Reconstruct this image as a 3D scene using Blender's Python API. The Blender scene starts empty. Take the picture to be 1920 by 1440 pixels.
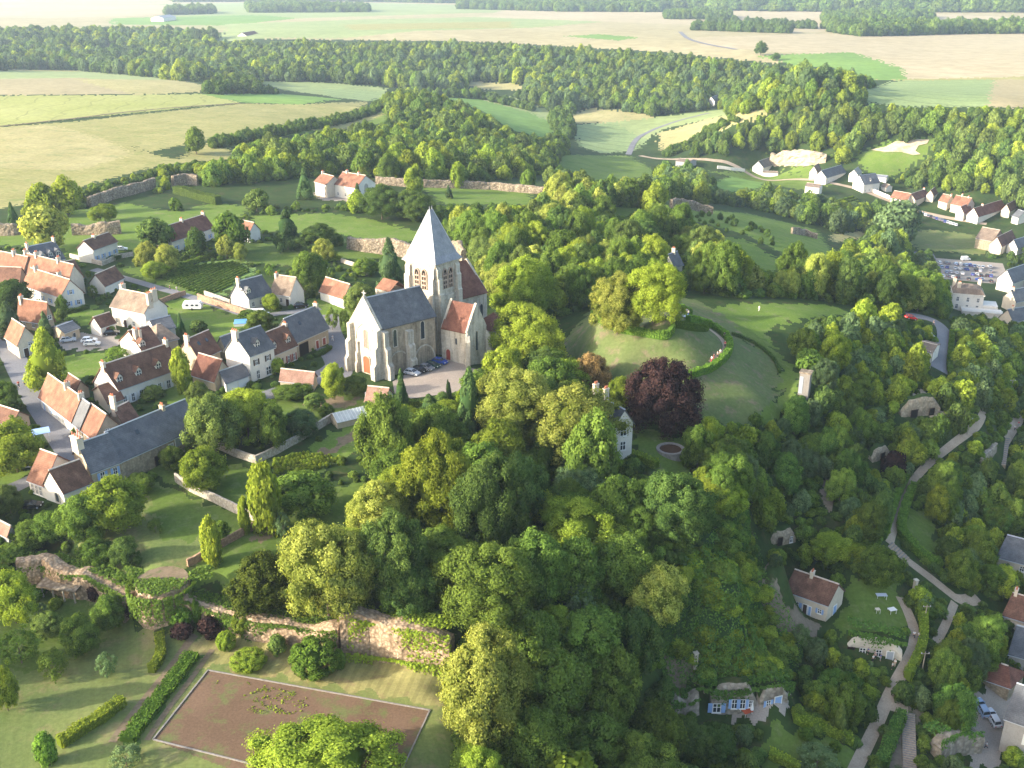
HAZE, EXPO = 0.00011, 1.85
import bpy, math, random
import numpy as np
from mathutils import Vector, Matrix, Euler
R = math.radians
rng = np.random.default_rng(7)
random.seed(7)
scene = bpy.context.scene
col = scene.collection
CAMZ, PITCH, FPX = 90.0, R(22.1), 1870.0
cp, sp = math.cos(PITCH), math.sin(PITCH)

# ------------------------------------------------------------------ survey helpers
def ray(px, py):
    u, v = px - 960.0, 720.0 - py
    return u, FPX*cp + v*sp, v*cp - FPX*sp
def at_z(px, py, z):
    x, y, w = ray(px, py); t = (z - CAMZ)/w
    return Vector((x*t, y*t, z))
def pxm(p):                                   # photo pixels per metre at world point p
    return FPX/(p[1]*cp + (CAMZ - p[2])*sp)
def lerp(a, b, t): return a + (b - a)*t
def sstep(a, b, x):
    t = np.clip((x - a)/(b - a), 0, 1); return t*t*(3 - 2*t)

# ------------------------------------------------------------------ terrain
CTRL = [
(0,420,2),(0,600,1),(0,760,0),(0,900,-1),(100,500,2),(250,560,1),(400,600,1),(500,480,2),(650,560,1),(560,700,0),
(750,700,0),(880,690,0),(400,760,0),(300,850,-1),(600,800,-1),(250,960,-3),(120,1000,-3.5),(400,950,-3),(520,960,-3),
(560,1050,-4),(700,1070,-4.5),(700,900,-3),(900,900,-3),(1000,800,-1),(0,1000,-3),
(30,1030,-5),(100,1020,-5),(230,1060,-5),(300,1090,-4.6),(356,1105,-5.5),(480,1130,-5.5),(620,1160,-5.5),(700,1125,-4.5),(850,1180,-5.5),
(30,1135,-9),(90,1120,-9),(155,1125,-9),(244,1150,-9),(300,1190,-9),(400,1178,-9),(483,1197,-9),(600,1215,-9),(700,1225,-9.5),(850,1260,-10),
(0,1250,-9.5),(0,1440,-10),(300,1400,-10),(600,1440,-10),(800,1330,-10),(900,1440,-12),(200,1300,-9.8),(500,1250,-9.5),
(960,1240,-10),(450,1240,-9.8),(600,1262,-9.9),(700,1290,-10),(390,1262,-10),(500,1330,-10),(650,1380,-10),(420,1390,-10),(560,1400,-10),(720,1350,-10),(760,1420,-10.2),(820,1400,-10.4),(1000,1440,-17),(1100,1350,-20),(1080,1180,-11),(1000,1000,-5),(1150,1050,-8),(1200,1440,-28),(1200,1290,-23),(1250,1390,-30),(1100,1440,-24),
(1160,880,-4),(1250,850,-3),(1300,900,-5),(1380,960,-8),(1330,1060,-9),(1250,1100,-9.5),(1400,1080,-16),(1350,1100,-11),(1300,1200,-19),(1420,1200,-25),
(1350,1265,-25),(1450,1270,-26),(1260,1265,-24),(1300,1350,-30),(1400,1345,-30),(1460,1400,-32),(1560,1400,-34),(1350,1430,-32),
(1530,1165,-29),(1480,1120,-28),(1440,1110,-25),(1430,1050,-18),(1650,1150,-29),(1600,1185,-29),(1590,1262,-33),(1500,1300,-33),(1680,1170,-30.5),
(1690,1020,-27),(1720,1200,-32),(1680,1290,-34),(1640,1400,-37),(1800,1130,-33.5),(1690,900,-25),(1840,790,-22),(1760,680,-17),(1760,600,-17),
(1900,1000,-37),(1900,1200,-40),(1850,1400,-42),(1915,1440,-43),(1900,850,-33),(1900,700,-32),(1550,950,-19),(1600,1050,-24),(1500,850,-14),(1600,800,-16),
(1620,740,-12),(1505,735,-4.5),(1550,700,-6),(1640,700,-12),(1740,1300,-36),(1720,1400,-38),
(1060,668,-1.5),(1100,705,-1.5),(1200,780,-2),(1130,608,8.6),(1215,600,8.6),(1260,585,8.6),(1240,630,8.6),(1180,575,8.6),(1320,610,4.8),(1352,650,4),(1325,690,3.4),
(1290,700,3.4),(1165,623,8.3),(1215,636,8.3),(1250,641,8.2),(1128,618,7.6),(1180,650,6.2),(1225,658,6.2),(1400,720,-.5),(1470,730,-4),(1440,775,-4.2),(1390,795,-4.2),(1320,800,-3.5),(1055,640,-1),(1100,585,1),(1160,540,-1),(1480,690,-3.5),
(1400,600,-1),(1500,590,-2),(1350,575,0),(1440,640,-2.2),(1560,620,-5),(1000,560,-1),(1080,520,-2),(950,460,0),(850,420,0),
(1280,400,-12),(1400,430,-16),(1560,480,-26),(1350,480,-12),(1450,520,-12),(1200,380,-8),(1100,350,-10),(900,370,-4),(1000,370,-5),(1600,560,-14),(1700,560,-22),(1480,500,-17),
(1300,340,-40),(1400,340,-44),(1250,300,-44),(1500,350,-46),(1600,380,-48),(1750,400,-52),(1650,420,-52),(1750,460,-54),(1800,500,-55),(1900,450,-54),(1850,560,-46),
(1900,530,-54),(1810,590,-40),(1700,500,-48),(1580,440,-45),(1900,620,-42),
(1300,270,-38),(1400,222,-14),(1450,290,-38),(1500,205,-6),(1700,195,-3),(1900,200,-2),(1600,310,-38),(1500,290,-36),(1700,270,-24),(1900,380,-46),(1900,300,-25),(1700,330,-42),(1650,350,-46),
(1150,260,-44),(1100,280,-42),(1200,250,-44),(1220,230,-42),(1300,210,-37),(1450,190,-24),(1600,170,-9),(1050,220,-42),(1000,230,-36),(950,180,-34),(850,180,-30),(720,175,-26),(600,170,-21),(500,155,-19),
(0,150,0),(200,150,0),(380,160,-3),(450,180,-5),(600,190,-8),(700,200,-13),(300,220,2),(100,250,5),(0,330,4),(100,330,3),(200,290,3),(400,270,1),(550,240,-3),(680,215,-10),(640,260,-8),
(800,250,-12),(760,200,-6),(850,240,-12),(950,250,-24),(980,300,-25),(1040,320,-30),(900,310,-14),(700,300,-4),(550,300,-2),(450,300,-1),(300,340,1),(150,380,1),(600,370,0),(480,380,1),(250,400,2),
(100,125,-18),(200,118,-18),(300,125,-20),(0,118,-15),(100,60,5),(200,48,5),(400,48,5),(300,85,-8),(450,100,-10),(500,132,-19),
(600,150,-20),(800,150,-27),(900,168,-32),(1050,200,-40),(1150,215,-40),(1300,200,-37),(1380,190,-32),(1640,148,-8),
(450,72,4),(600,72,4),(800,77,3),(1000,77,2),(1150,87,2),(1250,97,1),(1400,107,0),(1500,112,-1),(1600,126,-4),(1690,140,-6),
(0,22,5),(500,30,5),(1000,30,3),(1500,42,0),(1900,60,0),(1900,120,-2),(1750,150,-7),(1750,100,-2),(1900,170,-4),(960,3,8),(100,3,10),(1850,3,25)]
_P = np.array([(lambda p: (p.x, p.y, p.z))(at_z(*c)) for c in CTRL])
_ext = np.array([(-900,700,0),(-1500,1500,0),(-300,150,-2),(-150,60,-10),(0,50,-16),(150,60,-40),(300,150,-46),(700,600,-50),(1200,1200,-4),(-6000,11000,20),(0,12000,25),(7000,11000,35),(-250,110,-8)], float)
_P = np.vstack([_P, _ext])
def _q(x, y):
    return np.stack([np.asarray(x, float)/np.asarray(y, float), 0.75*np.log(np.asarray(y, float)/100)], -1)
_C2 = 0.022**2
_Q = _q(_P[:,0], _P[:,1])
_n = len(_Q)
_K = -np.sqrt(((_Q[:,None]-_Q[None])**2).sum(-1) + _C2)
_A = np.zeros((_n+1,_n+1)); _A[:_n,:_n] = _K - 0.0015*np.eye(_n); _A[:_n,_n] = 1; _A[_n,:_n] = 1
_W = np.linalg.solve(_A, np.append(_P[:,2], 0))
def h_raw(x, y):
    x = np.asarray(x, float).ravel(); y = np.maximum(np.asarray(y, float).ravel(), 25); out = np.empty(len(x))
    for i in range(0, len(x), 20000):
        q = _q(x[i:i+20000], y[i:i+20000])
        d = -np.sqrt(((q[:,None]-_Q[None])**2).sum(-1) + _C2)
        out[i:i+20000] = d @ _W[:_n] + _W[_n]
    return out
AZ = np.radians(np.concatenate([np.linspace(-62,-38,50)[:-1], np.linspace(-38,38,700), np.linspace(38,62,50)[1:]]))
LR = np.concatenate([np.linspace(math.log(58), math.log(900), 960)[:-1], np.linspace(math.log(900), math.log(16000), 360)])
_az, _lr = np.meshgrid(AZ, LR)
GX, GY = np.exp(_lr)*np.sin(_az), np.exp(_lr)*np.cos(_az)
_cs = (slice(None,None,2), slice(None,None,2))
HG = h_raw(GX, GY).reshape(GX.shape)
HG += 0.12*np.sin(GX*.11+1)*np.sin(GY*.09) + 0.07*np.sin(GX*.31+GY*.2)*np.sin(GY*.27-GX*.1)
_fc = [at_z(x, y, -10) for x, y in ((380,1250),(816,1326),(735,1500),(262,1395))]
_fp = np.array([(p.x, p.y) for p in _fc]); _m = (GX > _fp[:,0].min()-12) & (GX < _fp[:,0].max()+12) & (GY > _fp[:,1].min()-12) & (GY < _fp[:,1].max()+12)
_d = np.full(_m.sum(), 1e9); _ins = np.ones(_m.sum(), bool); _x, _y = GX[_m], GY[_m]
for _i in range(4):
    ax_, ay_ = _fp[_i]; bx_, by_ = _fp[(_i+1)%4]; L2 = (bx_-ax_)**2+(by_-ay_)**2; t_ = np.clip(((_x-ax_)*(bx_-ax_)+(_y-ay_)*(by_-ay_))/L2, 0, 1)
    _d = np.minimum(_d, np.hypot(_x-ax_-t_*(bx_-ax_), _y-ay_-t_*(by_-ay_))); _ins &= ((bx_-ax_)*(_y-ay_)-(by_-ay_)*(_x-ax_)) < 0
_w = np.where(_ins, 1, 1-np.clip(_d/6, 0, 1)); _w = _w*_w*(3-2*_w); HG[_m] = HG[_m]*(1-_w) + -10.0*_w
def ground(x, y):
    """terrain height, bilinear in the survey grid"""
    x = np.asarray(x, float); y = np.asarray(y, float)
    a = np.interp(np.arctan2(x, y), AZ, np.arange(len(AZ))); l = np.interp(np.log(np.maximum(np.hypot(x, y), 59)), LR, np.arange(len(LR)))
    i = np.minimum(l.astype(int), len(LR)-2); j = np.minimum(a.astype(int), len(AZ)-2); fi, fj = l-i, a-j
    return (HG[i,j]*(1-fi)+HG[i+1,j]*fi)*(1-fj) + (HG[i,j+1]*(1-fi)+HG[i+1,j+1]*fi)*fj
_rs = np.exp(np.linspace(math.log(62), math.log(15500), 5000))
def pick(px, py, dz=0.0):
    """where the sight line of a photo pixel meets the terrain"""
    x, y, w = ray(px, py); az = math.atan2(x, y); hh = math.hypot(x, y); td = -w/hh
    zr = CAMZ - _rs*td
    g = ground(_rs*math.sin(az), _rs*math.cos(az)) + dz
    k = np.argmax(zr < g)
    if k == 0: k = len(_rs)-1
    a, b = zr[k-1]-g[k-1], zr[k]-g[k]
    r = lerp(_rs[k-1], _rs[k], a/(a-b) if a != b else 0)
    return Vector((r*math.sin(az), r*math.cos(az), float(ground(r*math.sin(az), r*math.cos(az)))))
def dens(pts, step, closed=False):
    pts = list(pts); out = []
    n = len(pts); m = n if closed else n-1
    for i in range(m):
        a, b = pts[i], pts[(i+1) % n]; L = math.dist(a, b); k = max(1, int(math.ceil(L/step)))
        for j in range(k): out.append(tuple(lerp(a[q], b[q], j/k) for q in range(len(a))))
    if not closed: out.append(pts[-1])
    return out
def smooth(pts, it=2):
    for _ in range(it):
        o = [pts[0]]
        for a, b in zip(pts[:-1], pts[1:]):
            o += [tuple(lerp(a[q], b[q], .25) for q in range(len(a))), tuple(lerp(a[q], b[q], .75) for q in range(len(a)))]
        pts = o + [pts[-1]]
    return pts
def wpoly(pts):                                # photo outline -> plan outline
    return np.array([tuple(pick(x, y))[:2] for x, y in dens(pts, 25, True)])
def inside(P, x, y):
    x = np.asarray(x); y = np.asarray(y); c = np.zeros(x.shape, bool); n = len(P)
    bb = (x > P[:,0].min()) & (x < P[:,0].max()) & (y > P[:,1].min()) & (y < P[:,1].max())
    xs, ys = x[bb], y[bb]; cc = np.zeros(xs.shape, bool)
    for i in range(n):
        x1, y1 = P[i]; x2, y2 = P[i-1]
        if y1 == y2: continue
        cc ^= ((y1 > ys) != (y2 > ys)) & (xs < (x2-x1)*(ys-y1)/(y2-y1) + x1)
    c[bb] = cc; return c

# ------------------------------------------------------------------ tagging / objects
def tag(o, label=None, cat=None, group=None, kind=None):
    if label: o['label'] = label
    if cat: o['category'] = cat
    if group: o['group'] = group
    if kind: o['kind'] = kind
    return o
def empty(name, loc, label=None, cat=None, group=None, rz=0):
    o = bpy.data.objects.new(name, None); col.objects.link(o); o.location = loc; o.rotation_euler = (0,0,rz); o.empty_display_size = .1
    return tag(o, label, cat, group)
def link(name, me, parent=None, loc=(0,0,0)):
    o = bpy.data.objects.new(name, me); col.objects.link(o); o.location = loc
    if parent: o.parent = parent
    return o
def npmesh(name, V, F, mats, mi=None, attr=None, smooth_=False):
    """V (n,3), F (m,k) of one k, quick mesh"""
    me = bpy.data.meshes.new(name); V = np.asarray(V, np.float32); F = np.asarray(F, np.int32); k = F.shape[1]
    me.vertices.add(len(V)); me.vertices.foreach_set('co', V.ravel())
    me.loops.add(F.size); me.loops.foreach_set('vertex_index', F.ravel())
    me.polygons.add(len(F)); me.polygons.foreach_set('loop_start', np.arange(0, F.size, k, dtype=np.int32)); me.polygons.foreach_set('loop_total', np.full(len(F), k, np.int32))
    if mi is not None: me.polygons.foreach_set('material_index', np.asarray(mi, np.int32))
    me.polygons.foreach_set('use_smooth', np.full(len(F), smooth_, bool))
    if attr is not None:
        a = me.attributes.new('tone', 'FLOAT', 'FACE'); a.data.foreach_set('value', np.asarray(attr, np.float32))
    for m in mats: me.materials.append(m)
    me.update(calc_edges=True); return me
class MB:
    """collects shapes, links them as one mesh object"""
    def __init__(s): s.v = []; s.f = []; s.m = []
    def face(s, pts, m=0):
        i = len(s.v); s.v += [tuple(p) for p in pts]; s.f.append(tuple(range(i, i+len(pts)))); s.m.append(m)
    def hexa(s, b, t, m=0):                      # bottom ring, top ring (same count)
        n = len(b); i = len(s.v); s.v += [tuple(p) for p in b] + [tuple(p) for p in t]
        s.f.append(tuple(i+k for k in reversed(range(n)))); s.f.append(tuple(i+n+k for k in range(n))); s.m += [m, m]
        for k in range(n):
            s.f.append((i+k, i+(k+1)%n, i+n+(k+1)%n, i+n+k)); s.m.append(m)
    def box(s, c, sx, sy, sz, m=0, rz=0, taper=1.0):   # c = centre of the bottom
        ca, sa = math.cos(rz), math.sin(rz)
        def ring(k, z): return [(c[0]+ca*x*k-sa*y*k, c[1]+sa*x*k+ca*y*k, c[2]+z) for x, y in ((-sx/2,-sy/2),(sx/2,-sy/2),(sx/2,sy/2),(-sx/2,sy/2))]
        s.hexa(ring(1,0), ring(taper,sz), m)
    def obox(s, o, a, b, c, m=0):                # corner + three edge vectors
        o, a, b, c = map(Vector, (o, a, b, c))
        if a.cross(b).dot(c) < 0: a, b = b, a
        s.hexa([o, o+a, o+a+b, o+b], [o+c, o+a+c, o+a+b+c, o+b+c], m)
    def tube(s, p, q, r1, r2, n=8, m=0):
        p, q = Vector(p), Vector(q); d = (q-p).normalized(); a = d.orthogonal().normalized(); b = d.cross(a)
        def ring(c, r): return [c + (a*math.cos(t) + b*math.sin(t))*r for t in (2*math.pi*k/n for k in range(n))]
        s.hexa(ring(p, r1), ring(q, r2), m)
    def build(s, name, mats, parent=None, loc=None, smooth_=False):
        me = bpy.data.meshes.new(name)
        o = loc if loc is not None else (parent_world(parent) if parent else (0,0,0))
        V = [(x-o[0], y-o[1], z-o[2]) for x, y, z in s.v]
        me.from_pydata(V, [], s.f)
        for m in (mats if isinstance(mats, (list, tuple)) else [mats]): me.materials.append(m)
        me.polygons.foreach_set('material_index', s.m)
        if smooth_: me.polygons.foreach_set('use_smooth', [True]*len(s.f))
        me.update()
        ob = link(name, me, parent, (0,0,0) if parent else o)
        return ob
def parent_world(p):
    l = Vector((0,0,0))
    while p: l = l + Vector(p.location); p = p.parent
    return l
def copy_tree(o, parent=None):
    c = o.copy(); col.objects.link(c); c.parent = parent
    for ch in KIDS.get(o.name, ()) or o.children: copy_tree(ch, c)
    return c
KIDS = {}

# ------------------------------------------------------------------ materials
def newmat(name):
    m = bpy.data.materials.new(name); m.use_nodes = True; nt = m.node_tree; nt.nodes.clear()
    out = nt.nodes.new('ShaderNodeOutputMaterial'); b = nt.nodes.new('ShaderNodeBsdfPrincipled'); nt.links.new(b.outputs[0], out.inputs[0])
    b.inputs['Roughness'].default_value = .85; b.inputs['Specular IOR Level'].default_value = .2
    return m, nt, b, out
def N(nt, t, **kw):
    n = nt.nodes.new(t)
    for k, v in kw.items():
        if k.startswith('_'): setattr(n, k[1:], v)
        else: n.inputs[k.replace('0', ' ')].default_value = v
    return n
def noise(nt, vec, scale, detail=4, rough=.6):
    n = nt.nodes.new('ShaderNodeTexNoise'); n.inputs['Scale'].default_value = scale; n.inputs['Detail'].default_value = detail; n.inputs['Roughness'].default_value = rough
    if vec is not None: nt.links.new(vec, n.inputs['Vector'])
    return n.outputs['Fac']
def ramp(nt, fac, stops):
    n = nt.nodes.new('ShaderNodeValToRGB'); cr = n.color_ramp
    while len(cr.elements) < len(stops): cr.elements.new(.5)
    for e, (p, c) in zip(cr.elements, stops): e.position = p; e.color = (*c, 1)
    nt.links.new(fac, n.inputs[0]); return n.outputs[0]
def mixc(nt, fac, a, b, mode='MIX'):
    n = nt.nodes.new('ShaderNodeMix'); n.data_type = 'RGBA'; n.blend_type = mode
    for s, v in ((n.inputs[0], fac), (n.inputs[6], a), (n.inputs[7], b)):
        if hasattr(v, 'links') or hasattr(v, 'is_linked'): nt.links.new(v, s)
        else: s.default_value = v if not isinstance(v, tuple) else (*v, 1)
    return n.outputs[2]
def mth(nt, op, a, b=0.0):
    n = nt.nodes.new('ShaderNodeMath'); n.operation = op
    for s, v in ((n.inputs[0], a), (n.inputs[1], b)):
        if hasattr(v, 'is_linked'): nt.links.new(v, s)
        else: s.default_value = v
    return n.outputs[0]
def position(nt): return nt.nodes.new('ShaderNodeNewGeometry').outputs['Position']
def sc3(c, k): return tuple(min(1, x*k) for x in c)
def ground_mat(name, c1, c2, c3=None, big=.03, fine=1.5, stripes=None, bump=.15):
    m, nt, b, out = newmat(name); P = position(nt)
    a = noise(nt, P, big, 5, .65); f = noise(nt, P, fine, 4, .7)
    c = ramp(nt, a, [(.3, c1), (.5, lerp3(c1, c2, .5)), (.7, c2)])
    if c3: c = mixc(nt, ramp1(nt, noise(nt, P, big*3.3, 6, .7), .52, .66), c, c3)
    c = mixc(nt, .55, c, ramp(nt, f, [(.25, (.55,.55,.55)), (.75, (1.4,1.4,1.4))]), 'MULTIPLY')
    if stripes:
        for ang, sp_, w, k in stripes:         # direction, spacing, width share, tone
            mp = nt.nodes.new('ShaderNodeSeparateXYZ'); nt.links.new(P, mp.inputs[0])
            d = mth(nt, 'ADD', mth(nt, 'MULTIPLY', mp.outputs[0], math.cos(ang)/sp_), mth(nt, 'MULTIPLY', mp.outputs[1], math.sin(ang)/sp_))
            d = mth(nt, 'ADD', d, mth(nt, 'MULTIPLY', noise(nt, P, .02, 2), 1.2))
            fr = mth(nt, 'FRACT', d); s = mth(nt, 'LESS_THAN', fr, w)
            s = mth(nt, 'MULTIPLY', s, mth(nt, 'ADD', .35, f))
            c = mixc(nt, s, c, mixc(nt, 1.0, c, (k,k,k), 'MULTIPLY'))
    nt.links.new(c, b.inputs['Base Color'])
    bp = nt.nodes.new('ShaderNodeBump'); bp.inputs['Strength'].default_value = bump; bp.inputs['Distance'].default_value = .3; nt.links.new(f, bp.inputs['Height']); nt.links.new(bp.outputs[0], b.inputs['Normal'])
    b.inputs['Specular IOR Level'].default_value = .05
    return m
def lerp3(a, b, t): return tuple(lerp(x, y, t) for x, y in zip(a, b))
def ramp1(nt, fac, lo, hi):
    n = nt.nodes.new('ShaderNodeMapRange'); n.inputs[1].default_value = lo; n.inputs[2].default_value = hi; nt.links.new(fac, n.inputs[0]); return n.outputs[0]
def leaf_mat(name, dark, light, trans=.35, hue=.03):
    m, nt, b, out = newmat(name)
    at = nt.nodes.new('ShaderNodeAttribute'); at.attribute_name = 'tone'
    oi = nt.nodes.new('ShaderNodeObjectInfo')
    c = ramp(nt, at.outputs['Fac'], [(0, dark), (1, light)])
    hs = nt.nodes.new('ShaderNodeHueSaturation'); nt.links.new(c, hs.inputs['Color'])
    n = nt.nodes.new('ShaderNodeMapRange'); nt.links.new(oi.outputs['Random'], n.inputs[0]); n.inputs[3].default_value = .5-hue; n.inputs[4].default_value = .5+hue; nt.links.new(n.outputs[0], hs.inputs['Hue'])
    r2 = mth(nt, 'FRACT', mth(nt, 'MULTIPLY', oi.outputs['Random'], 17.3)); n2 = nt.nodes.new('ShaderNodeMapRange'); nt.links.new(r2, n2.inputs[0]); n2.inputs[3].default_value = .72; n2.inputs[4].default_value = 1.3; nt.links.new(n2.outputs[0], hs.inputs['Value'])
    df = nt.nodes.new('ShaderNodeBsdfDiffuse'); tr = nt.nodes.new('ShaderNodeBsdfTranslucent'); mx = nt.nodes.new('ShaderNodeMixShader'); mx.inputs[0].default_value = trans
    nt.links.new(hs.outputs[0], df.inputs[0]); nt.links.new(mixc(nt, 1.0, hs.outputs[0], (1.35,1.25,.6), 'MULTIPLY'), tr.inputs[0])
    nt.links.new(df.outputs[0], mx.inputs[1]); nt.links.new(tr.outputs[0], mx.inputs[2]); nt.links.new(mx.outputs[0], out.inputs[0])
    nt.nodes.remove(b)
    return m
def plain(name, c, rough=.7, metal=0, var=.0, scale=1.0, bump=0, spec=.3):
    m, nt, b, out = newmat(name); b.inputs['Roughness'].default_value = rough; b.inputs['Metallic'].default_value = metal; b.inputs['Specular IOR Level'].default_value = spec
    P = position(nt)
    if var:
        f = noise(nt, P, scale, 5, .65); cc = ramp(nt, f, [(.3, sc3(c, 1-var)), (.7, sc3(c, 1+var))]); nt.links.new(cc, b.inputs['Base Color'])
        if bump:
            bp = nt.nodes.new('ShaderNodeBump'); bp.inputs['Strength'].default_value = bump; bp.inputs['Distance'].default_value = .1; nt.links.new(f, bp.inputs['Height']); nt.links.new(bp.outputs[0], b.inputs['Normal'])
    else: b.inputs['Base Color'].default_value = (*c, 1)
    return m
# ------------------------------------------------------------------ ground zones
G = dict(
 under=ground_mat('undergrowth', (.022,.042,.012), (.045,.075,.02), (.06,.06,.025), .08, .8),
 far=ground_mat('far_crops', (.27,.24,.13), (.33,.295,.17), (.26,.28,.12), .002, .02),
 straw=ground_mat('ripe_wheat', (.29,.25,.13), (.35,.305,.175), None, .004, .05),
 white=ground_mat('pale_crop', (.33,.275,.16), (.40,.34,.215), None, .003, .05, [(R(40), 26, .05, .8)]),
 pale=ground_mat('pale_green_crop', (.21,.26,.10), (.27,.31,.135), None, .006, .08),
 green=ground_mat('green_crop', (.12,.21,.05), (.17,.27,.06), None, .01, .1),
 brown=ground_mat('bare_brown_crop', (.28,.24,.13), (.33,.28,.16), None, .01, .2),
 grassy=ground_mat('rough_dry_grass', (.24,.23,.08), (.33,.30,.125), (.20,.225,.07), .05, .6, [(R(75), 7, .3, .94)]),
 grassy2=ground_mat('yellow_dry_grass', (.29,.26,.11), (.37,.325,.155), (.22,.235,.09), .04, .5),
 yellow=ground_mat('yellow_green_crop', (.27,.285,.085), (.33,.335,.12), None, .012, .3, [(R(8), 24, .06, .75)]),
 tram=ground_mat('young_crop_with_tramlines', (.19,.25,.10), (.23,.29,.125), None, .01, .3, [(R(62), 22, .09, .6)]),
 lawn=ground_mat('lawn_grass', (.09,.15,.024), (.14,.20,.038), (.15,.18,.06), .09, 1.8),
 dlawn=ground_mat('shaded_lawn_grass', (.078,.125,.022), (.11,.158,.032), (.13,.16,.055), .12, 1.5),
 park=ground_mat('dry_park_lawn', (.105,.15,.042), (.185,.20,.068), (.21,.185,.085), .07, 1.6, [(R(20), 1.7, .4, .94)]),
 mow=ground_mat('mown_dry_lawn', (.23,.22,.08), (.30,.27,.11), (.26,.2,.1), .1, 2, [(R(-12), 1.5, .45, .82)]),
 strip=ground_mat('dark_turf_strip', (.055,.11,.025), (.08,.135,.03), None, .2, 2),
 veg=ground_mat('crop_rows', (.08,.13,.035), (.11,.16,.05), None, .1, 1.5, [(R(-28), 1.5, .45, 1.9)]),
 soil=ground_mat('garden_soil', (.16,.12,.075), (.22,.165,.11), (.11,.12,.05), .2, 1.5),
 motte=ground_mat('worn_mound_turf', (.082,.118,.038), (.125,.145,.055), (.165,.135,.085), .09, 1.2),
 gravel=ground_mat('gravel', (.27,.235,.20), (.33,.29,.245), None, .15, 4),
 court=ground_mat('red_clay_gravel', (.115,.075,.048), (.17,.11,.072), (.12,.135,.05), .11, 2.6),
 rock=ground_mat('limestone_rock', (.38,.31,.22), (.5,.42,.31), (.14,.15,.07), .12, 1.2, None, .6),
 quarry=ground_mat('white_quarry_face', (.62,.52,.36), (.72,.62,.46), (.3,.3,.15), .06, .6, None, .6),
 ivyg=ground_mat('ivy_bank', (.03,.06,.02), (.045,.085,.025), None, .1, 1),
 dirt=ground_mat('dirt_slope', (.16,.125,.09), (.22,.18,.13), (.07,.09,.035), .15, 1.3))
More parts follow.
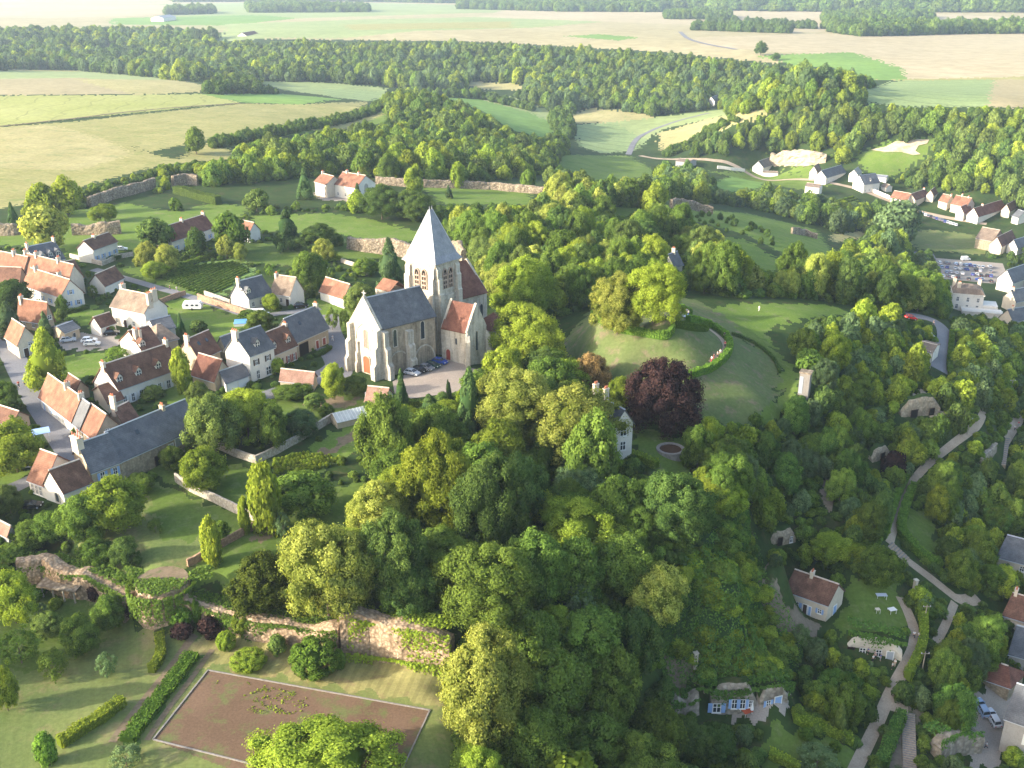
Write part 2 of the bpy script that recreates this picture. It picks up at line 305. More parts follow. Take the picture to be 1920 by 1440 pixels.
# zone: (object name, material key, outline in the photo)
Z = [
 ('field','straw',[(-200,-20),(2200,-20),(2200,105),(1440,118),(1250,98),(900,78),(430,72),(420,45),(-200,50)]),
 ('field','pale',[(300,8),(600,3),(960,12),(1040,22),(900,24),(700,30),(500,36),(300,28)]),
 ('field','white',[(-100,10),(330,10),(420,20),(300,28),(100,34),(-100,32)]),
 ('field','green',[(210,34),(480,28),(560,34),(430,48),(210,46)]),
 ('field','pale',[(420,45),(700,36),(1000,30),(1240,26),(1240,32),(1000,52),(780,58),(640,72),(430,70)]),
 ('field','grassy',[(640,46),(960,40),(960,52),(660,56)]),
 ('field','pale',[(430,50),(560,48),(640,52),(620,62),(400,80)]),
 ('field','white',[(960,14),(1400,12),(2100,40),(2100,62),(1500,60),(1280,46),(900,32)]),
 ('field','straw',[(1180,55),(1290,50),(1500,62),(1500,70),(1300,80),(1280,95),(1150,80)]),
 ('field','green',[(1060,68),(1120,64),(1200,70),(1160,76)]),
 ('field','white',[(1500,64),(2200,58),(2200,150),(1700,150),(1500,100),(1310,86),(1300,70)]),
 ('field','green',[(1420,104),(1600,98),(1690,128),(1700,150),(1640,150),(1560,128),(1480,120)]),
 ('field','tram',[(1560,185),(1690,150),(1870,146),(1850,200),(1700,200)]),
 ('field','brown',[(1868,146),(2300,150),(2300,215),(1850,200)]),
 ('field','grassy',[(1640,150),(2100,140),(2100,147),(1690,151)]),
 ('meadow','grassy',[(0,130),(150,132),(185,145),(0,148)]),
 ('field','pale',[(-400,132),(160,134),(300,146),(320,150),(-400,152)]),
 ('field','brown',[(-400,152),(160,146),(260,176),(-400,182)]),
 ('field','grassy2',[(140,148),(330,150),(385,160),(375,172),(255,178),(180,160)]),
 ('field','yellow',[(-400,182),(260,178),(375,176),(450,192),(0,236),(-400,262)]),
 ('field','green',[(375,176),(530,176),(640,186),(560,196),(452,192)]),
 ('field','pale',[(470,152),(600,154),(720,164),(730,180),(690,190),(620,180),(540,170)]),
 ('field','tram',[(600,166),(725,172),(700,190),(620,182)]),
 ('field','grassy',[(100,232),(450,194),(560,196),(690,190),(660,212),(550,230),(430,252),(280,285),(180,250)]),
 ('meadow','grassy',[(-500,265),(0,238),(110,230),(180,248),(275,285),(330,300),(400,262),(450,296),(300,310),(150,350),(60,380),(-50,400),(-500,420)]),
 ('meadow','grassy2',[(-500,262),(0,240),(100,234),(200,262),(250,290),(150,320),(-500,300)]),
 ('meadow','lawn',[(420,262),(560,236),(680,212),(715,196),(730,230),(600,246),(480,262),(430,276)]),
 ('meadow','grassy',[(560,238),(700,205),(720,215),(640,245),(580,244)]),
 ('field','pale',[(800,168),(960,182),(1050,214),(1060,240),(1000,236),(960,210),(820,178)]),
 ('field','green',[(820,180),(900,186),(1000,214),(1055,240),(1020,258),(960,244),(880,196)]),
 ('meadow','grassy2',[(860,152),(960,156),(1000,168),(900,168)]),
 ('field','grassy2',[(1065,215),(1110,202),(1200,212),(1250,226),(1150,230),(1075,232)]),
 ('field','tram',[(1070,235),(1160,228),(1250,220),(1230,250),(1190,282),(1130,288),(1090,275)]),
 ('field','pale',[(1150,229),(1300,212),(1470,190),(1600,178),(1640,180),(1480,200),(1340,220),(1250,240),(1210,262)]),
 ('meadow','grassy2',[(1235,250),(1330,222),(1450,202),(1440,214),(1350,245),(1290,280),(1240,282)]),
 ('field','lawn',[(1050,290),(1180,292),(1240,330),(1120,340),(1040,310)]),
 ('field','green',[(1330,345),(1380,328),(1440,336),(1430,352),(1370,362)]),
 ('meadow','lawn',[(1330,322),(1480,322),(1560,346),(1500,356),(1440,345)]),
 ('meadow','lawn',[(1480,312),(1530,308),(1540,330),(1500,330)]),
 ('meadow','lawn',[(1600,290),(1680,262),(1760,255),(1740,290),(1680,330),(1640,340)]),
 ('meadow','grassy2',[(1560,440),(1640,430),(1620,445),(1560,455)]),
 ('meadow','park',[(1690,440),(1740,430),(1830,440),(1850,470),(1840,478),(1720,466)]),
 ('lawn','lawn',[(790,348),(990,352),(1000,384),(830,382)]),
 ('lawn','lawn',[(1270,390),(1400,400),(1530,430),(1565,478),(1540,492),(1480,482),(1400,440),(1290,412)]),
 ('lawn','lawn',[(1340,440),(1400,450),(1480,500),(1440,512),(1380,476)]),
 ('lawn','dlawn',[(1130,385),(1230,392),(1200,410),(1140,402)]),
 # village gardens
 ('lawn','lawn',[(-300,425),(80,418),(230,380),(330,398),(400,380),(470,388),(420,440),(270,480),(150,490),(100,460),(-300,462)]),
 ('lawn','lawn',[(130,390),(330,396),(330,430),(260,445),(110,440)]),
 ('lawn','lawn',[(470,405),(620,400),(700,412),(760,428),(812,440),(770,452),(700,450),(640,440),(480,432)]),
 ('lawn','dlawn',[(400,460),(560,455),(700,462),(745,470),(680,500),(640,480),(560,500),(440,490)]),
 ('vegetable_plot','veg',[(270,510),(330,498),(440,486),(480,505),(420,552),(380,560),(330,540)]),
 ('lawn','dlawn',[(225,500),(270,500),(420,562),(380,572),(260,520)]),
 ('lawn','lawn',[(120,575),(170,570),(210,600),(190,620),(150,610)]),
 ('lawn','lawn',[(300,560),(360,560),(460,600),(440,650),(380,640),(330,625)]),
 ('lawn','lawn',[(580,560),(690,560),(700,640),(620,615),(560,590)]),
 ('yard','gravel',[(110,625),(200,625),(235,640),(215,650),(150,660),(110,650)]),
 ('lawn','lawn',[(110,670),(190,660),(215,690),(120,720)]),
 ('lawn','lawn',[(310,720),(380,715),(400,735),(350,765),(290,755)]),
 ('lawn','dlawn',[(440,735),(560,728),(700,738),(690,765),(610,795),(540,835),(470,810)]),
 ('garden_bed','soil',[(560,740),(640,745),(680,748),(660,762),(600,768),(570,760)]),
 ('garden_bed','soil',[(500,790),(560,798),(540,820),(505,812)]),
 ('lawn','dlawn',[(270,870),(330,850),(480,880),(500,960),(440,950),(300,900)]),
 ('lawn','lawn',[(-300,900),(50,880),(60,905),(0,925),(-300,940)]),
 ('lawn','park',[(230,910),(290,905),(440,965),(470,1000),(380,1060),(250,1075),(150,1060),(160,1010),(220,960)]),
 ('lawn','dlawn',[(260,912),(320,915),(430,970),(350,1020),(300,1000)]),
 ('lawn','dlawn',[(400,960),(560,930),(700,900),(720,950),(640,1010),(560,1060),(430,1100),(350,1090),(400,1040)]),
 ('lawn','lawn',[(520,880),(640,800),(700,770),(720,810),(620,870),(560,900)]),
 ('garden_bed','soil',[(590,852),(680,800),(690,810),(610,862)]),
 ('vegetable_plot','soil',[(470,1010),(500,985),(520,1000),(490,1020)]),
 # lower garden
 ('park_lawn','park',[(-400,1160),(30,1110),(80,1110),(170,1112),(260,1170),(300,1195),(380,1178),(560,1205),(680,1225),(840,1250),(860,1440),(900,1800),(-800,1800)]),
 ('park_lawn','mow',[(380,1180),(560,1206),(680,1225),(850,1250),(850,1330),(640,1290),(390,1245),(340,1240)]),
 ('lawn','dlawn',[(0,1120),(100,1110),(220,1150),(180,1210),(60,1260),(-200,1240)]),
 ('turf_strip','strip',[(345,1226),(372,1232),(270,1378),(240,1400),(226,1392),(232,1376)]),
 ('gravel_court','court',[(390,1257),(806,1332),(757,1440),(700,1545),(287,1387)]),
 ('lawn','dlawn',[(1190,800),(1300,830),(1300,905),(1240,890),(1190,840)]),
 # mound
 ('lawn','lawn',[(1290,580),(1400,568),(1560,572),(1600,590),(1500,600),(1440,620),(1460,680),(1350,600)]),
 ('mound','motte',[(1056,640),(1110,580),(1200,552),(1300,560),(1370,600),(1400,640),(1450,670),(1465,720),(1440,770),(1390,800),(1290,790),(1180,760),(1060,700)]),
 ('lawn','dlawn',[(1370,600),(1440,640),(1500,700),(1500,740),(1440,800),(1420,790),(1465,740),(1460,680),(1400,635)]),
 # slope
 ('bank','ivyg',[(1250,1100),(1330,1000),(1390,950),(1420,1080),(1470,1170),(1500,1210),(1480,1290),(1240,1270),(1225,1200)]),
 ('bare_slope','dirt',[(1400,1060),(1425,1065),(1480,1130),(1540,1180),(1480,1210),(1440,1150)]),
 ('bare_slope','dirt',[(1240,1230),(1320,1250),(1320,1290),(1260,1290)]),
 ('bare_slope','dirt',[(1538,895),(1556,895),(1562,960),(1548,965)]),
 ('lawn','dlawn',[(1590,1090),(1680,1080),(1710,1170),(1660,1200),(1570,1190)]),
 ('lawn','dlawn',[(1700,950),(1750,960),(1760,1040),(1730,1050),(1690,1010)]),
 ('garden_bed','dlawn',[(1440,1360),(1590,1390),(1600,1440),(1420,1440)]),
 ('terrace','gravel',[(1370,1320),(1480,1300),(1480,1325),(1425,1345),(1420,1370),(1380,1345)]),
 ('courtyard','gravel',[(1820,1290),(1900,1290),(1880,1440),(1810,1440)]),
 ('bare_slope','dirt',[(1690,1330),(1720,1320),(1715,1440),(1650,1440)]),
 ('cliff','rock',[(1688,742),(1735,735),(1765,775),(1755,785),(1700,760)]),
 ('yard','gravel',[(590,362),(660,370),(668,378),(600,376)]),
]
_cx = (GX[:-1,:-1]+GX[1:,1:])/2; _cy = (GY[:-1,:-1]+GY[1:,1:])/2
_jit = np.hypot(_cx, _cy)
_n1 = np.sin(_cx*.9+np.sin(_cy*.7)*2)+np.sin(_cy*1.1+np.sin(_cx*.8)*2); _n2 = np.sin(_cy*.8+2+np.sin(_cx*1.2)*2)+np.sin(_cx*1.3+1)
ZONE = np.full(_cx.shape, -1)
ZONE[_jit > 1900] = -2
for k, (nm, mk, pts) in enumerate(Z):
    amp = 0 if nm in ('gravel_court','road') else .25
    P_ = wpoly(pts)
    fa_ = amp*(1+_jit/120); ZONE[inside(P_, _cx + fa_*_n1, _cy + fa_*_n2)] = k
VIDX = np.arange(GX.size).reshape(GX.shape)
FQ = np.stack([VIDX[:-1,:-1], VIDX[:-1,1:], VIDX[1:,1:], VIDX[1:,:-1]], -1)
VV = np.stack([GX.ravel(), GY.ravel(), HG.ravel()], -1)
def zone_obj(name, mat, mask):
    F = FQ[mask]
    if not len(F): return
    u, inv = np.unique(F.ravel(), return_inverse=True)
    me = npmesh(name, VV[u], inv.reshape(F.shape), [mat], smooth_=True)
    tag(link(name, me), kind='structure')
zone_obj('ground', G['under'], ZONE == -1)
zone_obj('far_fields', G['far'], ZONE == -2)
for k, (nm, mk, pts) in enumerate(Z): zone_obj(nm, G[mk], ZONE == k)
# big base skirt so that the sheet goes on behind the camera and at the sides
# ------------------------------------------------------------------ building materials
def roofmat(name, c1, c2, c3, rough=.85, spec=.2):
    m, nt, b, out = newmat(name); b.inputs['Roughness'].default_value = rough; b.inputs['Specular IOR Level'].default_value = spec
    P = position(nt); a = noise(nt, P, .5, 5, .7); f = noise(nt, P, 4.5, 3, .7)
    c = ramp(nt, a, [(.32, c1), (.5, c2), (.68, c3)])
    sx = nt.nodes.new('ShaderNodeSeparateXYZ'); nt.links.new(P, sx.inputs[0])
    c = mixc(nt, .5, c, ramp(nt, noise(nt, P, .16, 4, .6), [(.35, (.7,.7,.72)), (.65, (1.25,1.22,1.15))]), 'MULTIPLY')
    row = mth(nt, 'LESS_THAN', mth(nt, 'FRACT', mth(nt, 'MULTIPLY', sx.outputs[2], 4.2)), .22)
    c = mixc(nt, .6, c, ramp(nt, f, [(.28, (.5,.5,.5)), (.72, (1.45,1.45,1.45))]), 'MULTIPLY')
    c = mixc(nt, mth(nt, 'MULTIPLY', row, .35), c, mixc(nt, 1.0, c, (.5,.5,.5), 'MULTIPLY'))
    nt.links.new(c, b.inputs['Base Color'])
    bp = nt.nodes.new('ShaderNodeBump'); bp.inputs['Strength'].default_value = .4; bp.inputs['Distance'].default_value = .12; nt.links.new(f, bp.inputs['Height']); nt.links.new(bp.outputs[0], b.inputs['Normal'])
    return m
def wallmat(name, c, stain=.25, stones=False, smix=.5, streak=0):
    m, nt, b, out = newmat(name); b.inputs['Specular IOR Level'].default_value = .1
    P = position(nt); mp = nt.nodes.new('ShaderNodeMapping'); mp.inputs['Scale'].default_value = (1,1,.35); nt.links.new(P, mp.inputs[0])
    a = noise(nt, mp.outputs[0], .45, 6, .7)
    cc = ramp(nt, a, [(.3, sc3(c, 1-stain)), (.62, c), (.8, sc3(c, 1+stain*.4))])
    if streak:
        m2 = nt.nodes.new('ShaderNodeMapping'); m2.inputs['Scale'].default_value = (1,1,.1); nt.links.new(P, m2.inputs[0])
        cc = mixc(nt, streak, cc, ramp(nt, noise(nt, m2.outputs[0], 1.3, 5, .7), [(.36, (.52,.52,.52)), (.52, (1,1,1)), (.7, (1.1,1.08,1.02))]), 'MULTIPLY')
        br = nt.nodes.new('ShaderNodeTexBrick'); br.inputs['Scale'].default_value = 1; br.inputs['Brick Width'].default_value = .9; br.inputs['Row Height'].default_value = .42; br.inputs['Mortar Size'].default_value = .03
        br.inputs['Color1'].default_value = (1,1,1,1); br.inputs['Color2'].default_value = (.84,.83,.80,1); br.inputs['Mortar'].default_value = (.72,.70,.66,1)
        s3 = nt.nodes.new('ShaderNodeSeparateXYZ'); c3 = nt.nodes.new('ShaderNodeCombineXYZ'); nt.links.new(P, s3.inputs[0]); nt.links.new(mth(nt, 'ADD', s3.outputs[0], mth(nt, 'MULTIPLY', s3.outputs[1], .8)), c3.inputs[0]); nt.links.new(s3.outputs[2], c3.inputs[1]); nt.links.new(c3.outputs[0], br.inputs['Vector'])
        cc = mixc(nt, .7, cc, br.outputs['Color'], 'MULTIPLY')
    if stones:
        v = nt.nodes.new('ShaderNodeTexVoronoi'); v.inputs['Scale'].default_value = stones; nt.links.new(P, v.inputs['Vector'])
        cc = mixc(nt, smix, cc, ramp(nt, mth(nt, 'MULTIPLY', v.outputs['Distance'], 1.3), [(.1, (1.25,1.2,1.1)), (.5, (.95,.92,.85)), (.8, (.55,.5,.42))]), 'MULTIPLY')
        pass
    cc = mixc(nt, min(1, stain*2), cc, ramp(nt, noise(nt, P, .9, 7, .75), [(.35, (.72,.70,.66)), (.5, (1,1,1)), (.7, (1.08,1.08,1.08))]), 'MULTIPLY')
    cc = mixc(nt, .35, cc, ramp(nt, noise(nt, P, 5, 4, .7), [(.3, (.7,.7,.7)), (.7, (1.2,1.2,1.2))]), 'MULTIPLY')
    nt.links.new(cc, b.inputs['Base Color'])
    bp = nt.nodes.new('ShaderNodeBump'); bp.inputs['Strength'].default_value = .35; bp.inputs['Distance'].default_value = .08; nt.links.new(v.outputs['Distance'] if stones else a, bp.inputs['Height']); bp.invert = bool(stones); bp.inputs['Distance'].default_value = .15 if stones else .08; bp.inputs['Strength'].default_value = .7 if stones else .35; nt.links.new(bp.outputs[0], b.inputs['Normal'])
    return m
M = dict(
 orange=roofmat('orange_clay_tiles', (.145,.07,.045), (.215,.105,.067), (.30,.155,.10)),
 brown=roofmat('brown_clay_tiles', (.085,.045,.032), (.135,.07,.048), (.20,.11,.075)),
 red=roofmat('red_brown_tiles', (.10,.042,.03), (.15,.065,.045), (.21,.10,.07)),
 worn=roofmat('weathered_tiles', (.13,.10,.078), (.19,.145,.11), (.28,.215,.165)),
 pinkt=roofmat('pale_worn_tiles', (.19,.11,.08), (.26,.155,.115), (.33,.21,.16)),
 slate=roofmat("blue_grey_slate", (.062,.066,.074), (.088,.094,.104), (.125,.131,.14), .6, .35),
 spire=roofmat('pale_spire_slate', (.18,.19,.21), (.225,.235,.255), (.27,.28,.295), .5, .45),
 white=wallmat('white_render', (.72,.68,.60), .12), cream=wallmat('cream_render', (.60,.53,.42), .16), beige=wallmat('beige_render', (.46,.38,.27), .2),
 stone=wallmat('rubble_stone', (.40,.34,.25), .3, 1.8), church=wallmat('pale_church_stone', (.60,.55,.46), .36, streak=.7), nave=wallmat('stained_shaded_nave_stone', (.42,.35,.26), .45, streak=.7),  # nave: stains, plus the side wall's shade put into a darker base colour
 grey=wallmat('grey_render', (.36,.35,.33), .2), ramp=wallmat('pale_rampart_stone', (.45,.345,.25), .4, 2.0, .8),
 glass=plain('window_glass', (.035,.045,.055), .12, spec=.6), frame=plain('painted_frame', (.75,.74,.70), .5), blue=plain('pale_blue_paint', (.25,.38,.62), .5), dark=plain('dark_brown_paint', (.055,.03,.022), .6),
 whitep=plain('white_paint', (.72,.72,.70), .5), redp=plain('red_brown_paint', (.26,.05,.03), .55), orangep=plain('faded_orange_door', (.42,.085,.035), .6), pot=plain('clay_pots', (.48,.17,.09), .8, var=.2), mortar=plain('ridge_mortar', (.5,.43,.36), .9, var=.25, scale=1.5),
 zinc=plain('zinc', (.42,.45,.48), .4, .3), black=plain('dark_opening', (.012,.011,.01), .9), grate=plain('grey_shutter', (.3,.33,.36), .6))
def wall_frame(P0, P1):
    d = Vector((P1[0]-P0[0], P1[1]-P0[1], 0)); L = d.length; d.normalize(); return d, Vector((d.y, -d.x, 0)), L
def opening(parent, P0, P1, zb, u, z, w, h, kind='w', sh=None, outward=None):
    """window or door set on the wall that runs P0 -> P1 (world), outward normal n"""
    d, n, L = wall_frame(P0, P1)
    if outward is not None and n.dot(outward) < 0: n = -n
    c = Vector((P0[0], P0[1], zb+z)) + d*(u*L); up = Vector((0,0,1))
    mb = MB(); o = c - d*(w/2) + n*.02
    nm = 'door' if kind in 'dgo' else 'window'
    if kind == 'w':
        mb.obox(o, d*w, n*.03, up*h, 0)
        ob = mb.build(nm, M['glass'], parent)
        fr = MB(); t = max(.09, w*.09)
        for a, b_ in ((0,t),(w-t,t),(w/2-t/2,t)): fr.obox(o+d*a+n*.034, d*b_, n*.04, up*h)
        for a in (0, h-t, h*.55): fr.obox(o+up*a+d*t+n*.036, d*(w-2*t), n*.03, up*t)
        fr.obox(o-d*.1-up*.12, d*(w+.2), n*.16, up*.11)
        fr.build('frame', M['frame'], ob, loc=parent_world(parent))
    elif kind == 'a':                             # tall arched opening
        pts = [(-w/2,0),(w/2,0),(w/2,h-w/2)] + [(w/2*math.cos(t), h-w/2+w/2*math.sin(t)*1.25) for t in (math.pi*k/8 for k in range(1,8))] + [(-w/2,h-w/2)]
        ring = [c + n*.02 + d*x + up*y for x, y in pts]; mb.hexa(ring, [q+n*.04 for q in ring]); ob = mb.build('window', M['glass'] if sh is None else M[sh], parent)
        fr = MB()
        for a, b_ in zip(pts, pts[1:]+pts[:1]):
            A_, B_ = c+d*a[0]+up*a[1], c+d*b_[0]+up*b_[1]; fr.tube(A_+n*.05, B_+n*.05, .13, .13, 5)
        fr.build('frame', M['church'], ob, loc=parent_world(parent))
    else:
        mat = {'d': M[sh or 'dark'], 'g': M['whitep'], 'o': M['black']}[kind]
        mb.obox(o, d*w, n*.05, up*h); ob = mb.build(nm, mat, parent)
        fr = MB()
        for a in (-.14, w): fr.obox(o+d*a, d*.14, n*.09, up*(h+.14))
        fr.obox(o+up*h, d*w, n*.085, up*.14); fr.build('frame', M['frame'] if kind != 'o' else M['dark'], ob, loc=parent_world(parent))
        sh = None
    if sh and kind == 'w':
        for s in (-1, 1):
            k = MB(); k.obox(c + d*(s*(w/2+w*.28)-w*.25) + n*.05, d*w*.5, n*.05, up*h); k.build('shutter', M[sh], ob, loc=parent_world(parent))
def chimney(parent, p, zb, h, s=.75, rz=0, pots=2, mat='cream'):
    mb = MB(); mb.box((p[0],p[1],zb-1.6), s*1.5, s*.8, h+1.6, 0, rz); mb.box((p[0],p[1],zb+h), s*1.7, s, .14, 0, rz)
    ca, sa = math.cos(rz), math.sin(rz)
    for k in range(pots):
        o = (k-(pots-1)/2)*s*.6; q = Vector((p[0]+ca*o, p[1]+sa*o, zb+h+.14)); mb.tube(q, q+Vector((0,0,.55)), .19, .14, 7, 1)
    mb.build('chimney', [M[mat], M['pot']], parent)
def corners(L, C, R_, hw, g=None, skew=.25, gable='L'):
    z = 0 if g is None else g
    for _ in range(8):
        c = at_z(*C, z+hw)
        if g is None: z = lerp(z, float(ground(c.x, c.y)), .8)
    c, l, r = at_z(*C, z+hw), at_z(*L, z+hw), at_z(*R_, z+hw)
    A, Gc = (r, l) if gable == 'L' else (l, r)
    a = (A-c); g_ = (Gc-c); a.z = g_.z = 0; ah = a.normalized(); pr = Vector((-ah.y, ah.x, 0))
    if pr.dot(g_) < 0: pr = -pr
    dl = g_.dot(pr); sk = max(-skew*dl, min(skew*dl, g_.dot(ah)))
    return c, a, pr*dl + ah*sk, z
def house(name, label, cat, L, C, R_, gable='L', hw=4, hr=3.5, roof='brown', wall='white', wa=None, wg=None, chim=(), dorm=(), g=None, hip=(0,0), over=.4, group=None, sky=0, base=3.0, door=None, skew=.25, extra=None, dlim=None):
    c, a, gv, z = corners(L, C, R_, hw, g, skew, gable)
    if dlim and gv.length > dlim: gv = gv.normalized()*dlim
    if dlim and gv.length < dlim*.6: gv = gv.normalized()*dlim*.6
    e = empty(name, (c + (a+gv)/2).to_tuple()[:2] + (z,), label, cat, group)
    c0 = Vector((c.x, c.y, z)); up = Vector((0,0,1)); ah = a.normalized(); gh = gv.normalized()
    # walls
    mb = MB(); B = [c0, c0+a, c0+a+gv, c0+gv]
    if ah.cross(gh).z < 0: B = B[::-1]
    mb.hexa([p-up*base for p in B], [p+up*hw for p in B])
    for t in (0, 1):
        if hip[t] > .3: continue
        q = c0 + a*t + up*hw; w_ = ah*.3*(1 if t == 0 else -1)
        tri = [q+up*.001, q+gv, q+gv*.5+up*(hr-.05)]; mb.hexa([p+w_ for p in tri], tri)
    mb.build('wall', M[wall], e)
    # roof: two slopes with thickness
    rb = MB(); th = .22; r0 = c0 + gv*.5 + up*(hw+hr) + ah*(hip[0] - (.25 if hip[0] < .3 else 0)); r1 = c0 + a + gv*.5 + up*(hw+hr) - ah*(hip[1] - (.25 if hip[1] < .3 else 0))
    dz = hr*over/(gv.length/2)
    def eave(t, s):
        q = c0 + a*t + (gv + gh*over if s else -gh*over) + up*(hw-dz+.02)
        return q + ah*((-.25 if hip[0] < .3 else -over) if t == 0 else (.25 if hip[1] < .3 else over))
    for s in (0, 1):
        q = [eave(0,s), eave(1,s), r1, r0]
        if (q[1]-q[0]).cross(q[2]-q[0]).z < 0: q = q[::-1]
        rb.hexa(q, [p+up*th for p in q])
    for t, rr in ((0, r0), (1, r1)):
        if hip[t] >= .3:
            q = [eave(t,0), eave(t,1), rr]
            if (q[1]-q[0]).cross(q[2]-q[0]).z < 0: q = q[::-1]
            rb.hexa(q, [p+up*(th-.02) for p in q])
    rf = rb.build('roof', M[roof], e)
    k = MB(); k.tube(r0+up*(th+.02), r1+up*(th+.02), .16, .16, 6); k.build('ridge_cap', M['zinc'] if roof in ('slate','spire') else M['mortar'], rf, loc=parent_world(e))
    gt = MB(); gt.tube(eave(0,0)-up*.02, eave(1,0)-up*.02, .09, .09, 6); gt.build('gutter', M['zinc'], e)
    rz = math.atan2(ah.y, ah.x); ew = parent_world(e)
    for ch in chim:                                # (t along ridge, offset across -1..1, height above ridge)
        t, o, h = ch[:3]; p = r0.lerp(r1, t) + gv*.5*o; zz = z + hw + hr*(1-abs(o))
        chimney(rf, p, zz, h + hr*abs(o)*.6, ch[3] if len(ch) > 3 else .8, rz+math.pi/2, ch[4] if len(ch) > 4 else 2, 'cream' if wall != 'stone' else 'beige')
    for t in dorm:
        w_ = 1.5; q = c0 + a*t + gv*.10 + up*(hw + hr*.2); d = MB(); l_ = gv*.5*.62
        b_ = [q-ah*w_/2, q+ah*w_/2, q+ah*w_/2+l_, q-ah*w_/2+l_]
        if ah.cross(gh).z < 0: b_ = b_[::-1]
        d.hexa([p-up*.8 for p in b_], [p+up*1.25 for p in b_], 0)
        ap = q+up*(1.25+.95); d.hexa([q-ah*w_/2+up*1.25, q+ah*w_/2+up*1.25, ap], [q-ah*w_/2+up*1.25+gh*.2, q+ah*w_/2+up*1.25+gh*.2, ap+gh*.2], 0)
        for s in (-1, 1):
            q1 = [q+ah*s*(w_/2+.25)+up*1.02-gh*.25, ap-gh*.25+up*.03, ap+l_*1.2+up*.03, q+ah*s*(w_/2+.25)+up*1.02+l_*1.0]
            if (q1[1]-q1[0]).cross(q1[2]-q1[0]).z < 0: q1 = q1[::-1]
            d.hexa(q1, [p+up*.12 for p in q1], 1)
        dd = d.build('dormer', [M['white'] if wall in ('white','cream') else M['whitep'], M[roof]], rf, loc=ew)
        dd.location = (0,0,0)
        g2 = MB(); g2.obox(q-ah*.5-gh*.05+up*.05, ah*1.0, gh*.04, up*1.2, 0)
        g2.obox(q-ah*.06-gh*.08+up*.05, ah*.12, gh*.03, up*1.2, 1); g2.obox(q-ah*.5-gh*.085+up*.6, ah*1.0, gh*.03, up*.1, 1)
        g2.build('window', [M['glass'], M['frame']], rf, loc=ew)
    for k_ in range(sky):
        q = lerp3(eave(0,0), eave(1,0), .3+.35*k_); q = Vector(q).lerp(r0.lerp(r1, .3+.35*k_), .55) + up*(th+.03)
        sl_ = (r0-eave(0,0)).normalized(); s2 = MB(); s2.obox(q, ah*.8, sl_*1.0, up*.06, 0); s2.build('skylight', [M['glass']], rf, loc=ew)
    for side, P0, P1, spec_ in (('A', c0, c0+a, wa), ('G', c0, c0+gv, wg)):
        if not spec_: continue
        nrm = -gh if side == 'A' else -ah
        if isinstance(spec_, list):
            for (u, zz, w_, h_, kind, sh) in spec_: opening(e, P0, P1, z, u, zz, w_, h_, kind, sh, nrm)
        else:
            cols, rows, sh = spec_[:3]; dr = spec_[3] if len(spec_) > 3 else None
            for r_ in range(rows):
                for i in range(cols):
                    u = (i+.5)/cols
                    if r_ == 0 and dr is not None and i == dr: opening(e, P0, P1, z, u, .05, 1.1, 2.15, 'd', 'dark' if sh is None else sh, nrm)
                    else: opening(e, P0, P1, z, u, .95+r_*2.75, .95, 1.35, 'w', sh, nrm)
    return e, c0, a, gv, z
DK = 'dark'
HS = {}
def H(key, *args, **kw): HS[key] = house(*args, **kw); return HS[key]
H('cot','stone_cottage','small white cottage with a dark brown roof on the lawn below the ruined wall','house',(145,465),(174,468),(219,452),'L',4.8,2.6,'brown','white',wa=(4,1,'blue',2),wg=None,chim=[(.4,0,.8)])
H('slb','slate_house','dark slate roofed house with three white dormers behind the long orange roofs','house',(42,482),(70,495),(121,484),'L',4.5,4.3,'slate','white',dorm=(.3,.58,.86),chim=[(.02,0,1.2),(.95,0,1.4)],wa=(3,1,None))
H('big','village_house','large white house with an orange tile roof and pale blue shutters on its gable','house',(42,532),(114,555),(164,550),'R',4.2,4.2,'orange','white',wa=(5,1,'blue',3),wg=[(.28,.8,.95,1.4,'w','blue'),(.72,.8,.95,1.4,'w','blue'),(.45,4.2,.9,1.3,'w','blue')],chim=[(.35,.3,1.4),(.85,0,1.2)],door=1)
H('bigb','village_house','long orange roof rising behind the white house with blue shutters','house',(38,505),(128,528),(156,518),'R',5.5,4.3,'orange','cream',chim=[(.3,0,1.2),(.75,0,1.2),(.98,0,1.0)],dlim=9)
H('bigc','village_house','orange roofed house at the left end of the long orange roofs','house',(-40,490),(44,508),(62,498),'R',5.2,3.6,'orange','cream',chim=[(.3,0,1.3)],dlim=8)
H('brn','village_house','dark brown roofed house with a skylight beside the long orange roofs','house',(97,508),(131,524),(156,519),'L',5,4.2,'brown','beige',sky=1,dlim=10)
H('lft','village_house','brown roofed house cut by the left edge of the photo','house',(-30,530),(36,533),(46,520),'R',4,4,'brown','beige')
H('or5','village_house','orange tiled house with a beige gable and a small dark window','house',(34,590),(86,598),(124,598),'R',4,4.3,'orange','beige',wg=[(.5,3.6,1.1,1.2,'w',None)],wa=(3,1,None),chim=[(.9,0,.8)])
H('or6','village_house','small orange roofed house at the corner of the street on the left','house',(10,630),(33,646),(66,632),'R',3.8,3.8,'orange','cream',wa=(3,1,None),wg=[(.35,0,1.3,2.2,'d','dark'),(.6,2.6,1.2,1.0,'w',None)])
H('ann','garden_annex','low grey roofed annex behind the bright green cedar','outbuilding',(104,612),(121,624),(148,614),'L',2.8,.9,'slate','beige',wa=[(.6,.6,1,1.3,'a',None)])
H('wh7','manor_house','tall white house with a weathered grey brown roof and three chimneys','house',(208,573),(271,586),(313,574),'R',5.6,3.8,'worn','white',wa=(4,1,None,2),chim=[(.02,0,1.7,1.1,3),(.99,.25,1.6,1.0,2),(.03,-.4,1.6,1,3)])
H('wh7a','garden_annex','slate roofed lean-to at the right foot of the tall white house','outbuilding',(275,603),(292,622),(328,613),'L',2.8,1.6,'slate','white')
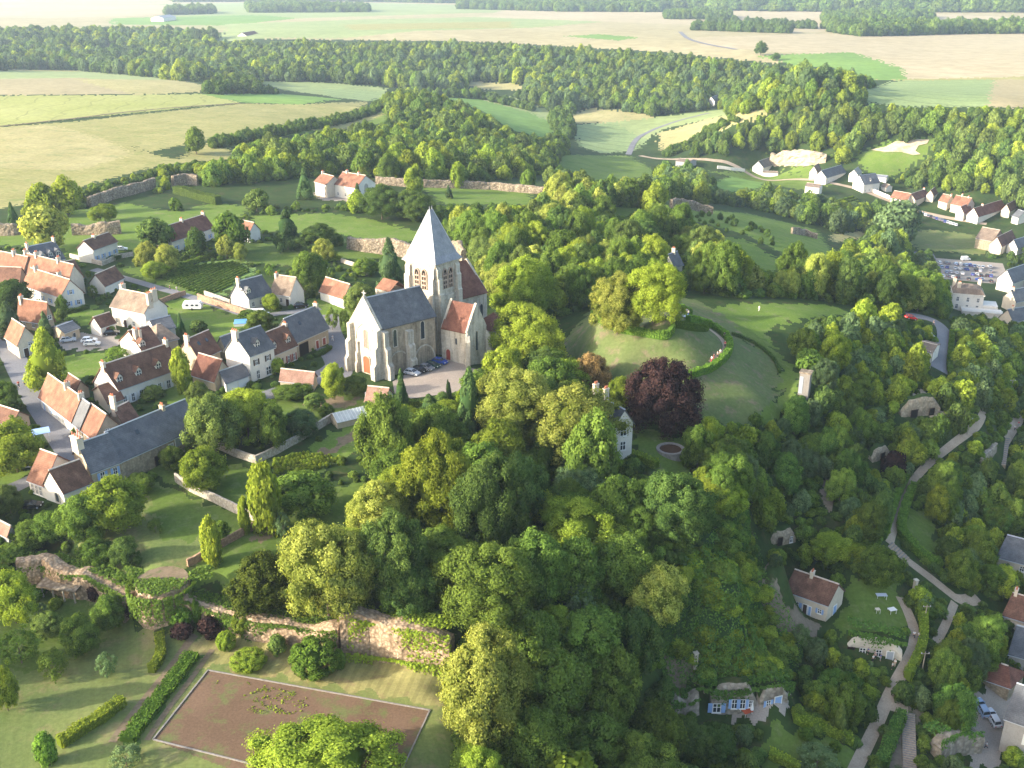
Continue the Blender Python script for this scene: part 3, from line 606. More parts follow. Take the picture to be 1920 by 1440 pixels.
H('wh7b','garden_annex','small brown roofed annex at the left foot of the tall white house','outbuilding',(169,607),(188,613),(216,604),'L',2.8,2.2,'brown','white',wa=[(.5,0,1.5,2.1,'d','redp')])
H('L9','grey_roofed_house','left wing of the grey roofed house with a sunlit white gable','house',(431,554),(466,559),(509,547),'L',3.8,4.4,'slate','white',wa=(3,1,None,2),chim=[(.03,0,1)],dorm=(.1,))
H('L9b','grey_roofed_house','right wing of the grey roofed house with a shaded beige gable','house',(508,547),(544,552),(574,545),'R',3.8,4.4,'worn','white',wa=(3,1,None,0),chim=[(.97,0,.5)])
H('sh10','village_house','small orange roofed house beside the lawn left of the church','house',(600,545),(644,559),(662,546),'R',3.2,3.2,'orange','white',wa=[(.2,0,1.2,2,'d','whitep'),(.5,0,1.4,2,'d','whitep')],dlim=8)
H('h11','village_house','white gabled house with a brown roof behind the parked white cars','house',(225,639),(268,660),(304,650),'L',4,4,'brown','white',chim=[(.1,-.4,1.6),(.25,-.5,1.5)],dorm=(.15,))
H('h11b','village_house','hipped weathered roof joined behind the white gabled house','house',(268,622),(298,643),(333,634),'L',3.2,2.8,'worn','beige',hip=(2,2))
H('h12','dormer_house','long white house with a brown roof and three white dormers','house',(176,716),(221,729),(340,687),'L',4.3,4.8,'brown','white',wa=[(.08,.1,.9,2,'w','whitep'),(.2,.1,.9,2,'w','whitep'),(.33,.1,1,2.1,'w','whitep'),(.48,.9,.9,1.3,'w','whitep'),(.62,.9,.9,1.3,'w','whitep'),(.76,.1,1.1,2.1,'w','whitep')],dorm=(.08,.37,.68),chim=[(.02,0,.7),(.97,0,1.2)])
H('h12b','garden_annex','brown roofed annex at the left end of the dormer house','outbuilding',(181,730),(203,757),(231,747),'L',2.6,2.6,'brown','cream')
H('h13','village_house','brown roofed house with small skylights left of the white slate roofed house','house',(345,655),(373,673),(412,655),'L',4,4,'brown','beige',sky=2,chim=[(.02,0,1.1)])
H('h13c','village_house','slate roofed outbuilding peeping up behind the brown roofs','house',(408,646),(424,655),(448,646),'L',3.5,2.5,'slate','beige')
H('h13b','village_house','low reddish brown roof below the white slate roofed house','house',(360,700),(402,713),(436,698),'R',2.8,4,'red','beige')
H('h14','slate_house','tall white house with a slate roof and dark window shutters','house',(422,657),(467,666),(513,649),'L',7,4.5,'slate','white',wa=[(.28,.3,1.0,2.2,'w',None),(.7,.3,1.6,2.2,'w',None),(.25,3.9,.9,1.5,'w','dark'),(.72,3.9,.9,1.5,'w','dark')],chim=[(.03,0,1,1.1,3)],dorm=(.45,))
H('gar','garage','low white garage with two doors and a slate roof','garage',(405,703),(423,718),(467,703),'L',2.5,1.8,'slate','white',wa=[(.27,0,2.6,2.2,'g',None),(.73,0,2.6,2.2,'g',None)])
H('h16','village_house','brown roofed house with dark red shutters between the two slate roofs','house',(492,641),(514,664),(556,646),'L',4.1,4,'brown','cream',wa=[(.25,.3,.9,1.9,'w','dark'),(.6,.3,.9,1.9,'w','redp'),(.85,.3,.8,1.9,'w','redp')],dorm=(.12,.75),chim=[(.97,0,.5)])
H('barn','stone_barn','stone barn with a slate roof and a wide dark doorway facing the church road','barn',(531,618),(556,640),(615,614),'L',4.5,4.8,'slate','beige',wa=[(.2,0,3.2,3.2,'o',None),(.62,0,1.1,2.3,'d','redp'),(.84,.4,1.2,1.8,'d','redp')],chim=[(.97,0,.8)],sky=1)
H('sh18','garden_shed','low stone shed with pale worn tiles beside the bend of the road','shed',(525,712),(586,719),(594,706),'R',2.2,1.8,'pinkt','beige')
H('sh19','gatehouse','small tiled gatehouse below the west front of the church','outbuilding',(685,752),(722,756),(736,737),'R',2.6,2.3,'pinkt','cream',wa=[(.5,.8,.8,1,'w',None)])
H('r20a','row_house','orange roofed row house with white walls along the street','house',(74,742),(135,788),(178,767),'R',3.2,4.2,'orange','white',wa=[(.15,.1,.9,2.1,'d','blue'),(.3,.9,.8,1.2,'w',None),(.5,.9,.8,1.2,'w','whitep'),(.68,.9,.8,1.2,'w','blue'),(.88,.1,1,2.1,'d','blue')],chim=[(.42,0,1.1),(.02,0,.9)],dlim=8.5)
H('r20b','row_house','narrow grey slated section of the street row','house',(136,789),(151,801),(193,780),'R',3.1,4.1,'slate','beige',wa=[(.5,.1,1,2.1,'d','redp')],dlim=8.5)
H('r20c','row_house','orange roofed end house of the street row with a rubble stone gable','house',(152,802),(178,822),(231,803),'R',3.2,4.2,'orange','beige',wa=[(.5,.1,1.2,2.1,'d','redp')],wg=[(.45,3.2,1,1.2,'w',None)],dlim=8.5)
H('cp21','carport','open timber carport with a brown tiled roof behind the street row','shed',(120,722),(141,736),(166,727),'R',2.3,2.2,'brown','dark' if False else 'beige')
H('b22','village_house','dark brown roof with a tall chimney behind the long slate roof','house',(207,783),(236,801),(262,787),'L',3,3.2,'brown','beige',chim=[(.05,0,3)])
H('s23b','long_barn','long rubble stone barn under a blue grey slate roof','barn',(190,829),(225,864),(372,799),'L',5,4.2,'slate','stone',wa=[(.45,.1,1.8,2.4,'o',None),(.62,2.5,1,1.3,'d','grate'),(.72,2.6,1.6,2.2,'d','grate')],sky=1,chim=[(.7,0,.9)])
H('s23a','slate_house','slate roofed house with blue shutters joined to the left of the long barn','house',(138,851),(171,885),(224,865),'L',4.8,4.0,'slate','beige',wa=[(.35,2.2,1,1.8,'w','blue'),(.8,2.2,.9,1.8,'w','blue')],chim=[(.0,0,1.6,1.6,4)])
H('w24','white_gabled_house','white gabled house with a brown tiled roof at the left end of the slate roofs','house',(82,908),(118,922),(171,902),'L',3,3.6,'brown','white',wg=[(.35,.2,1.2,2,'a',None)],dlim=8)
H('w24b','white_gabled_house','orange tiled wing with tall windows left of the white gable','house',(53,898),(82,909),(140,866),'R',3,4,'orange','white',wa=[(.3,.3,.8,2,'w',None),(.55,.3,.8,2,'w',None),(.8,.3,.8,2,'w',None)],dlim=9)
H('sh25','garden_shed','brown tiled shed with a white gable beside the narrow lane','shed',(174,528),(196,536),(231,520),'L',3,3,'brown','white')
H('p26','long_house','long low house with a reddish brown roof beyond the round trees','house',(304,441),(322,452),(400,426),'L',4.4,4,'red','white',wa=(5,1,'blue',3),chim=[(.45,0,1),(.96,0,1)])
H('p26b','long_house','orange roofed wing with a white gable right of the long low house','house',(440,431),(467,437),(483,429),'R',3.5,3,'orange','white',dlim=8)
H('pr1','priory','left block of the priory with a small orange roof','house',(590,340),(612,346),(627,336),'R',6,2.8,'orange','cream',wa=(3,2,None),chim=[(.9,0,1)],dlim=10)
H('pr2','priory','right block of the priory with a long orange roof and arched gable','house',(626,345),(668,352),(704,343),'R',5.6,4.2,'orange','white',wa=(3,1,None),wg=[(.5,1,2.4,5,'a','grey')],chim=[(.3,0,1),(.8,0,1)],dlim=14)
H('wb','white_mansion','tall white house with a slate roof half hidden by the tree beside the copper beech','house',(1103,770),(1152,797),(1189,793),'R',7,3,'slate','white',wg=[(.5,1,1.3,2,'w',None),(.5,4.2,1.5,2,'w',None)],chim=[(.75,.2,2.6),(.99,-.2,3)],g=-1.5,dorm=(.3,))
H('tr','hillside_house','white hillside house with a brown roof and pale blue shutters above the path','house',(1474,1105),(1553,1133),(1582,1108),'R',4.2,3,'brown','cream',wa=[(.17,1.4,.8,1.1,'w','blue'),(.5,.1,1,2.2,'d','dark'),(.41,.2,.7,2,'d','blue'),(.72,1.1,1.1,1.2,'w','blue')],wg=[(.5,.2,1.3,2.1,'d','blue')],chim=[(.6,0,1)],g=-29)
H('ra','slope_house','cream house with a slate roof at the right edge above the alley','house',(1871,1043),(1935,1060),(1962,1030),'R',6,3.4,'slate','cream',wa=[(.25,1,1,1.4,'w',None),(.6,.9,1,1.4,'w',None),(.25,3.8,1,1.3,'w',None)])
H('rb','slope_house','brown roofed house at the right edge beneath the cream house','house',(1882,1152),(1940,1169),(1965,1140),'R',4.5,3.4,'brown','cream',wa=[(.2,1,.9,1.2,'w',None)],chim=[(.9,0,1.2)])
H('rc','slope_house','grey slate roof at the right edge beside the courtyard','house',(1893,1225),(1960,1243),(1975,1195),'R',4.5,3.6,'slate','grey')
H('rd','slope_house','hipped brown tile roof over the courtyard with the parked cars','house',(1838,1269),(1893,1288),(1925,1262),'R',3.4,2.2,'red','stone',hip=(2,2))
H('re','slope_house','tall grey house with white shutters at the lower right corner','house',(1886,1345),(1960,1371),(1985,1320),'R',8.5,4.5,'slate','grey',wa=[(.35,4,1.5,2.2,'d','whitep'),(.5,.9,1,1.4,'w','whitep'),(.12,.1,1,2.2,'d','redp')],g=-43.5)
V_ = 'houses of the valley hamlet'
H('va','valley_house','grey roofless looking house beside the valley lane','house',(1267,302),(1290,305),(1306,300),'R',4.5,1,'worn','grey',group=V_,wa=(3,1,None))
H('vb','valley_house','white gabled valley house with a dark roof below the pale cliff','house',(1407,314),(1431,314),(1454,306),'L',4.6,4.4,'slate','white',group=V_,dlim=13)
H('vb2','valley_house','low white extension in front of the valley house with a dark roof','house',(1407,322),(1430,323),(1459,324),'L',2.8,.6,'worn','white',group=V_,dlim=6)
H('vc','valley_house','narrow white gable standing in the valley meadow','house',(1518,322),(1532,323),(1540,317),'L',5,4,'worn','white',group=V_,dlim=9)
H('vd','valley_house','dark roofed valley house behind the hamlet crossroads','house',(1528,331),(1549,333),(1586,322),'L',5,4.5,'slate','white',group=V_,dlim=12,wa=(4,1,None))
H('ve','valley_house','small white house with a flat brown roof below the valley lane','house',(1510,349),(1536,352),(1545,346),'R',5,1.4,'worn','white',group=V_,dlim=9,wa=(2,1,None))
H('vf','valley_house','tall white gabled house in the middle of the valley hamlet','house',(1596,338),(1620,346),(1650,342),'L',6,5,'slate','white',group=V_,dorm=(.5,),dlim=13,wa=(4,1,None))
H('vg','valley_house','pale roofed white house behind the tall gabled valley house','house',(1592,326),(1608,328),(1616,322),'L',5.5,3,'zinc' if False else 'spire','white',group=V_,dlim=9)
H('vg2','valley_house','low long white shed at the foot of the wooded slope','shed',(1636,331),(1662,333),(1668,329),'R',4,.8,'spire','white',group=V_,dlim=7)
H('vh','valley_house','white house with an orange roof at the end of the roadside wall','house',(1670,370),(1701,376),(1716,366),'R',5,3.6,'orange','white',group=V_,dlim=11,wa=(3,1,None))
H('vh2','valley_house','brown roofed valley house joined to the orange roofed one','house',(1702,370),(1716,375),(1742,366),'L',5,3.4,'brown','cream',group=V_,dlim=10,chim=[(.9,0,1)])
H('vi','valley_house','small orange roofed house left of the largest orange roof in the valley','house',(1760,376),(1776,380),(1788,370),'R',5,3.8,'orange','cream',group=V_,dlim=9,chim=[(.1,0,1)])
H('vj','valley_house','largest orange roofed house in the valley hamlet','house',(1783,382),(1812,388),(1830,380),'R',6,4.6,'orange','cream',group=V_,dlim=13,chim=[(.2,0,1),(.6,0,1.5)],wa=(4,1,None))
H('vj2','valley_house','orange roofed gable in front of the largest valley house','house',(1796,397),(1807,400),(1822,393),'L',5,3.6,'orange','white',group=V_,dlim=9)
H('vk','valley_house','long reddish roof with a white gable at the end of the hamlet','house',(1813,402),(1834,406),(1886,390),'L',5,4.6,'red','white',group=V_,dlim=12,chim=[(.3,0,1)])
H('vk2','valley_house','pale cliff side barn roof behind the orange roofs','house',(1798,362),(1812,366),(1822,358),'L',5,4,'worn','cream',group=V_,dlim=9)
H('vl','valley_barn','tall grey brown barn beside the right hand field','barn',(1830,446),(1862,452),(1890,440),'R',6,5,'worn','stone',dlim=15)
H('vl2','valley_house','white gabled house between the barn and the right edge','house',(1858,456),(1878,462),(1905,448),'L',5,4.5,'brown','cream',dlim=12)
H('vl3','valley_house','grey slate roof near the barn at the right edge','house',(1893,460),(1908,466),(1945,455),'L',4,4,'slate','white',dlim=12)
H('vm','valley_house','white gabled house with a slate roof above the village car park','house',(1874,520),(1899,530),(1950,512),'L',5,5,'slate','white',dlim=14)
H('vm2','valley_house','grey slate roofed house in front of the white gable right of the villa','house',(1882,556),(1905,566),(1950,556),'L',5,4,'slate','cream',dlim=12,chim=[(.1,0,1)])
H('vn1','valley_house','small cream house between the brown and the orange roofs of the hamlet','house',(1740,364),(1750,367),(1758,361),'L',4.5,3.2,'brown','cream',group=V_,dlim=8)
H('vn2','valley_house','brown roofed house at the wooded end of the hamlet','house',(1880,392),(1893,396),(1908,388),'L',4.5,3.8,'brown','cream',group=V_,dlim=9)
H('vn3','valley_house','small grey roofed house under the trees at the right edge of the hamlet','house',(1898,404),(1910,408),(1930,400),'R',4.5,3.2,'slate','white',group=V_,dlim=9)
H('vn4','valley_house','little white shed beside the hamlet crossroads','shed',(1652,349),(1662,352),(1672,347),'R',3,1.6,'worn','white',group=V_,dlim=6)
H('vn5','valley_house','slate roofed house at the right edge below the white gable','house',(1880,596),(1899,602),(1945,594),'L',4.5,3.8,'slate','cream',dlim=10,chim=[(.2,0,1)])
H('rd1','roadside_house','flat grey roofed house with a red fascia beside the upper road','house',(1722,655),(1748,662),(1762,646),'R',3.2,1.0,'worn','white',dlim=12)
H('fm1','far_farm','distant pale farm sheds among the far fields','farm',(288,33),(306,34),(330,31),'L',7,4,'spire','white',dlim=30)
H('fm2','far_farm','distant dark roofed farm beyond the central wood','farm',(440,66),(462,67),(485,63),'L',5,4,'brown','white',dlim=16)
H('fm3','far_farm','distant blue grey farm buildings inside a ring of trees','farm',(1262,29),(1290,30),(1320,28),'L',7,5,'slate','cream',dlim=30)
H('fm4','forest_house','lone house under the trees at the foot of the central wood','house',(1326,188),(1340,190),(1352,186),'L',5,4,'slate','white',dlim=9)
H('fm5','far_farm','tiny house among the woods on the far left','house',(188,87),(200,88),(210,86),'L',5,3,'worn','white',dlim=10)
H('fm6','far_farm','distant reddish house in the far right woods','house',(1812,47),(1824,48),(1838,46),'L',8,6,'orange','cream',dlim=18)
H('hid','village_house','house with a white chimney half hidden in the trees beyond the mound','house',(1252,497),(1264,500),(1280,494),'L',5,3.5,'slate','white',dlim=9,chim=[(.6,0,1.5)])
H('edge1','village_house','rusty tin roof of a shed at the left edge','shed',(-20,985),(14,1003),(22,990),'R',3,1.2,'pinkt','grey')
H('edge2','village_house','small dark roofed corner house across the street from the row','house',(-30,780),(22,797),(40,775),'R',2.6,2,'brown','beige',dlim=7)
# ------------------------------------------------------------------ church
def church():
    up = Vector((0,0,1))
    c, a, g, z = corners((650,603), (713,616), (815,591), 12.6, 0.0, .2, 'L')
    e = empty('church', (c.x+a.x/2+g.x/2, c.y+a.y/2+g.y/2, 0), 'large pale stone church with a tall pyramid slate spire', 'church')
    c0 = Vector((c.x,c.y,0)); ah, gh = a.normalized(), g.normalized(); hw, hr = 12.6, 6.4; GL, AL = g.length, a.length
    def P(x, y, zz): return c0 + ah*x + gh*y + up*zz
    def prism(mb, x0, x1, y0, y1, z0, z1, m=0): mb.obox(P(x0,y0,z0), ah*(x1-x0), gh*(y1-y0), up*(z1-z0), m)
    # nave
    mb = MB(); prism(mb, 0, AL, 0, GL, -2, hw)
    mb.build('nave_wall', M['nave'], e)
    wf = MB()                                   # west front, thicker, gable rises over the roof
    prism(wf, -.5, 0, -.4, GL+.4, -2, hw)
    q = [P(-.5,-.4,hw), P(-.5,GL+.4,hw), P(-.5,GL/2,hw+hr+.9)]; wf.hexa([p+ah*.8 for p in q], q)
    wf.tube(P(-.1,GL/2,hw+hr+.6), P(-.1,GL/2,hw+hr+2.2), .28, .12, 6); wf.obox(P(-.2,GL/2-.6,hw+hr+1.4), ah*.3, gh*1.2, up*.3)
    west = wf.build('west_front', M['church'], e)
    bt = MB()                                   # stepped buttresses
    def buttress(x, y, dx, dy, w, hh, depth, m=0, steps=3):
        D = (ah*dx + gh*dy).normalized(); S = Vector((-D.y, D.x, 0)); o = P(x,y,0)
        for k in range(steps):
            z0 = -2 if k == 0 else hh*k/steps; z1 = hh*(k+1)/steps; dd = depth*(1-k*.27)
            b = [o-S*w/2-D*.25, o+S*w/2-D*.25, o+S*w/2+D*dd, o-S*w/2+D*dd]
            t1 = [p+up*(z1-dd*.35) for p in b]; mb_ = [p+up*z0 for p in b]; dd2 = depth*(1-(k+1)*.27) if k < steps-1 else .05
            t2 = [o-S*w/2-D*.25+up*(z1+.02*k), o+S*w/2-D*.25+up*(z1+.02*k), o+S*w/2+D*dd2+up*z1, o-S*w/2+D*dd2+up*z1]
            bt.hexa(mb_, t1); bt.hexa(t1, t2)
    for (x, y, dx, dy, w_, hh, dp) in ((-.3,.3,-1,-.1,1.5,12.5,2.4),(.6,-.2,.1,-1,1.6,12,2.3),(-.3,GL-.3,-1,.1,1.5,12.5,2.4),(.5,GL+.2,0,1,1.6,11,2.2),(-.4,GL*.2,-1,0,.8,8.0,1.2),(-.4,GL*.76,-1,0,.8,8.0,1.2),(AL*.5,0,0,-1,2.0,10.6,1.8),(AL*.5,GL,0,1,2,10,1.8)):
        buttress(x, y, dx, dy, w_, hh, dp)
    bt.build('buttresses', M['church'], e)
    rb = MB()
    for s in (0, 1):
        y0 = -.5 if s == 0 else GL+.5
        q = [P(.3,y0,hw-.4), P(AL+.2,y0,hw-.4), P(AL+.2,GL/2,hw+hr), P(.3,GL/2,hw+hr)]
        if (q[1]-q[0]).cross(q[2]-q[0]).z < 0: q = q[::-1]
        rb.hexa(q, [p+up*.25 for p in q])
    rf = rb.build('nave_roof', M['slate'], e); k = MB(); k.tube(P(.3,GL/2,hw+hr+.27), P(AL,GL/2,hw+hr+.27), .18, .18, 6); k.build('ridge_cap', M['zinc'], rf, loc=parent_world(e))
    S0, S1 = P(0,0,0), P(AL,0,0)
    opening(e, S0, S1, 0, .25, 7.0, 1.2, 4.4, 'a', None, -gh); opening(e, S0, S1, 0, .76, 7.2, 1.3, 4.6, 'a', None, -gh)
    # outlines of blocked arches, proud of the wall
    ar = MB()
    for (u, r) in ((.3,3.3),(.78,3.2)):
        pr = None
        for k in range(13):
            t = math.pi*k/12; p = P(AL*u+r*math.cos(t), -.03, 1.2+r*1.35*math.sin(t))
            if pr is not None: ar.tube(pr, p, .2, .2, 5)
            pr = p
    ar.build('blind_arch', M['church'], e)
    # west portal and window
    W0, W1 = P(-.5,0,0), P(-.5,GL,0)
    opening(e, W0, W1, 0, .47, 6.6, 1.3, 4.8, 'a', 'lattice', -ah)
    d = MB(); w_, h_ = 2.3, 4.4; pts = [(-w_/2,0),(w_/2,0),(w_/2,h_-w_/2)] + [(w_/2*math.cos(t), h_-w_/2+w_/2*math.sin(t)) for t in (math.pi*k/8 for k in range(1,8))] + [(-w_/2,h_-w_/2)]
    ring = [P(-.56, GL*.47+x, y+.2) for x, y in pts]; d.hexa(ring, [p-ah*.05 for p in ring]); dr = d.build('door', M['orangep'], e)
    f = MB()
    for A_, B_ in zip(pts[1:], pts[2:]+pts[:1]):
        f.tube(P(-.62,GL*.47+A_[0]*1.1,A_[1]*1.04+.2), P(-.62,GL*.47+B_[0]*1.1,B_[1]*1.04+.2), .2, .2, 6)
    f.build('door_frame', M['church'], dr, loc=parent_world(e))
    for k, (r, zz) in enumerate(((3.4,8.5),)):
        f = MB(); pr = None
        for i in range(15):
            t = math.pi*i/14; p = P(-.52, GL*.47+r*math.cos(t), zz+r*1.3*math.sin(t))
            if pr is not None: f.tube(pr, p, .16, .16, 5)
            pr = p
        f.build('relieving_arch', M['church'], west, loc=parent_world(e))
    # tower
    tc, ta, tg, _ = corners((757,487), (816,496), (860,483), 24.0, 0.0, .12, 'L')
    tah, tgh = ta.normalized(), tg.normalized(); TL, TG = ta.length, tg.length; t0 = Vector((tc.x,tc.y,0))
    def T(x, y, zz): return t0 + tah*x + tgh*y + up*zz
    mb = MB(); mb.obox(T(-.35,-.35,-2), tah*(TL+.7), tgh*(TG+.7), up*17); mb.obox(T(0,0,15.001), tah*TL, tgh*TG, up*8.6)
    mb.obox(T(-.5,-.5,15.0), tah*(TL+1), tgh*(TG+1), up*.35); mb.obox(T(-.3,-.3,23.55), tah*(TL+.6), tgh*(TG+.6), up*.4)
    tw = mb.build('tower', M['church'], e)
    bt = MB()
    for (x, y) in ((0,0),(TL,0),(0,TG),(TL,TG)):
        for dx, dy in ((1 if x else -1, 0), (0, 1 if y else -1)):
            D = tah*dx + tgh*dy; S = Vector((-D.y,D.x,0)); o = T(x,y,0) - (tah*(1 if x else -1)*.9 if dy else tgh*(1 if y else -1)*.9)
            for zz0, zz1, dd in ((-2,16,1.2),(16,20,.9),(20,22.4,.5)):
                b = [o-S*.8-D*.1, o+S*.8-D*.1, o+S*.8+D*dd, o-S*.8+D*dd]
                bt.hexa([p+up*zz0 for p in b], [p+up*zz1 for p in b]); tp = [p+up*zz1 for p in b]; t2 = [tp[0]+up*.8, tp[1]+up*.8, tp[1]+D*(dd*.25)+up*.75, tp[0]+D*(dd*.25)+up*.75]
                bt.hexa(tp, t2)
    bt.build('tower_buttresses', M['church'], e)
    for P0, P1, nrm, us in ((T(0,0,0), T(0,TG,0), -tah, (.38,.62)), (T(0,0,0), T(TL,0,0), -tgh, (.38,.62)), (T(TL,0,0), T(TL,TG,0), tah, (.38,.62))):
        for u in us:
            d, n, L = wall_frame(P0, P1); n = nrm; cc = P0 + d*(u*L) + up*17; w_, h_ = 1.35, 5.2
            pts = [(-w_/2,0),(w_/2,0),(w_/2,h_-w_)] + [(w_/2*math.cos(t), h_-w_+w_*math.sin(t)) for t in (math.pi*k/8 for k in range(1,8))] + [(-w_/2,h_-w_)]
            ring = [cc + n*.02 + d*x + up*y for x, y in pts]; mb = MB(); mb.hexa(ring, [q+n*.03 for q in ring])
            ob = mb.build('belfry_opening', M['black'], tw, loc=parent_world(e))
            f = MB()
            for A_, B_ in zip(pts[1:], pts[2:]+pts[:1]):
                f.tube(cc+d*A_[0]*1.12+up*A_[1]+n*.1, cc+d*B_[0]*1.12+up*B_[1]+n*.1, .2, .2, 6)
            f.tube(cc+n*.12, cc+n*.12+up*4.2, .13, .13, 6)
            for k in range(3): f.obox(cc-d*w_*.45+n*.06+up*(.9+k*1.2), d*w_*.9, n*.25, up*.35)
            f.build('belfry_frame', [M['pinkl']], tw, loc=parent_world(e))
        for k in range(4):                       # round arcade above the roof line
            cc = P0 + d*(L*(.16+.225*k)) + up*13.1; f = MB(); pr = None
            for i in range(9):
                t = math.pi*i/8; p = cc + n*.4 + d*1.0*math.cos(t) + up*1.1*math.sin(t)
                if pr is not None: f.tube(pr, p, .14, .14, 5)
                pr = p
            f.build('blind_arch', M['church'], tw, loc=parent_world(e))
    sb = MB(); o = .75; zb, zt = 24.0, 36.6
    b = [T(-o,-o,zb), T(TL+o,-o,zb), T(TL+o,TG+o,zb), T(-o,TG+o,zb)]; m_ = [T(.35,.35,zb+1.6), T(TL-.35,.35,zb+1.6), T(TL-.35,TG-.35,zb+1.6), T(.35,TG-.35,zb+1.6)]
    t_ = [T(TL/2-.55,TG/2-.1,zt), T(TL/2+.55,TG/2-.1,zt), T(TL/2+.55,TG/2+.1,zt), T(TL/2-.55,TG/2+.1,zt)]
    if tah.cross(tgh).z < 0: b, m_, t_ = b[::-1], m_[::-1], t_[::-1]
    sb.hexa(b, m_); sb.hexa(m_, t_); sp_ = sb.build('spire', M['spire'], e)
    k = MB()
    for i in range(4): k.tube(m_[i], t_[i], .14, .1, 5)
    for i in (0, 2): k.tube(t_[i], t_[i]+up*.9, .09, .03, 5)
    k.build('lead_hip', M['zinc'], sp_, loc=parent_world(e))
    # south transept and choir
    c, a2, g2, z = corners((827,614), (876,624), (914,612), 8.8, 0.0, .2, 'R')
    def arm(c, a2, g2, hw, hr, rm, wm, base=2):
        c1 = Vector((c.x,c.y,0)); mb = MB(); B = [c1, c1+a2, c1+a2+g2, c1+g2]
        if a2.cross(g2).z < 0: B = B[::-1]
        mb.hexa([p-up*base for p in B], [p+up*hw for p in B])
        for s in (0, 1):
            o = c1 + a2*s; u_ = a2.normalized()*(.6 if s == 0 else -.6)
            tri = [o-g2.normalized()*.2+up*hw, o+g2+g2.normalized()*.2+up*hw, o+g2*.5+up*(hw+hr+.7)]; mb.hexa([p+u_ for p in tri], tri)
        wl = mb.build('transept_wall' if rm == 'red' and hw < 10 else 'choir_wall', M[wm], e); r = MB()
        for s in (0, 1):
            q = [c1+a2.normalized()*.5+(g2*1.05 if s else -g2*.05)+up*(hw-.3), c1+a2*.97+(g2*1.05 if s else -g2*.05)+up*(hw-.3), c1+a2*.97+g2*.5+up*(hw+hr), c1+a2.normalized()*.5+g2*.5+up*(hw+hr)]
            if (q[1]-q[0]).cross(q[2]-q[0]).z < 0: q = q[::-1]
            r.hexa(q, [p+up*.25 for p in q])
        r.build('transept_roof' if hw < 10 else 'choir_roof', M[rm], e)
        return c1
    c1 = arm(c, a2, g2, 8.8, 6.2, 'red', 'church')
    opening(e, c1, c1+g2, 0, .47, 3.2, 1.0, 5.2, 'a', None, -a2); opening(e, c1, c1+a2, 0, .42, 5.0, .7, 1.8, 'a', None, -g2); 
    dd, nn, LL = wall_frame(c1, c1+a2); opening(e, c1, c1+a2, 0, .74, .4, 1.5, 2.9, 'a', 'redp', -g2)
    f = MB(); pr = None
    for i in range(11):
        t = math.pi*i/10; p = c1 + a2*.74 - g2.normalized()*.15 + dd*1.25*math.cos(t) + up*(2.4+1.5*math.sin(t))
        if pr is not None: f.tube(pr, p, .2, .2, 6)
        pr = p
    f.build('door_arch', M['church'], e)
    bt = MB()
    for q, D in ((c1, -a2.normalized()-g2.normalized()), (c1+g2, g2.normalized()-a2.normalized())):
        D = D.normalized(); S = Vector((-D.y,D.x,0)); b = [q-S*.6-D*.3, q+S*.6-D*.3, q+S*.6+D*1.0, q-S*.6+D*1.0]; bt.hexa([p-up*2 for p in b], [p+up*6.5 for p in b]); tp = [p+up*6.5 for p in b]; bt.hexa(tp, [tp[0]+up*1.6, tp[1]+up*1.6, tp[1]+D*.1+up*1.5, tp[0]+D*.1+up*1.5])
    bt.build('transept_buttresses', M['church'], e)
    # choir behind the tower, same axis as the nave
    cc = at_z(870, 557, 12.2); cr = at_z(913, 546, 12.2); a3 = cr-cc; a3.z = 0; cc = cc - a3*.3; a3 = a3*1.3; g3 = gh*13.5
    arm(cc, a3, g3, 12.2, 7.4, 'red', 'church')
    c1 = Vector((cc.x,cc.y,0)); opening(e, c1, c1+a3, 0, .8, 5, 1.2, 4, 'a', None, -gh)
    # small chapel roofs
    house_part = MB(); q = at_z(922, 620, 4.5); c2 = Vector((q.x,q.y,0)); A2 = ah*8; G2 = gh*7
    B = [c2, c2+A2, c2+A2+G2, c2+G2]; B = B if A2.cross(G2).z > 0 else B[::-1]
    house_part.hexa([p-up*2 for p in B], [p+up*4.5 for p in B]); tp = [p+up*4.5 for p in B]; ctr = sum(B, Vector())/4 + up*8
    for i in range(4): house_part.face([tp[i]+(tp[i]-ctr).normalized()*.3, tp[(i+1)%4]+(tp[(i+1)%4]-ctr).normalized()*.3, ctr], 1)
    house_part.build('chapel', [M['church'], M['red']], e)
    nt_ = MB(); q = at_z(731, 548, 7); c2 = Vector((q.x,q.y,0)); A2 = ah*6; G2 = gh*6
    B = [c2, c2+A2, c2+A2+G2, c2+G2]; B = B if A2.cross(G2).z > 0 else B[::-1]
    nt_.hexa([p-up*2 for p in B], [p+up*7 for p in B]); r0, r1 = c2+A2/2+up*9.5, c2+A2/2+G2+up*9.5
    for s in (0, 1):
        q = [c2+A2*s+up*7, c2+A2*s+G2+up*7, r1, r0]; q = q if (q[1]-q[0]).cross(q[2]-q[0]).z > 0 else q[::-1]; nt_.hexa(q, [p+up*.2 for p in q], 1)
    nt_.build('north_chapel', [M['church'], M['orange']], e)
    return c0, ah, gh, AL, GL
M['lattice'] = plain('stone_lattice', (.22,.15,.12), .85, var=.4, scale=3)
M['pinkl'] = plain('pinkish_louvre_stone', (.36,.27,.21), .8, var=.15)
CH = church()
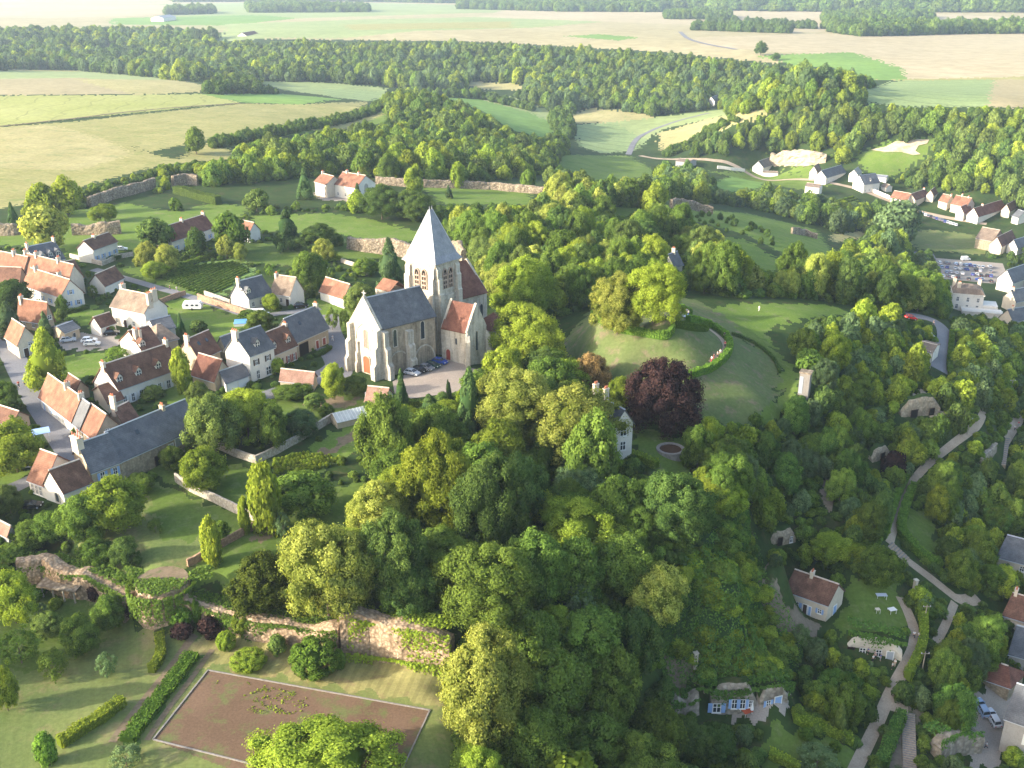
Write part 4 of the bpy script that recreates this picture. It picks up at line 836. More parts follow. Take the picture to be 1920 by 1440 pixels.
# ------------------------------------------------------------------ roads, paths, walls, hedges
G['asphalt'] = ground_mat('asphalt', (.16,.16,.17), (.21,.205,.21), None, .12, 3, None, .05)
G['pathm'] = ground_mat('pale_path', (.30,.235,.17), (.40,.32,.235), None, .3, 3)
G['sand'] = ground_mat('sand_path', (.36,.27,.18), (.44,.34,.24), None, .3, 3)
def wline(pts, sm=2, step=2.0):
    w_ = [tuple(pick(*p)) for p in pts]
    w_ = smooth(w_, sm) if sm else w_
    return [Vector((x, y, float(ground(x, y)))) for x, y, z in dens(w_, step)]
def offs(L, d):
    out = []
    for i, p in enumerate(L):
        a, b = L[max(0,i-1)], L[min(len(L)-1,i+1)]; t = Vector((b.x-a.x, b.y-a.y, 0)).normalized(); n = Vector((t.y,-t.x,0))
        out.append(p + n*d)
    return out
def ribbon(name, pts, wd, mat, lift=.06, sm=2, step=1.5, kind='structure'):
    L = wline(pts, sm, step); cols_ = 5; V = []; F = []
    for j in range(cols_):
        for p in offs(L, (j/(cols_-1)-.5)*wd): V.append((p.x, p.y, float(ground(p.x, p.y)) + lift))
    n = len(L)
    for j in range(cols_-1):
        for i in range(n-1): F.append((j*n+i, j*n+i+1, (j+1)*n+i+1, (j+1)*n+i))
    F = np.array(F)[:, ::-1]
    o = link(name, npmesh(name, V, F, [mat], smooth_=True)); tag(o, kind=kind); return L
ROADPX = []
def road(name, pts, wd, mat, **k): ROADPX.append((pts, wd)); return ribbon(name, pts, wd, mat, **k)
road('road', [(-60,560),(-15,610),(18,655),(55,730),(95,790),(128,840),(142,866)], 5.6, G['asphalt'])
road('road', [(-60,945),(0,925),(40,908),(62,898)], 4, G['asphalt'])
road('road', [(175,505),(232,521),(307,543),(362,558),(425,578),(470,596),(520,588),(560,584),(600,578)], 3.2, G['asphalt'])
road('road', [(618,590),(622,625),(640,655),(628,690),(590,708),(540,728),(490,745),(445,752),(400,768)], 5.0, G['asphalt'])
road('road', [(612,650),(632,672),(640,705),(600,722)], 6.5, G['asphalt'], lift=.05)
road('road', [(1700,590),(1740,596),(1768,612),(1775,640),(1765,672),(1760,694)], 5.5, G['asphalt'])
road('path', [(1846,762),(1838,795),(1815,812),(1780,838),(1745,865),(1716,895),(1700,920),(1685,960),(1672,1000),(1667,1020)], 1.9, G['pathm'])
road('path', [(1700,1050),(1740,1080),(1775,1108),(1800,1128),(1835,1122)], 2.8, G['pathm'])
road('path', [(1790,1130),(1772,1175),(1755,1205)], 1.6, G['pathm'])
road('path', [(1688,1120),(1704,1150),(1716,1185),(1714,1215),(1700,1245),(1680,1280),(1664,1310),(1650,1345),(1628,1390),(1600,1450)], 2.2, G['pathm'])
road('path', [(1660,1320),(1680,1325),(1703,1335)], 2.2, G['pathm'])
road('path', [(1915,780),(1900,800),(1885,822)], 2.6, G['pathm'])
road('path', [(1327,615),(1350,632),(1363,650),(1361,664),(1335,682)], 2.0, G['sand'])
road('road', [(1178,290),(1190,262),(1215,247),(1258,230),(1330,212)], 5, G['asphalt'], lift=.2)
road('road', [(1200,292),(1300,302),(1400,320),(1500,336),(1600,352),(1660,374),(1720,396),(1790,412),(1850,420)], 5, G['pathm'], lift=.15)
road('track', [(1275,60),(1290,75),(1330,85),(1380,93)], 7, G['asphalt'], lift=.5)
road('track', [(-60,242),(0,237),(110,226),(230,211),(340,201),(450,194)], 3, G['soil'], lift=.2)
ribbon('track', [(366,1190),(338,1224),(290,1288),(240,1350),(210,1392)], 1.2, G['soil'], lift=.05)
ribbon('track', [(398,1218),(352,1282),(308,1338),(276,1388)], .9, G['soil'], lift=.05)
# sheets with their own outline
def sheet(name, pts, mat, lift=.05, step=1.2):
    P_ = np.array([tuple(pick(x, y))[:2] for x, y in dens(pts, 12, True)]); x0, y0 = P_.min(0); x1, y1 = P_.max(0)
    import mathutils
    bm_pts = [Vector(p) for p in P_]; 
    xs = np.arange(x0, x1, step); ys = np.arange(y0, y1, step); X, Y = np.meshgrid(xs, ys); m = inside(P_, X, Y)
    pts_in = [Vector((a, b)) for a, b in zip(X[m], Y[m])]; n = len(bm_pts)
    r_ = mathutils.geometry.delaunay_2d_cdt(bm_pts + pts_in, [(i, (i+1) % n) for i in range(n)], [list(range(n))], 1, 1e-4)
    V = np.array([(v.x, v.y, 0) for v in r_[0]]); V[:,2] = ground(V[:,0], V[:,1]) + lift
    tri = [f for f in r_[2] if len(f) == 3]
    o = link(name, npmesh(name, V, tri, [mat], smooth_=True)); tag(o, kind='structure'); return P_
G['fore'] = ground_mat('church_forecourt_gravel', (.27,.225,.19), (.33,.28,.235), None, .2, 3, None, .05)
SHEETPX = [[(736,716),(765,700),(842,668),(880,690),(940,700),(905,722),(860,735),(770,748),(740,738)]]
sheet('forecourt', SHEETPX[0], G['fore'], .08)
# kerb round the clay court
kc = [(390,1257),(806,1332),(757,1440),(705,1540)]
def kerbline(a, b):
    A_, B_ = pick(*a), pick(*b); L = dens([tuple(A_), tuple(B_)], 2.5); mb = MB()
    for p, q in zip(L[:-1], L[1:]):
        p = Vector((p[0],p[1],float(ground(p[0],p[1])))); q = Vector((q[0],q[1],float(ground(q[0],q[1])))); d = (q-p).normalized(); n = Vector((d.y,-d.x,0))*.11
        mb.hexa([p-n-Vector((0,0,.2)), q-n-Vector((0,0,.2)), q+n-Vector((0,0,.2)), p+n-Vector((0,0,.2))], [p-n+Vector((0,0,.14)), q-n+Vector((0,0,.14)), q+n+Vector((0,0,.14)), p+n+Vector((0,0,.14))])
    tag(mb.build('kerb', M['kerb'], None, loc=tuple(A_)), kind='structure')
M['kerb'] = plain('pale_concrete', (.22,.20,.18), .9, var=.25, scale=2)
kerbline((390,1257),(806,1332)); kerbline((806,1332),(728,1500)); kerbline((390,1257),(287,1387)); kerbline((287,1387),(520,1445))
def steps(name, label, a, b, wd, n):
    A_, B_ = pick(*a), pick(*b); e = empty(name, tuple(A_), label, 'steps'); D = B_-A_; d = Vector((D.x,D.y,0)).normalized(); s = Vector((d.y,-d.x,0)); 
    mb = MB(); L = Vector((D.x,D.y,0)).length/n
    for k in range(n):
        p = A_ + D*(k/n); zt = lerp(A_.z, B_.z, k/n) + .22; o = Vector((p.x,p.y,zt-1.2)) - s*wd/2
        mb.obox(o, s*wd, d*(L*.42), Vector((0,0,1.2)), 0); mb.obox(o+d*(L*.42), s*wd, d*(L*.58-.01), Vector((0,0,1.08)), 1)
    mb.build('tread', [M['kerb'], G['pathm']], e)
    ROADPX.append(([a,b], wd))
steps('stone_steps', 'long flight of pale steps running down to the bottom edge right of the path', (1703,1338), (1706,1450), 2.3, 26)
steps('stone_steps', 'short curved flight of steps where the upper path turns', (1668,1022), (1700,1052), 2.6, 7)
steps('stone_steps', 'steps climbing through dirt at the right edge beside the yellow conifer', (1886,822), (1878,872), 2.0, 13)
# rough masonry walls
from mathutils import noise as mnoise
def nz(x, y, z, f): return mnoise.noise(Vector((x*f, y*f, z*f)))
def rough_wall(name, label, cat, pts, hts, thick, mat, rag=.3, step=.5, back=0, group=None, sm=0, loop=False):
    w_ = [(*tuple(pick(*p)), h) for p, h in zip(pts, hts)]
    if sm: w_ = smooth(w_, sm)
    L = dens(w_, step); P = [Vector((p[0],p[1],0)) for p in L]; n = len(P)
    o1, o2 = offs(P, thick/2), offs(P, -thick/2); V = []; F = []; rows = max(3, int(max(hts)/.55)+2); seed = len(label)*3.7
    tops = [L[i][3] + rag*(1.5*nz(P[i].x, P[i].y, seed, .22) + .9*nz(P[i].x, P[i].y, seed, .7)) for i in range(n)]
    def pt(base, nn, i, t):
        g_ = float(ground(P[i].x, P[i].y)); g2 = min(g_, float(ground(base.x, base.y)))-1.0; z = lerp(g2, g_+tops[i], t)
        j = rag*(.9*nz(base.x, base.y, z, .35) + .6*nz(base.x, base.y, z, 1.1)) + (1-t)*.12*thick - (rag*.35 if t > .97 else 0)
        q = base + nn*j; return (q.x, q.y, z)
    for o in (o1, o2):
        for i in range(n):
            nn = (o[i]-P[i]).normalized()
            for k in range(rows): V.append(pt(o[i], nn, i, k/(rows-1)))
    for i in range(n):
        V.append((P[i].x, P[i].y, float(ground(P[i].x, P[i].y))+tops[i]+rag*.4))
    def idx(s, i, k): return s*n*rows + i*rows + k
    mid = 2*n*rows
    for i in range(n-1):
        for k in range(rows-1):
            F.append((idx(0,i,k), idx(0,i,k+1), idx(0,i+1,k+1), idx(0,i+1,k))); F.append((idx(1,i,k), idx(1,i+1,k), idx(1,i+1,k+1), idx(1,i,k+1)))
        F.append((idx(0,i,rows-1), mid+i, mid+i+1, idx(0,i+1,rows-1))); F.append((mid+i, idx(1,i,rows-1), idx(1,i+1,rows-1), mid+i+1))
    for i in (0, n-1):
        for k in range(rows-1): F.append((idx(0,i,k), idx(1,i,k), idx(1,i,k+1), idx(0,i,k+1)))
    b = V[0]; V = [(x-b[0], y-b[1], z-b[2]) for x, y, z in V]
    o = link(name, npmesh(name, V, F, [M[mat]]), None, b); tag(o, label, cat, group); ROADPX.append((pts, thick*.7)); return o, L
M['ruin'] = wallmat('ruined_grey_stone', (.34,.29,.23), .45, 1.6, .8)
M['quarryw'] = wallmat('sandy_quarry_rock', (.46,.38,.27), .3)
M['wallw'] = wallmat('pale_garden_wall', (.52,.47,.40), .25, 2.2)
M['brickw'] = wallmat('brick_topped_wall', (.42,.27,.19), .3, 2.5)
rough_wall('rampart', 'tall pale ruined rampart face hung with creeper above the lawn', 'wall', [(641,1204),(700,1216),(760,1226),(848,1242)], [6.3,6.6,6.0,4.6], 2.6, 'ramp', .32)
rough_wall('rampart', 'long low rubble rampart between the round tower and the tall ruined face', 'wall', [(352,1150),(400,1166),(483,1187),(562,1200),(641,1205)], [3.4,3.2,3.2,3.4,3.4], 2.0, 'ramp', .26)
rough_wall('rampart', 'crumbling rock wall with cave openings left of the round tower', 'wall', [(40,1098),(92,1092),(135,1110),(170,1110),(205,1122),(250,1150)], [4.8,5.2,4.6,4.2,3.4,4.0], 2.4, 'ramp', .4)
cvp = pick(118,1112)
cb = MB(); cb.box(cvp + Vector((0,1.2,-.3)), 6.5, 2.2, 2.4, 0, -.25); cb.obox(cvp+Vector((-3.6,-1.5,2.1)), (7.4,-1.6,0), (1,4.2,.6), (0,0,.3), 1)
for k in range(4): cb.tube(cvp+Vector((-3+2*k,-.9-.45*k,-.5)), cvp+Vector((-3+2*k,-.9-.45*k,2.2)), .16, .16, 6, 2)
tag(cb.build('lean_to_shelter', [M['black'], M['ruin'], M['wallw']], None, loc=tuple(cvp)), 'open stone shelter built against the rock wall', 'shelter')
# round tower
tp = pick(300,1164); tb = MB(); nseg = 26; r_ = np.random.default_rng(5)
for k in range(8):
    z0, z1 = -1+k*.85, -1+(k+1)*.85
    def rg(z, s): return [Vector((tp.x+math.cos(2*math.pi*i/nseg)*(4.5-.05*z+.12*math.sin(i*3+s*2)), tp.y+3.2+math.sin(2*math.pi*i/nseg)*(4.5-.05*z+.12*math.sin(i*3+s*2)), tp.z+z)) for i in range(nseg)]
    if k == 0: A_ = rg(z0, k)
    B_ = rg(z1, k+1)
    for i in range(nseg): tb.face([A_[i], A_[(i+1)%nseg], B_[(i+1)%nseg], B_[i]])
    A_ = B_
tb.face([p-Vector((0,0,.01)) for p in A_], 1)
tag(tb.build('round_tower', [M['ramp'], G['soil']], None, loc=tuple(tp)), 'round stump of a stone tower crowned with creeper', 'tower')
TOWER = tp + Vector((0,3.2,5.6))
GW = [
 ('garden wall of white stone between the two lawns below the slate roofs',[(330,903),(365,925),(400,940),(440,960),(482,978)],[1.9]*5,.45,'wallw'),
 ('low brown garden wall running down to the yew tree',[(352,1062),(385,1045),(430,1018),(488,985)],[1.5]*4,.45,'brickw'),
 ('old rubble wall stepping along the vegetable garden',[(402,838),(440,855),(480,868),(520,850),(560,828),(600,803),(622,790)],[1.7]*7,.5,'wallw'),
 ('brick topped wall along the lane behind the caravan lawn',[(372,562),(405,573),(445,586),(490,604)],[1.9]*4,.5,'brickw'),
 ('pale wall at the edge of the crop rows beside the grey roofed house',[(384,553),(405,560),(432,570)],[1.3]*3,.4,'wallw'),
 ('stone wall edging the terrace of the small white cottage',[(132,483),(160,490),(192,498),(222,485),(250,480)],[1.5]*5,.4,'wallw'),
 ('short wall across the lawn behind the caravan',[(300,570),(320,562),(348,553)],[1.5]*3,.4,'brickw'),
 ('low stone wall beside the long lawn right of the church garden',[(640,492),(665,500),(690,515)],[1.4]*3,.4,'wallw'),
]
for lb, p, h, t, m_ in GW: rough_wall('garden_wall', lb, 'wall', p, h, t, m_, .08, .8)
RW = [
 ('ruined castle wall block behind the small white cottage',[(137,440),(165,439),(200,439),(228,437)],[3.8,3.4,4.6,4.6],2.4),
 ('ruined wall with an arch at the far left edge',[(-40,440),(0,441),(28,440),(45,438)],[4.5,4.8,4.2,2.4],2.4),
 ('ruined rampart behind the tall tree left of the spire',[(655,465),(690,472),(740,478),(790,486)],[4,4.6,5.4,4.2],2.2),
 ('long ruined curtain wall below the hedge bank on the left',[(168,388),(210,374),(250,364),(290,352)],[4,4.5,4.5,4.5],1.8),
 ('piece of curtain wall in front of the dark trees',[(325,350),(350,346),(372,347)],[5,5,4.5],1.8),
 ('far curtain wall behind the priory lawn',[(705,345),(760,350),(830,352),(920,355),(1020,364)],[3.6]*5,1.6),
 ('ruined wall at the upper edge of the sloping meadow',[(1258,390),(1300,394),(1336,402)],[4.5,4.2,3.6],1.5),
 ('white wall fragment at the foot of the sloping meadow',[(1484,438),(1508,441),(1532,448)],[3.2]*3,1.2),
 ('stump of wall behind the church choir',[(850,478),(862,484),(870,492)],[5,6,4],1.6),
]
for lb, p, h, t in RW: rough_wall('ruined_wall', lb, 'wall', p, h, t, 'ruin', .45, 1.0)
rough_wall('roadside_wall', 'white roadside wall between the valley houses', 'wall', [(1612,352),(1640,362),(1668,374)], [2.5]*3, .8, 'white', .1, 2)
rough_wall('roadside_wall', 'pale low wall along the valley lane near the roofless house', 'wall', [(1345,316),(1370,319),(1396,322)], [2.2]*3, .8, 'white', .1, 2)
G['qsheet'] = ground_mat('pale_quarry_sheet', (.42,.34,.23), (.52,.43,.31), (.28,.27,.14), .05, .5, None, .6)
rough_wall('quarry_cliff', 'long pale quarry cliff under the wooded slope above the dark roofed valley house', 'cliff', [(1446,303),(1470,304),(1495,306),(1520,306),(1549,301)], [6,9,9.5,9,5], 5, 'quarryw', 1.4, 2)
sheet('quarry', [(1632,282),(1660,276),(1680,266),(1715,262),(1742,263),(1738,270),(1722,274),(1716,284),(1726,290),(1712,292),(1690,286),(1660,286)], G['qsheet'], .5, 3)
# ------- cave dwellings cut in the cliff foot
def cave_row(label, a, b, hh, mats, ops, name='cave_dwelling', depth=1.2):
    A_, B_ = pick(*a), pick(*b); z = min(A_.z, B_.z); e = empty(name, tuple((A_+B_)/2), label, 'cave house')
    D = Vector((B_.x-A_.x, B_.y-A_.y, 0)); d = D.normalized(); n = Vector((d.y,-d.x,0)); n = n if n.y < 0 else -n
    L = D.length; K = max(8, int(L/.6)); V = []; rows = max(5, int(hh/.5)); brow = 5; sd = A_.x
    for k in range(K+1):
        t = k/K; hgt = hh*(.45+.55*min(1, math.sin(math.pi*min(1,max(0,t)))*1.7)) + .5*nz(k*.6, sd, 0, .5); p = Vector((A_.x,A_.y,0)) + D*t
        for r in range(rows+brow):
            if r < rows: z_ = -1 + (hgt+1)*r/(rows-1); bk = -.10*max(0,z_) - (.35 if r == rows-1 else 0)
            else: q_ = (r-rows+1)/brow; z_ = hgt + .5*math.sin(q_*1.5) + q_*.3; bk = -.35 - depth*q_ - .1*hgt
            w_ = p + n*(bk + .3*nz(p.x, p.y, z_, .6) + .15*nz(p.x, p.y, z_, 1.7)); V.append((w_.x, w_.y, z+z_ + (.25*nz(p.x,p.y,r,.8) if r >= rows-1 else 0)))
    R_ = rows+brow; F = [(k*R_+r, (k+1)*R_+r, (k+1)*R_+r+1, k*R_+r+1) for k in range(K) for r in range(R_-1)]
    for k in (0, K):
        c_ = Vector((A_.x,A_.y,0)) + D*(k/K) - n*depth; i0 = len(V); V.append((c_.x, c_.y, z-1)); F += [(i0, k*R_+r, k*R_+r+1, i0) for r in range(R_-1)]
    F = [f for f in F]; o_ = parent_world(e); me = bpy.data.meshes.new('rock_front'); me.from_pydata([(x-o_.x, y-o_.y, z2-o_.z) for x, y, z2 in V], [], [f if f[0] != f[3] else f[:3] for f in F]); me.materials.append(mats); me.materials.append(G['under']); me.polygons.foreach_set('material_index', [1 if (i_ < K*(R_-1) and i_ % (R_-1) >= rows) else 0 for i_ in range(len(me.polygons))]); me.update(); link('rock_front', me, e)
    for (u, zz, w_, h_, k_, sh) in ops: opening(e, Vector((A_.x,A_.y,0))+n*.3, Vector((B_.x,B_.y,0))+n*.3, z, u, zz, w_, h_, k_, sh, n)
    ROADPX.append(([a,((a[0]+b[0])/2,(a[1]+b[1])/2-15),b], 3.0)); return e
M['chalk'] = wallmat('whitewashed_rock', (.40,.36,.30), .45, 1.2, .6)
cave_row('cave house in white rock with bright blue shutters above the terrace', (1332,1336), (1418,1326), 5.4, M['chalk'], [(.12,.3,1.5,2.0,'w','blue'),(.5,1.2,1.0,2.0,'w','blue'),(.68,1.2,1.0,2.0,'w','blue'),(.86,1.5,.8,1.5,'w',None)])
cave_row('smaller cave house with one blue door right of the terrace', (1425,1326), (1476,1318), 3.6, M['chalk'], [(.25,.4,.9,1.5,'w','blue'),(.6,.1,1.3,2.1,'d','blue')])
rough_wall('rock_outcrop', 'jagged pale rock left of the blue shuttered cave house', 'rock', [(1254,1330),(1268,1334),(1284,1334),(1304,1324)], [2.2,2.8,2.2,3.2], 2.0, 'chalk', .5)
cave_row('row of cave rooms with doors and people in front below the terrace garden', (1585,1212), (1690,1240), 4.2, M['cream'], [(.1,.1,1.2,2.2,'o',None),(.3,.9,1.2,1.6,'w',None),(.58,.8,1.1,1.6,'w',None),(.78,.2,1.2,2.0,'d','grate')])
rough_wall('rock_outcrop', 'white chalk face of the cave yard beside the long steps', 'rock', [(1750,1418),(1770,1408),(1800,1402),(1830,1400)], [2.6,4.2,4.4,3.4], 2.6, 'chalk', .35)
cave_row('small grey cave front among shrubs above the bright yellow green tree', (1447,1020), (1492,1016), 3.0, M['stone'], [(.3,.2,1.0,1.9,'o',None),(.75,.4,.8,1.5,'w',None)])
cave_row('cave front hidden under the trees beside the purple bush', (1636,868), (1668,856), 3.2, M['stone'], [(.5,.2,1.4,2.0,'o',None)])
cave_row('pale cliff hollow above the dark parasol tree', (1690,782), (1762,776), 5.0, M['stone'], [(.3,.2,2,2.4,'o',None),(.75,.2,1.5,2.0,'o',None)])
rough_wall('rock_outcrop', 'white rock ledge beside the upper path', 'rock', [(1836,866),(1850,856),(1864,842)], [1.2,1.6,1.6], 1.4, 'chalk', .3)
# ------------------------------------------------------------------ plants
LM = dict(
 g=leaf_mat('mid_green_leaves', (.068,.118,.022), (.195,.29,.050), .35, .01),
 d=leaf_mat('dark_green_leaves', (.045,.085,.022), (.13,.20,.045), .28, .01),
 b=leaf_mat('bright_green_leaves', (.13,.19,.022), (.34,.42,.055), .42, .01),
 l=leaf_mat('lime_flowering_leaves', (.14,.19,.03), (.44,.48,.11), .38, .008),
 o=leaf_mat('orange_brown_leaves', (.15,.10,.035), (.40,.27,.11), .3, .004),
 u=leaf_mat('copper_leaves', (.016,.009,.011), (.07,.04,.034), .05, .003),
 w=leaf_mat('silver_green_leaves', (.065,.11,.045), (.17,.25,.10), .3, .01),
 c=leaf_mat('conifer_needles', (.04,.08,.026), (.125,.20,.06), .15, .008),
 y=leaf_mat('yew_needles', (.032,.052,.010), (.12,.15,.025), .15, .004),
 v=leaf_mat('olive_leaves', (.075,.115,.028), (.20,.27,.065), .3, .008),
 k=leaf_mat('cypress_needles', (.024,.047,.018), (.07,.115,.038), .1, .005),
 h=leaf_mat('hedge_leaves', (.06,.12,.018), (.18,.30,.042), .25, .006),
 i=leaf_mat('ivy_leaves', (.045,.10,.022), (.15,.27,.05), .22, .006))
BARK = plain('bark', (.12,.09,.065), .9, var=.3, scale=3)
def icos(n=1):
    t = (1+5**.5)/2; v = [(-1,t,0),(1,t,0),(-1,-t,0),(1,-t,0),(0,-1,t),(0,1,t),(0,-1,-t),(0,1,-t),(t,0,-1),(t,0,1),(-t,0,-1),(-t,0,1)]
    f = [(0,11,5),(0,5,1),(0,1,7),(0,7,10),(0,10,11),(1,5,9),(5,11,4),(11,10,2),(10,7,6),(7,1,8),(3,9,4),(3,4,2),(3,2,6),(3,6,8),(3,8,9),(4,9,5),(2,4,11),(6,2,10),(8,6,7),(9,8,1)]
    v = np.array(v, float); v /= np.linalg.norm(v[0]); return v, np.array(f)
IV, IF = icos()
def leaf_quads(C, Nn, size, r_, curl=.5, asp=.62):
    """one quad per leaf clump: centres, outward normals, sizes"""
    n = len(C); nn = Nn + r_.normal(0, curl, (n,3)); nn /= np.linalg.norm(nn, axis=1)[:,None]
    a = np.cross(nn, r_.normal(size=(n,3))); a /= np.linalg.norm(a, axis=1)[:,None]; b = np.cross(nn, a)
    s = (size*(.65+.7*r_.random(n)))[:,None] if np.ndim(size) == 0 else (size*(.65+.7*r_.random(n)))[:,None]
    V = np.stack([C-a*s*.5-b*s*asp*.5*r_.random((n,1)), C+a*s*.2-b*s*asp*.6, C+a*s*.6+b*s*asp*.2, C-a*s*.1+b*s*asp*.6], 1)
    V[:,2] += nn*s*.15; return V.reshape(-1,3), np.arange(4*n).reshape(n,4)
def crown_mesh(name, seed, shape, nl, leaves, size, lump=(.24,.42), core=True, spread=.22):
    r_ = np.random.default_rng(seed); P = []; Rr = []
    ga = math.pi*(3-5**.5)
    for i in range(nl):
        t = (i+.5)/nl; z = 1-2*t*(.93 if shape in ('round','dome') else 1); ph = ga*i + r_.normal(0,.3); z += r_.normal(0,.05)
        rr = r_.uniform(*lump); rad = math.sqrt(max(0,1-min(1,abs(z))**2))
        if shape == 'dome': rad = math.sqrt(max(0,1-max(0,z)**2))*(1 if z > -.5 else .85); z = max(z,-.75)
        if shape == 'cone': zz = r_.uniform(0,1)**.75; rad = 1-zz*.97; z = zz*2-1; rr *= .45+.55*(1-zz)
        if shape == 'column': z = r_.uniform(-1,1); rad = 1-.75*max(0,z)**2-.35*max(0,-z)**2; rr *= .8
        if shape == 'drop': rad *= .62 if z > .2 else 1
        if shape == 'weep': rad = math.sqrt(max(0,1-max(0,z)**2)); z = z*.9-.1
        if shape == 'ball': rad = math.sqrt(max(0,1-z*z)); rr = .2
        k = (1-rr*.75)*(r_.uniform(.74,1.14) if shape != 'ball' else 1)
        P.append((math.cos(ph)*rad*k, math.sin(ph)*rad*k, z*(1-rr*.6))); Rr.append(rr)
    P = np.array(P); Rr = np.array(Rr)
    if shape == 'dome':
        az_ = np.arctan2(P[:,1], P[:,0]); a1, a2, a3 = r_.random(3)*6.28; k = 1+.16*np.sin(2*az_+a1)+.12*np.sin(3*az_+a2+2*P[:,2]); P[:,:2] *= k[:,None]; P[:,2] *= 1+.12*np.sin(az_+a3)
    w_ = Rr**2/np.sum(Rr**2); cnt = np.maximum(3, (w_*leaves).astype(int)); tone = r_.uniform(.15,.7,nl)
    V = []; F = []; T = []; off = 0
    idx = np.repeat(np.arange(nl), cnt); n = len(idx)
    d = r_.normal(size=(n,3)); 
    out = P[idx]/np.maximum(.15, np.linalg.norm(P[idx], axis=1))[:,None]
    d = d/np.linalg.norm(d, axis=1)[:,None] + out*.55 + np.array([0,0,.28]); d /= np.linalg.norm(d, axis=1)[:,None]
    rad = Rr[idx]*(1+r_.normal(0, spread, n)*.6)
    C = P[idx] + d*rad[:,None]
    if shape == 'weep': C[:,2] -= .25*r_.random(n)*(np.hypot(C[:,0],C[:,1]))**2
    lv, lf = leaf_quads(C, d*.9+out*.2, size, r_, .38)
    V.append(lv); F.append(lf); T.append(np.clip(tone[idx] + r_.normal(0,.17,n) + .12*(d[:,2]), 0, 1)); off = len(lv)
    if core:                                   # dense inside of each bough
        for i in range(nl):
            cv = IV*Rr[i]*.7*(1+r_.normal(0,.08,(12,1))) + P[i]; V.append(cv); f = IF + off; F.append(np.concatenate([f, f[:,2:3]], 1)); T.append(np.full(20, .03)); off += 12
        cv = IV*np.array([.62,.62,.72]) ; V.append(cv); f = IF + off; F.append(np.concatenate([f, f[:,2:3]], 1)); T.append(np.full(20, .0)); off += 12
    V = np.concatenate(V); F = np.concatenate(F); T = np.concatenate(T)
    # triangles kept as their own faces
    tri = F[:,2] == F[:,3]
    me = bpy.data.meshes.new(name); q = F[~tri]; t_ = F[tri][:,:3]; loops = np.concatenate([q.ravel(), t_.ravel()]).astype(np.int32)
    me.vertices.add(len(V)); me.vertices.foreach_set('co', V.astype(np.float32).ravel()); me.loops.add(len(loops)); me.loops.foreach_set('vertex_index', loops)
    ls = np.concatenate([np.arange(len(q))*4, len(q)*4+np.arange(len(t_))*3]).astype(np.int32); lt = np.concatenate([np.full(len(q),4), np.full(len(t_),3)]).astype(np.int32)
    me.polygons.add(len(ls)); me.polygons.foreach_set('loop_start', ls); me.polygons.foreach_set('loop_total', lt)
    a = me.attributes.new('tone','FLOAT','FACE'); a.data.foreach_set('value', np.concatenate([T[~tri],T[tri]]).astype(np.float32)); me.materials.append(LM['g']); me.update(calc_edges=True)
    return me
CR = {
 'round': [crown_mesh('crown', 10+i, 'dome', 54, 11000, .078, (.17,.36), spread=.28) for i in range(4)],
 'wide': [crown_mesh('crown', 30+i, 'dome', 34, 6000, .11, (.28,.48)) for i in range(2)],
 'fine': [crown_mesh('crown', 50+i, 'dome', 80, 14000, .062, (.13,.30), spread=.3) for i in range(3)],
 'xfine': [crown_mesh('crown', 60+i, 'dome', 110, 26000, .044, (.11,.26), spread=.3) for i in range(2)],
 'cone': [crown_mesh('crown', 70+i, 'cone', 60, 7500, .085, (.2,.34)) for i in range(2)],
 'column': [crown_mesh('crown', 80+i, 'column', 46, 4500, .16, (.34,.55), spread=.3) for i in range(2)],
 'ball': [crown_mesh('crown', 90+i, 'ball', 90, 5500, .07, (.2,.2), spread=.08) for i in range(2)],
 'weep': [crown_mesh('crown', 95, 'weep', 90, 20000, .042, (.13,.27), spread=.28)],
 'shrub': [crown_mesh('crown', 100+i, 'dome', 20, 1500, .2, (.32,.5)) for i in range(3)],
 'mid': [crown_mesh('crown', 110+i, 'dome', 26, 1900, .17, (.28,.46)) for i in range(4)],
 'open': [crown_mesh('crown', 120+i, 'dome', 30, 2200, .12, (.16,.3), False, .5) for i in range(2)],
}
def trunk_mesh(seed, limbs=5):
    r_ = random.Random(seed); mb = MB(); mb.tube((0,0,-.08),(0,0,.55),.05,.036,8); mb.tube((0,0,.55),(.02,.01,.95),.036,.012,6)
    for k in range(limbs):
        a = 2*math.pi*k/limbs + r_.random(); z = .35+.3*r_.random(); p = Vector((0,0,z)); q = Vector((math.cos(a)*.2, math.sin(a)*.2, z+.2)); mb.tube(p,q,.022,.014,5); mb.tube(q,(q.x*1.7,q.y*1.7,q.z+.14),.014,.005,5)
    me = bpy.data.meshes.new('trunk'); me.from_pydata(mb.v, [], mb.f); me.materials.append(BARK); me.update(); return me
TR = [trunk_mesh(i) for i in range(3)]
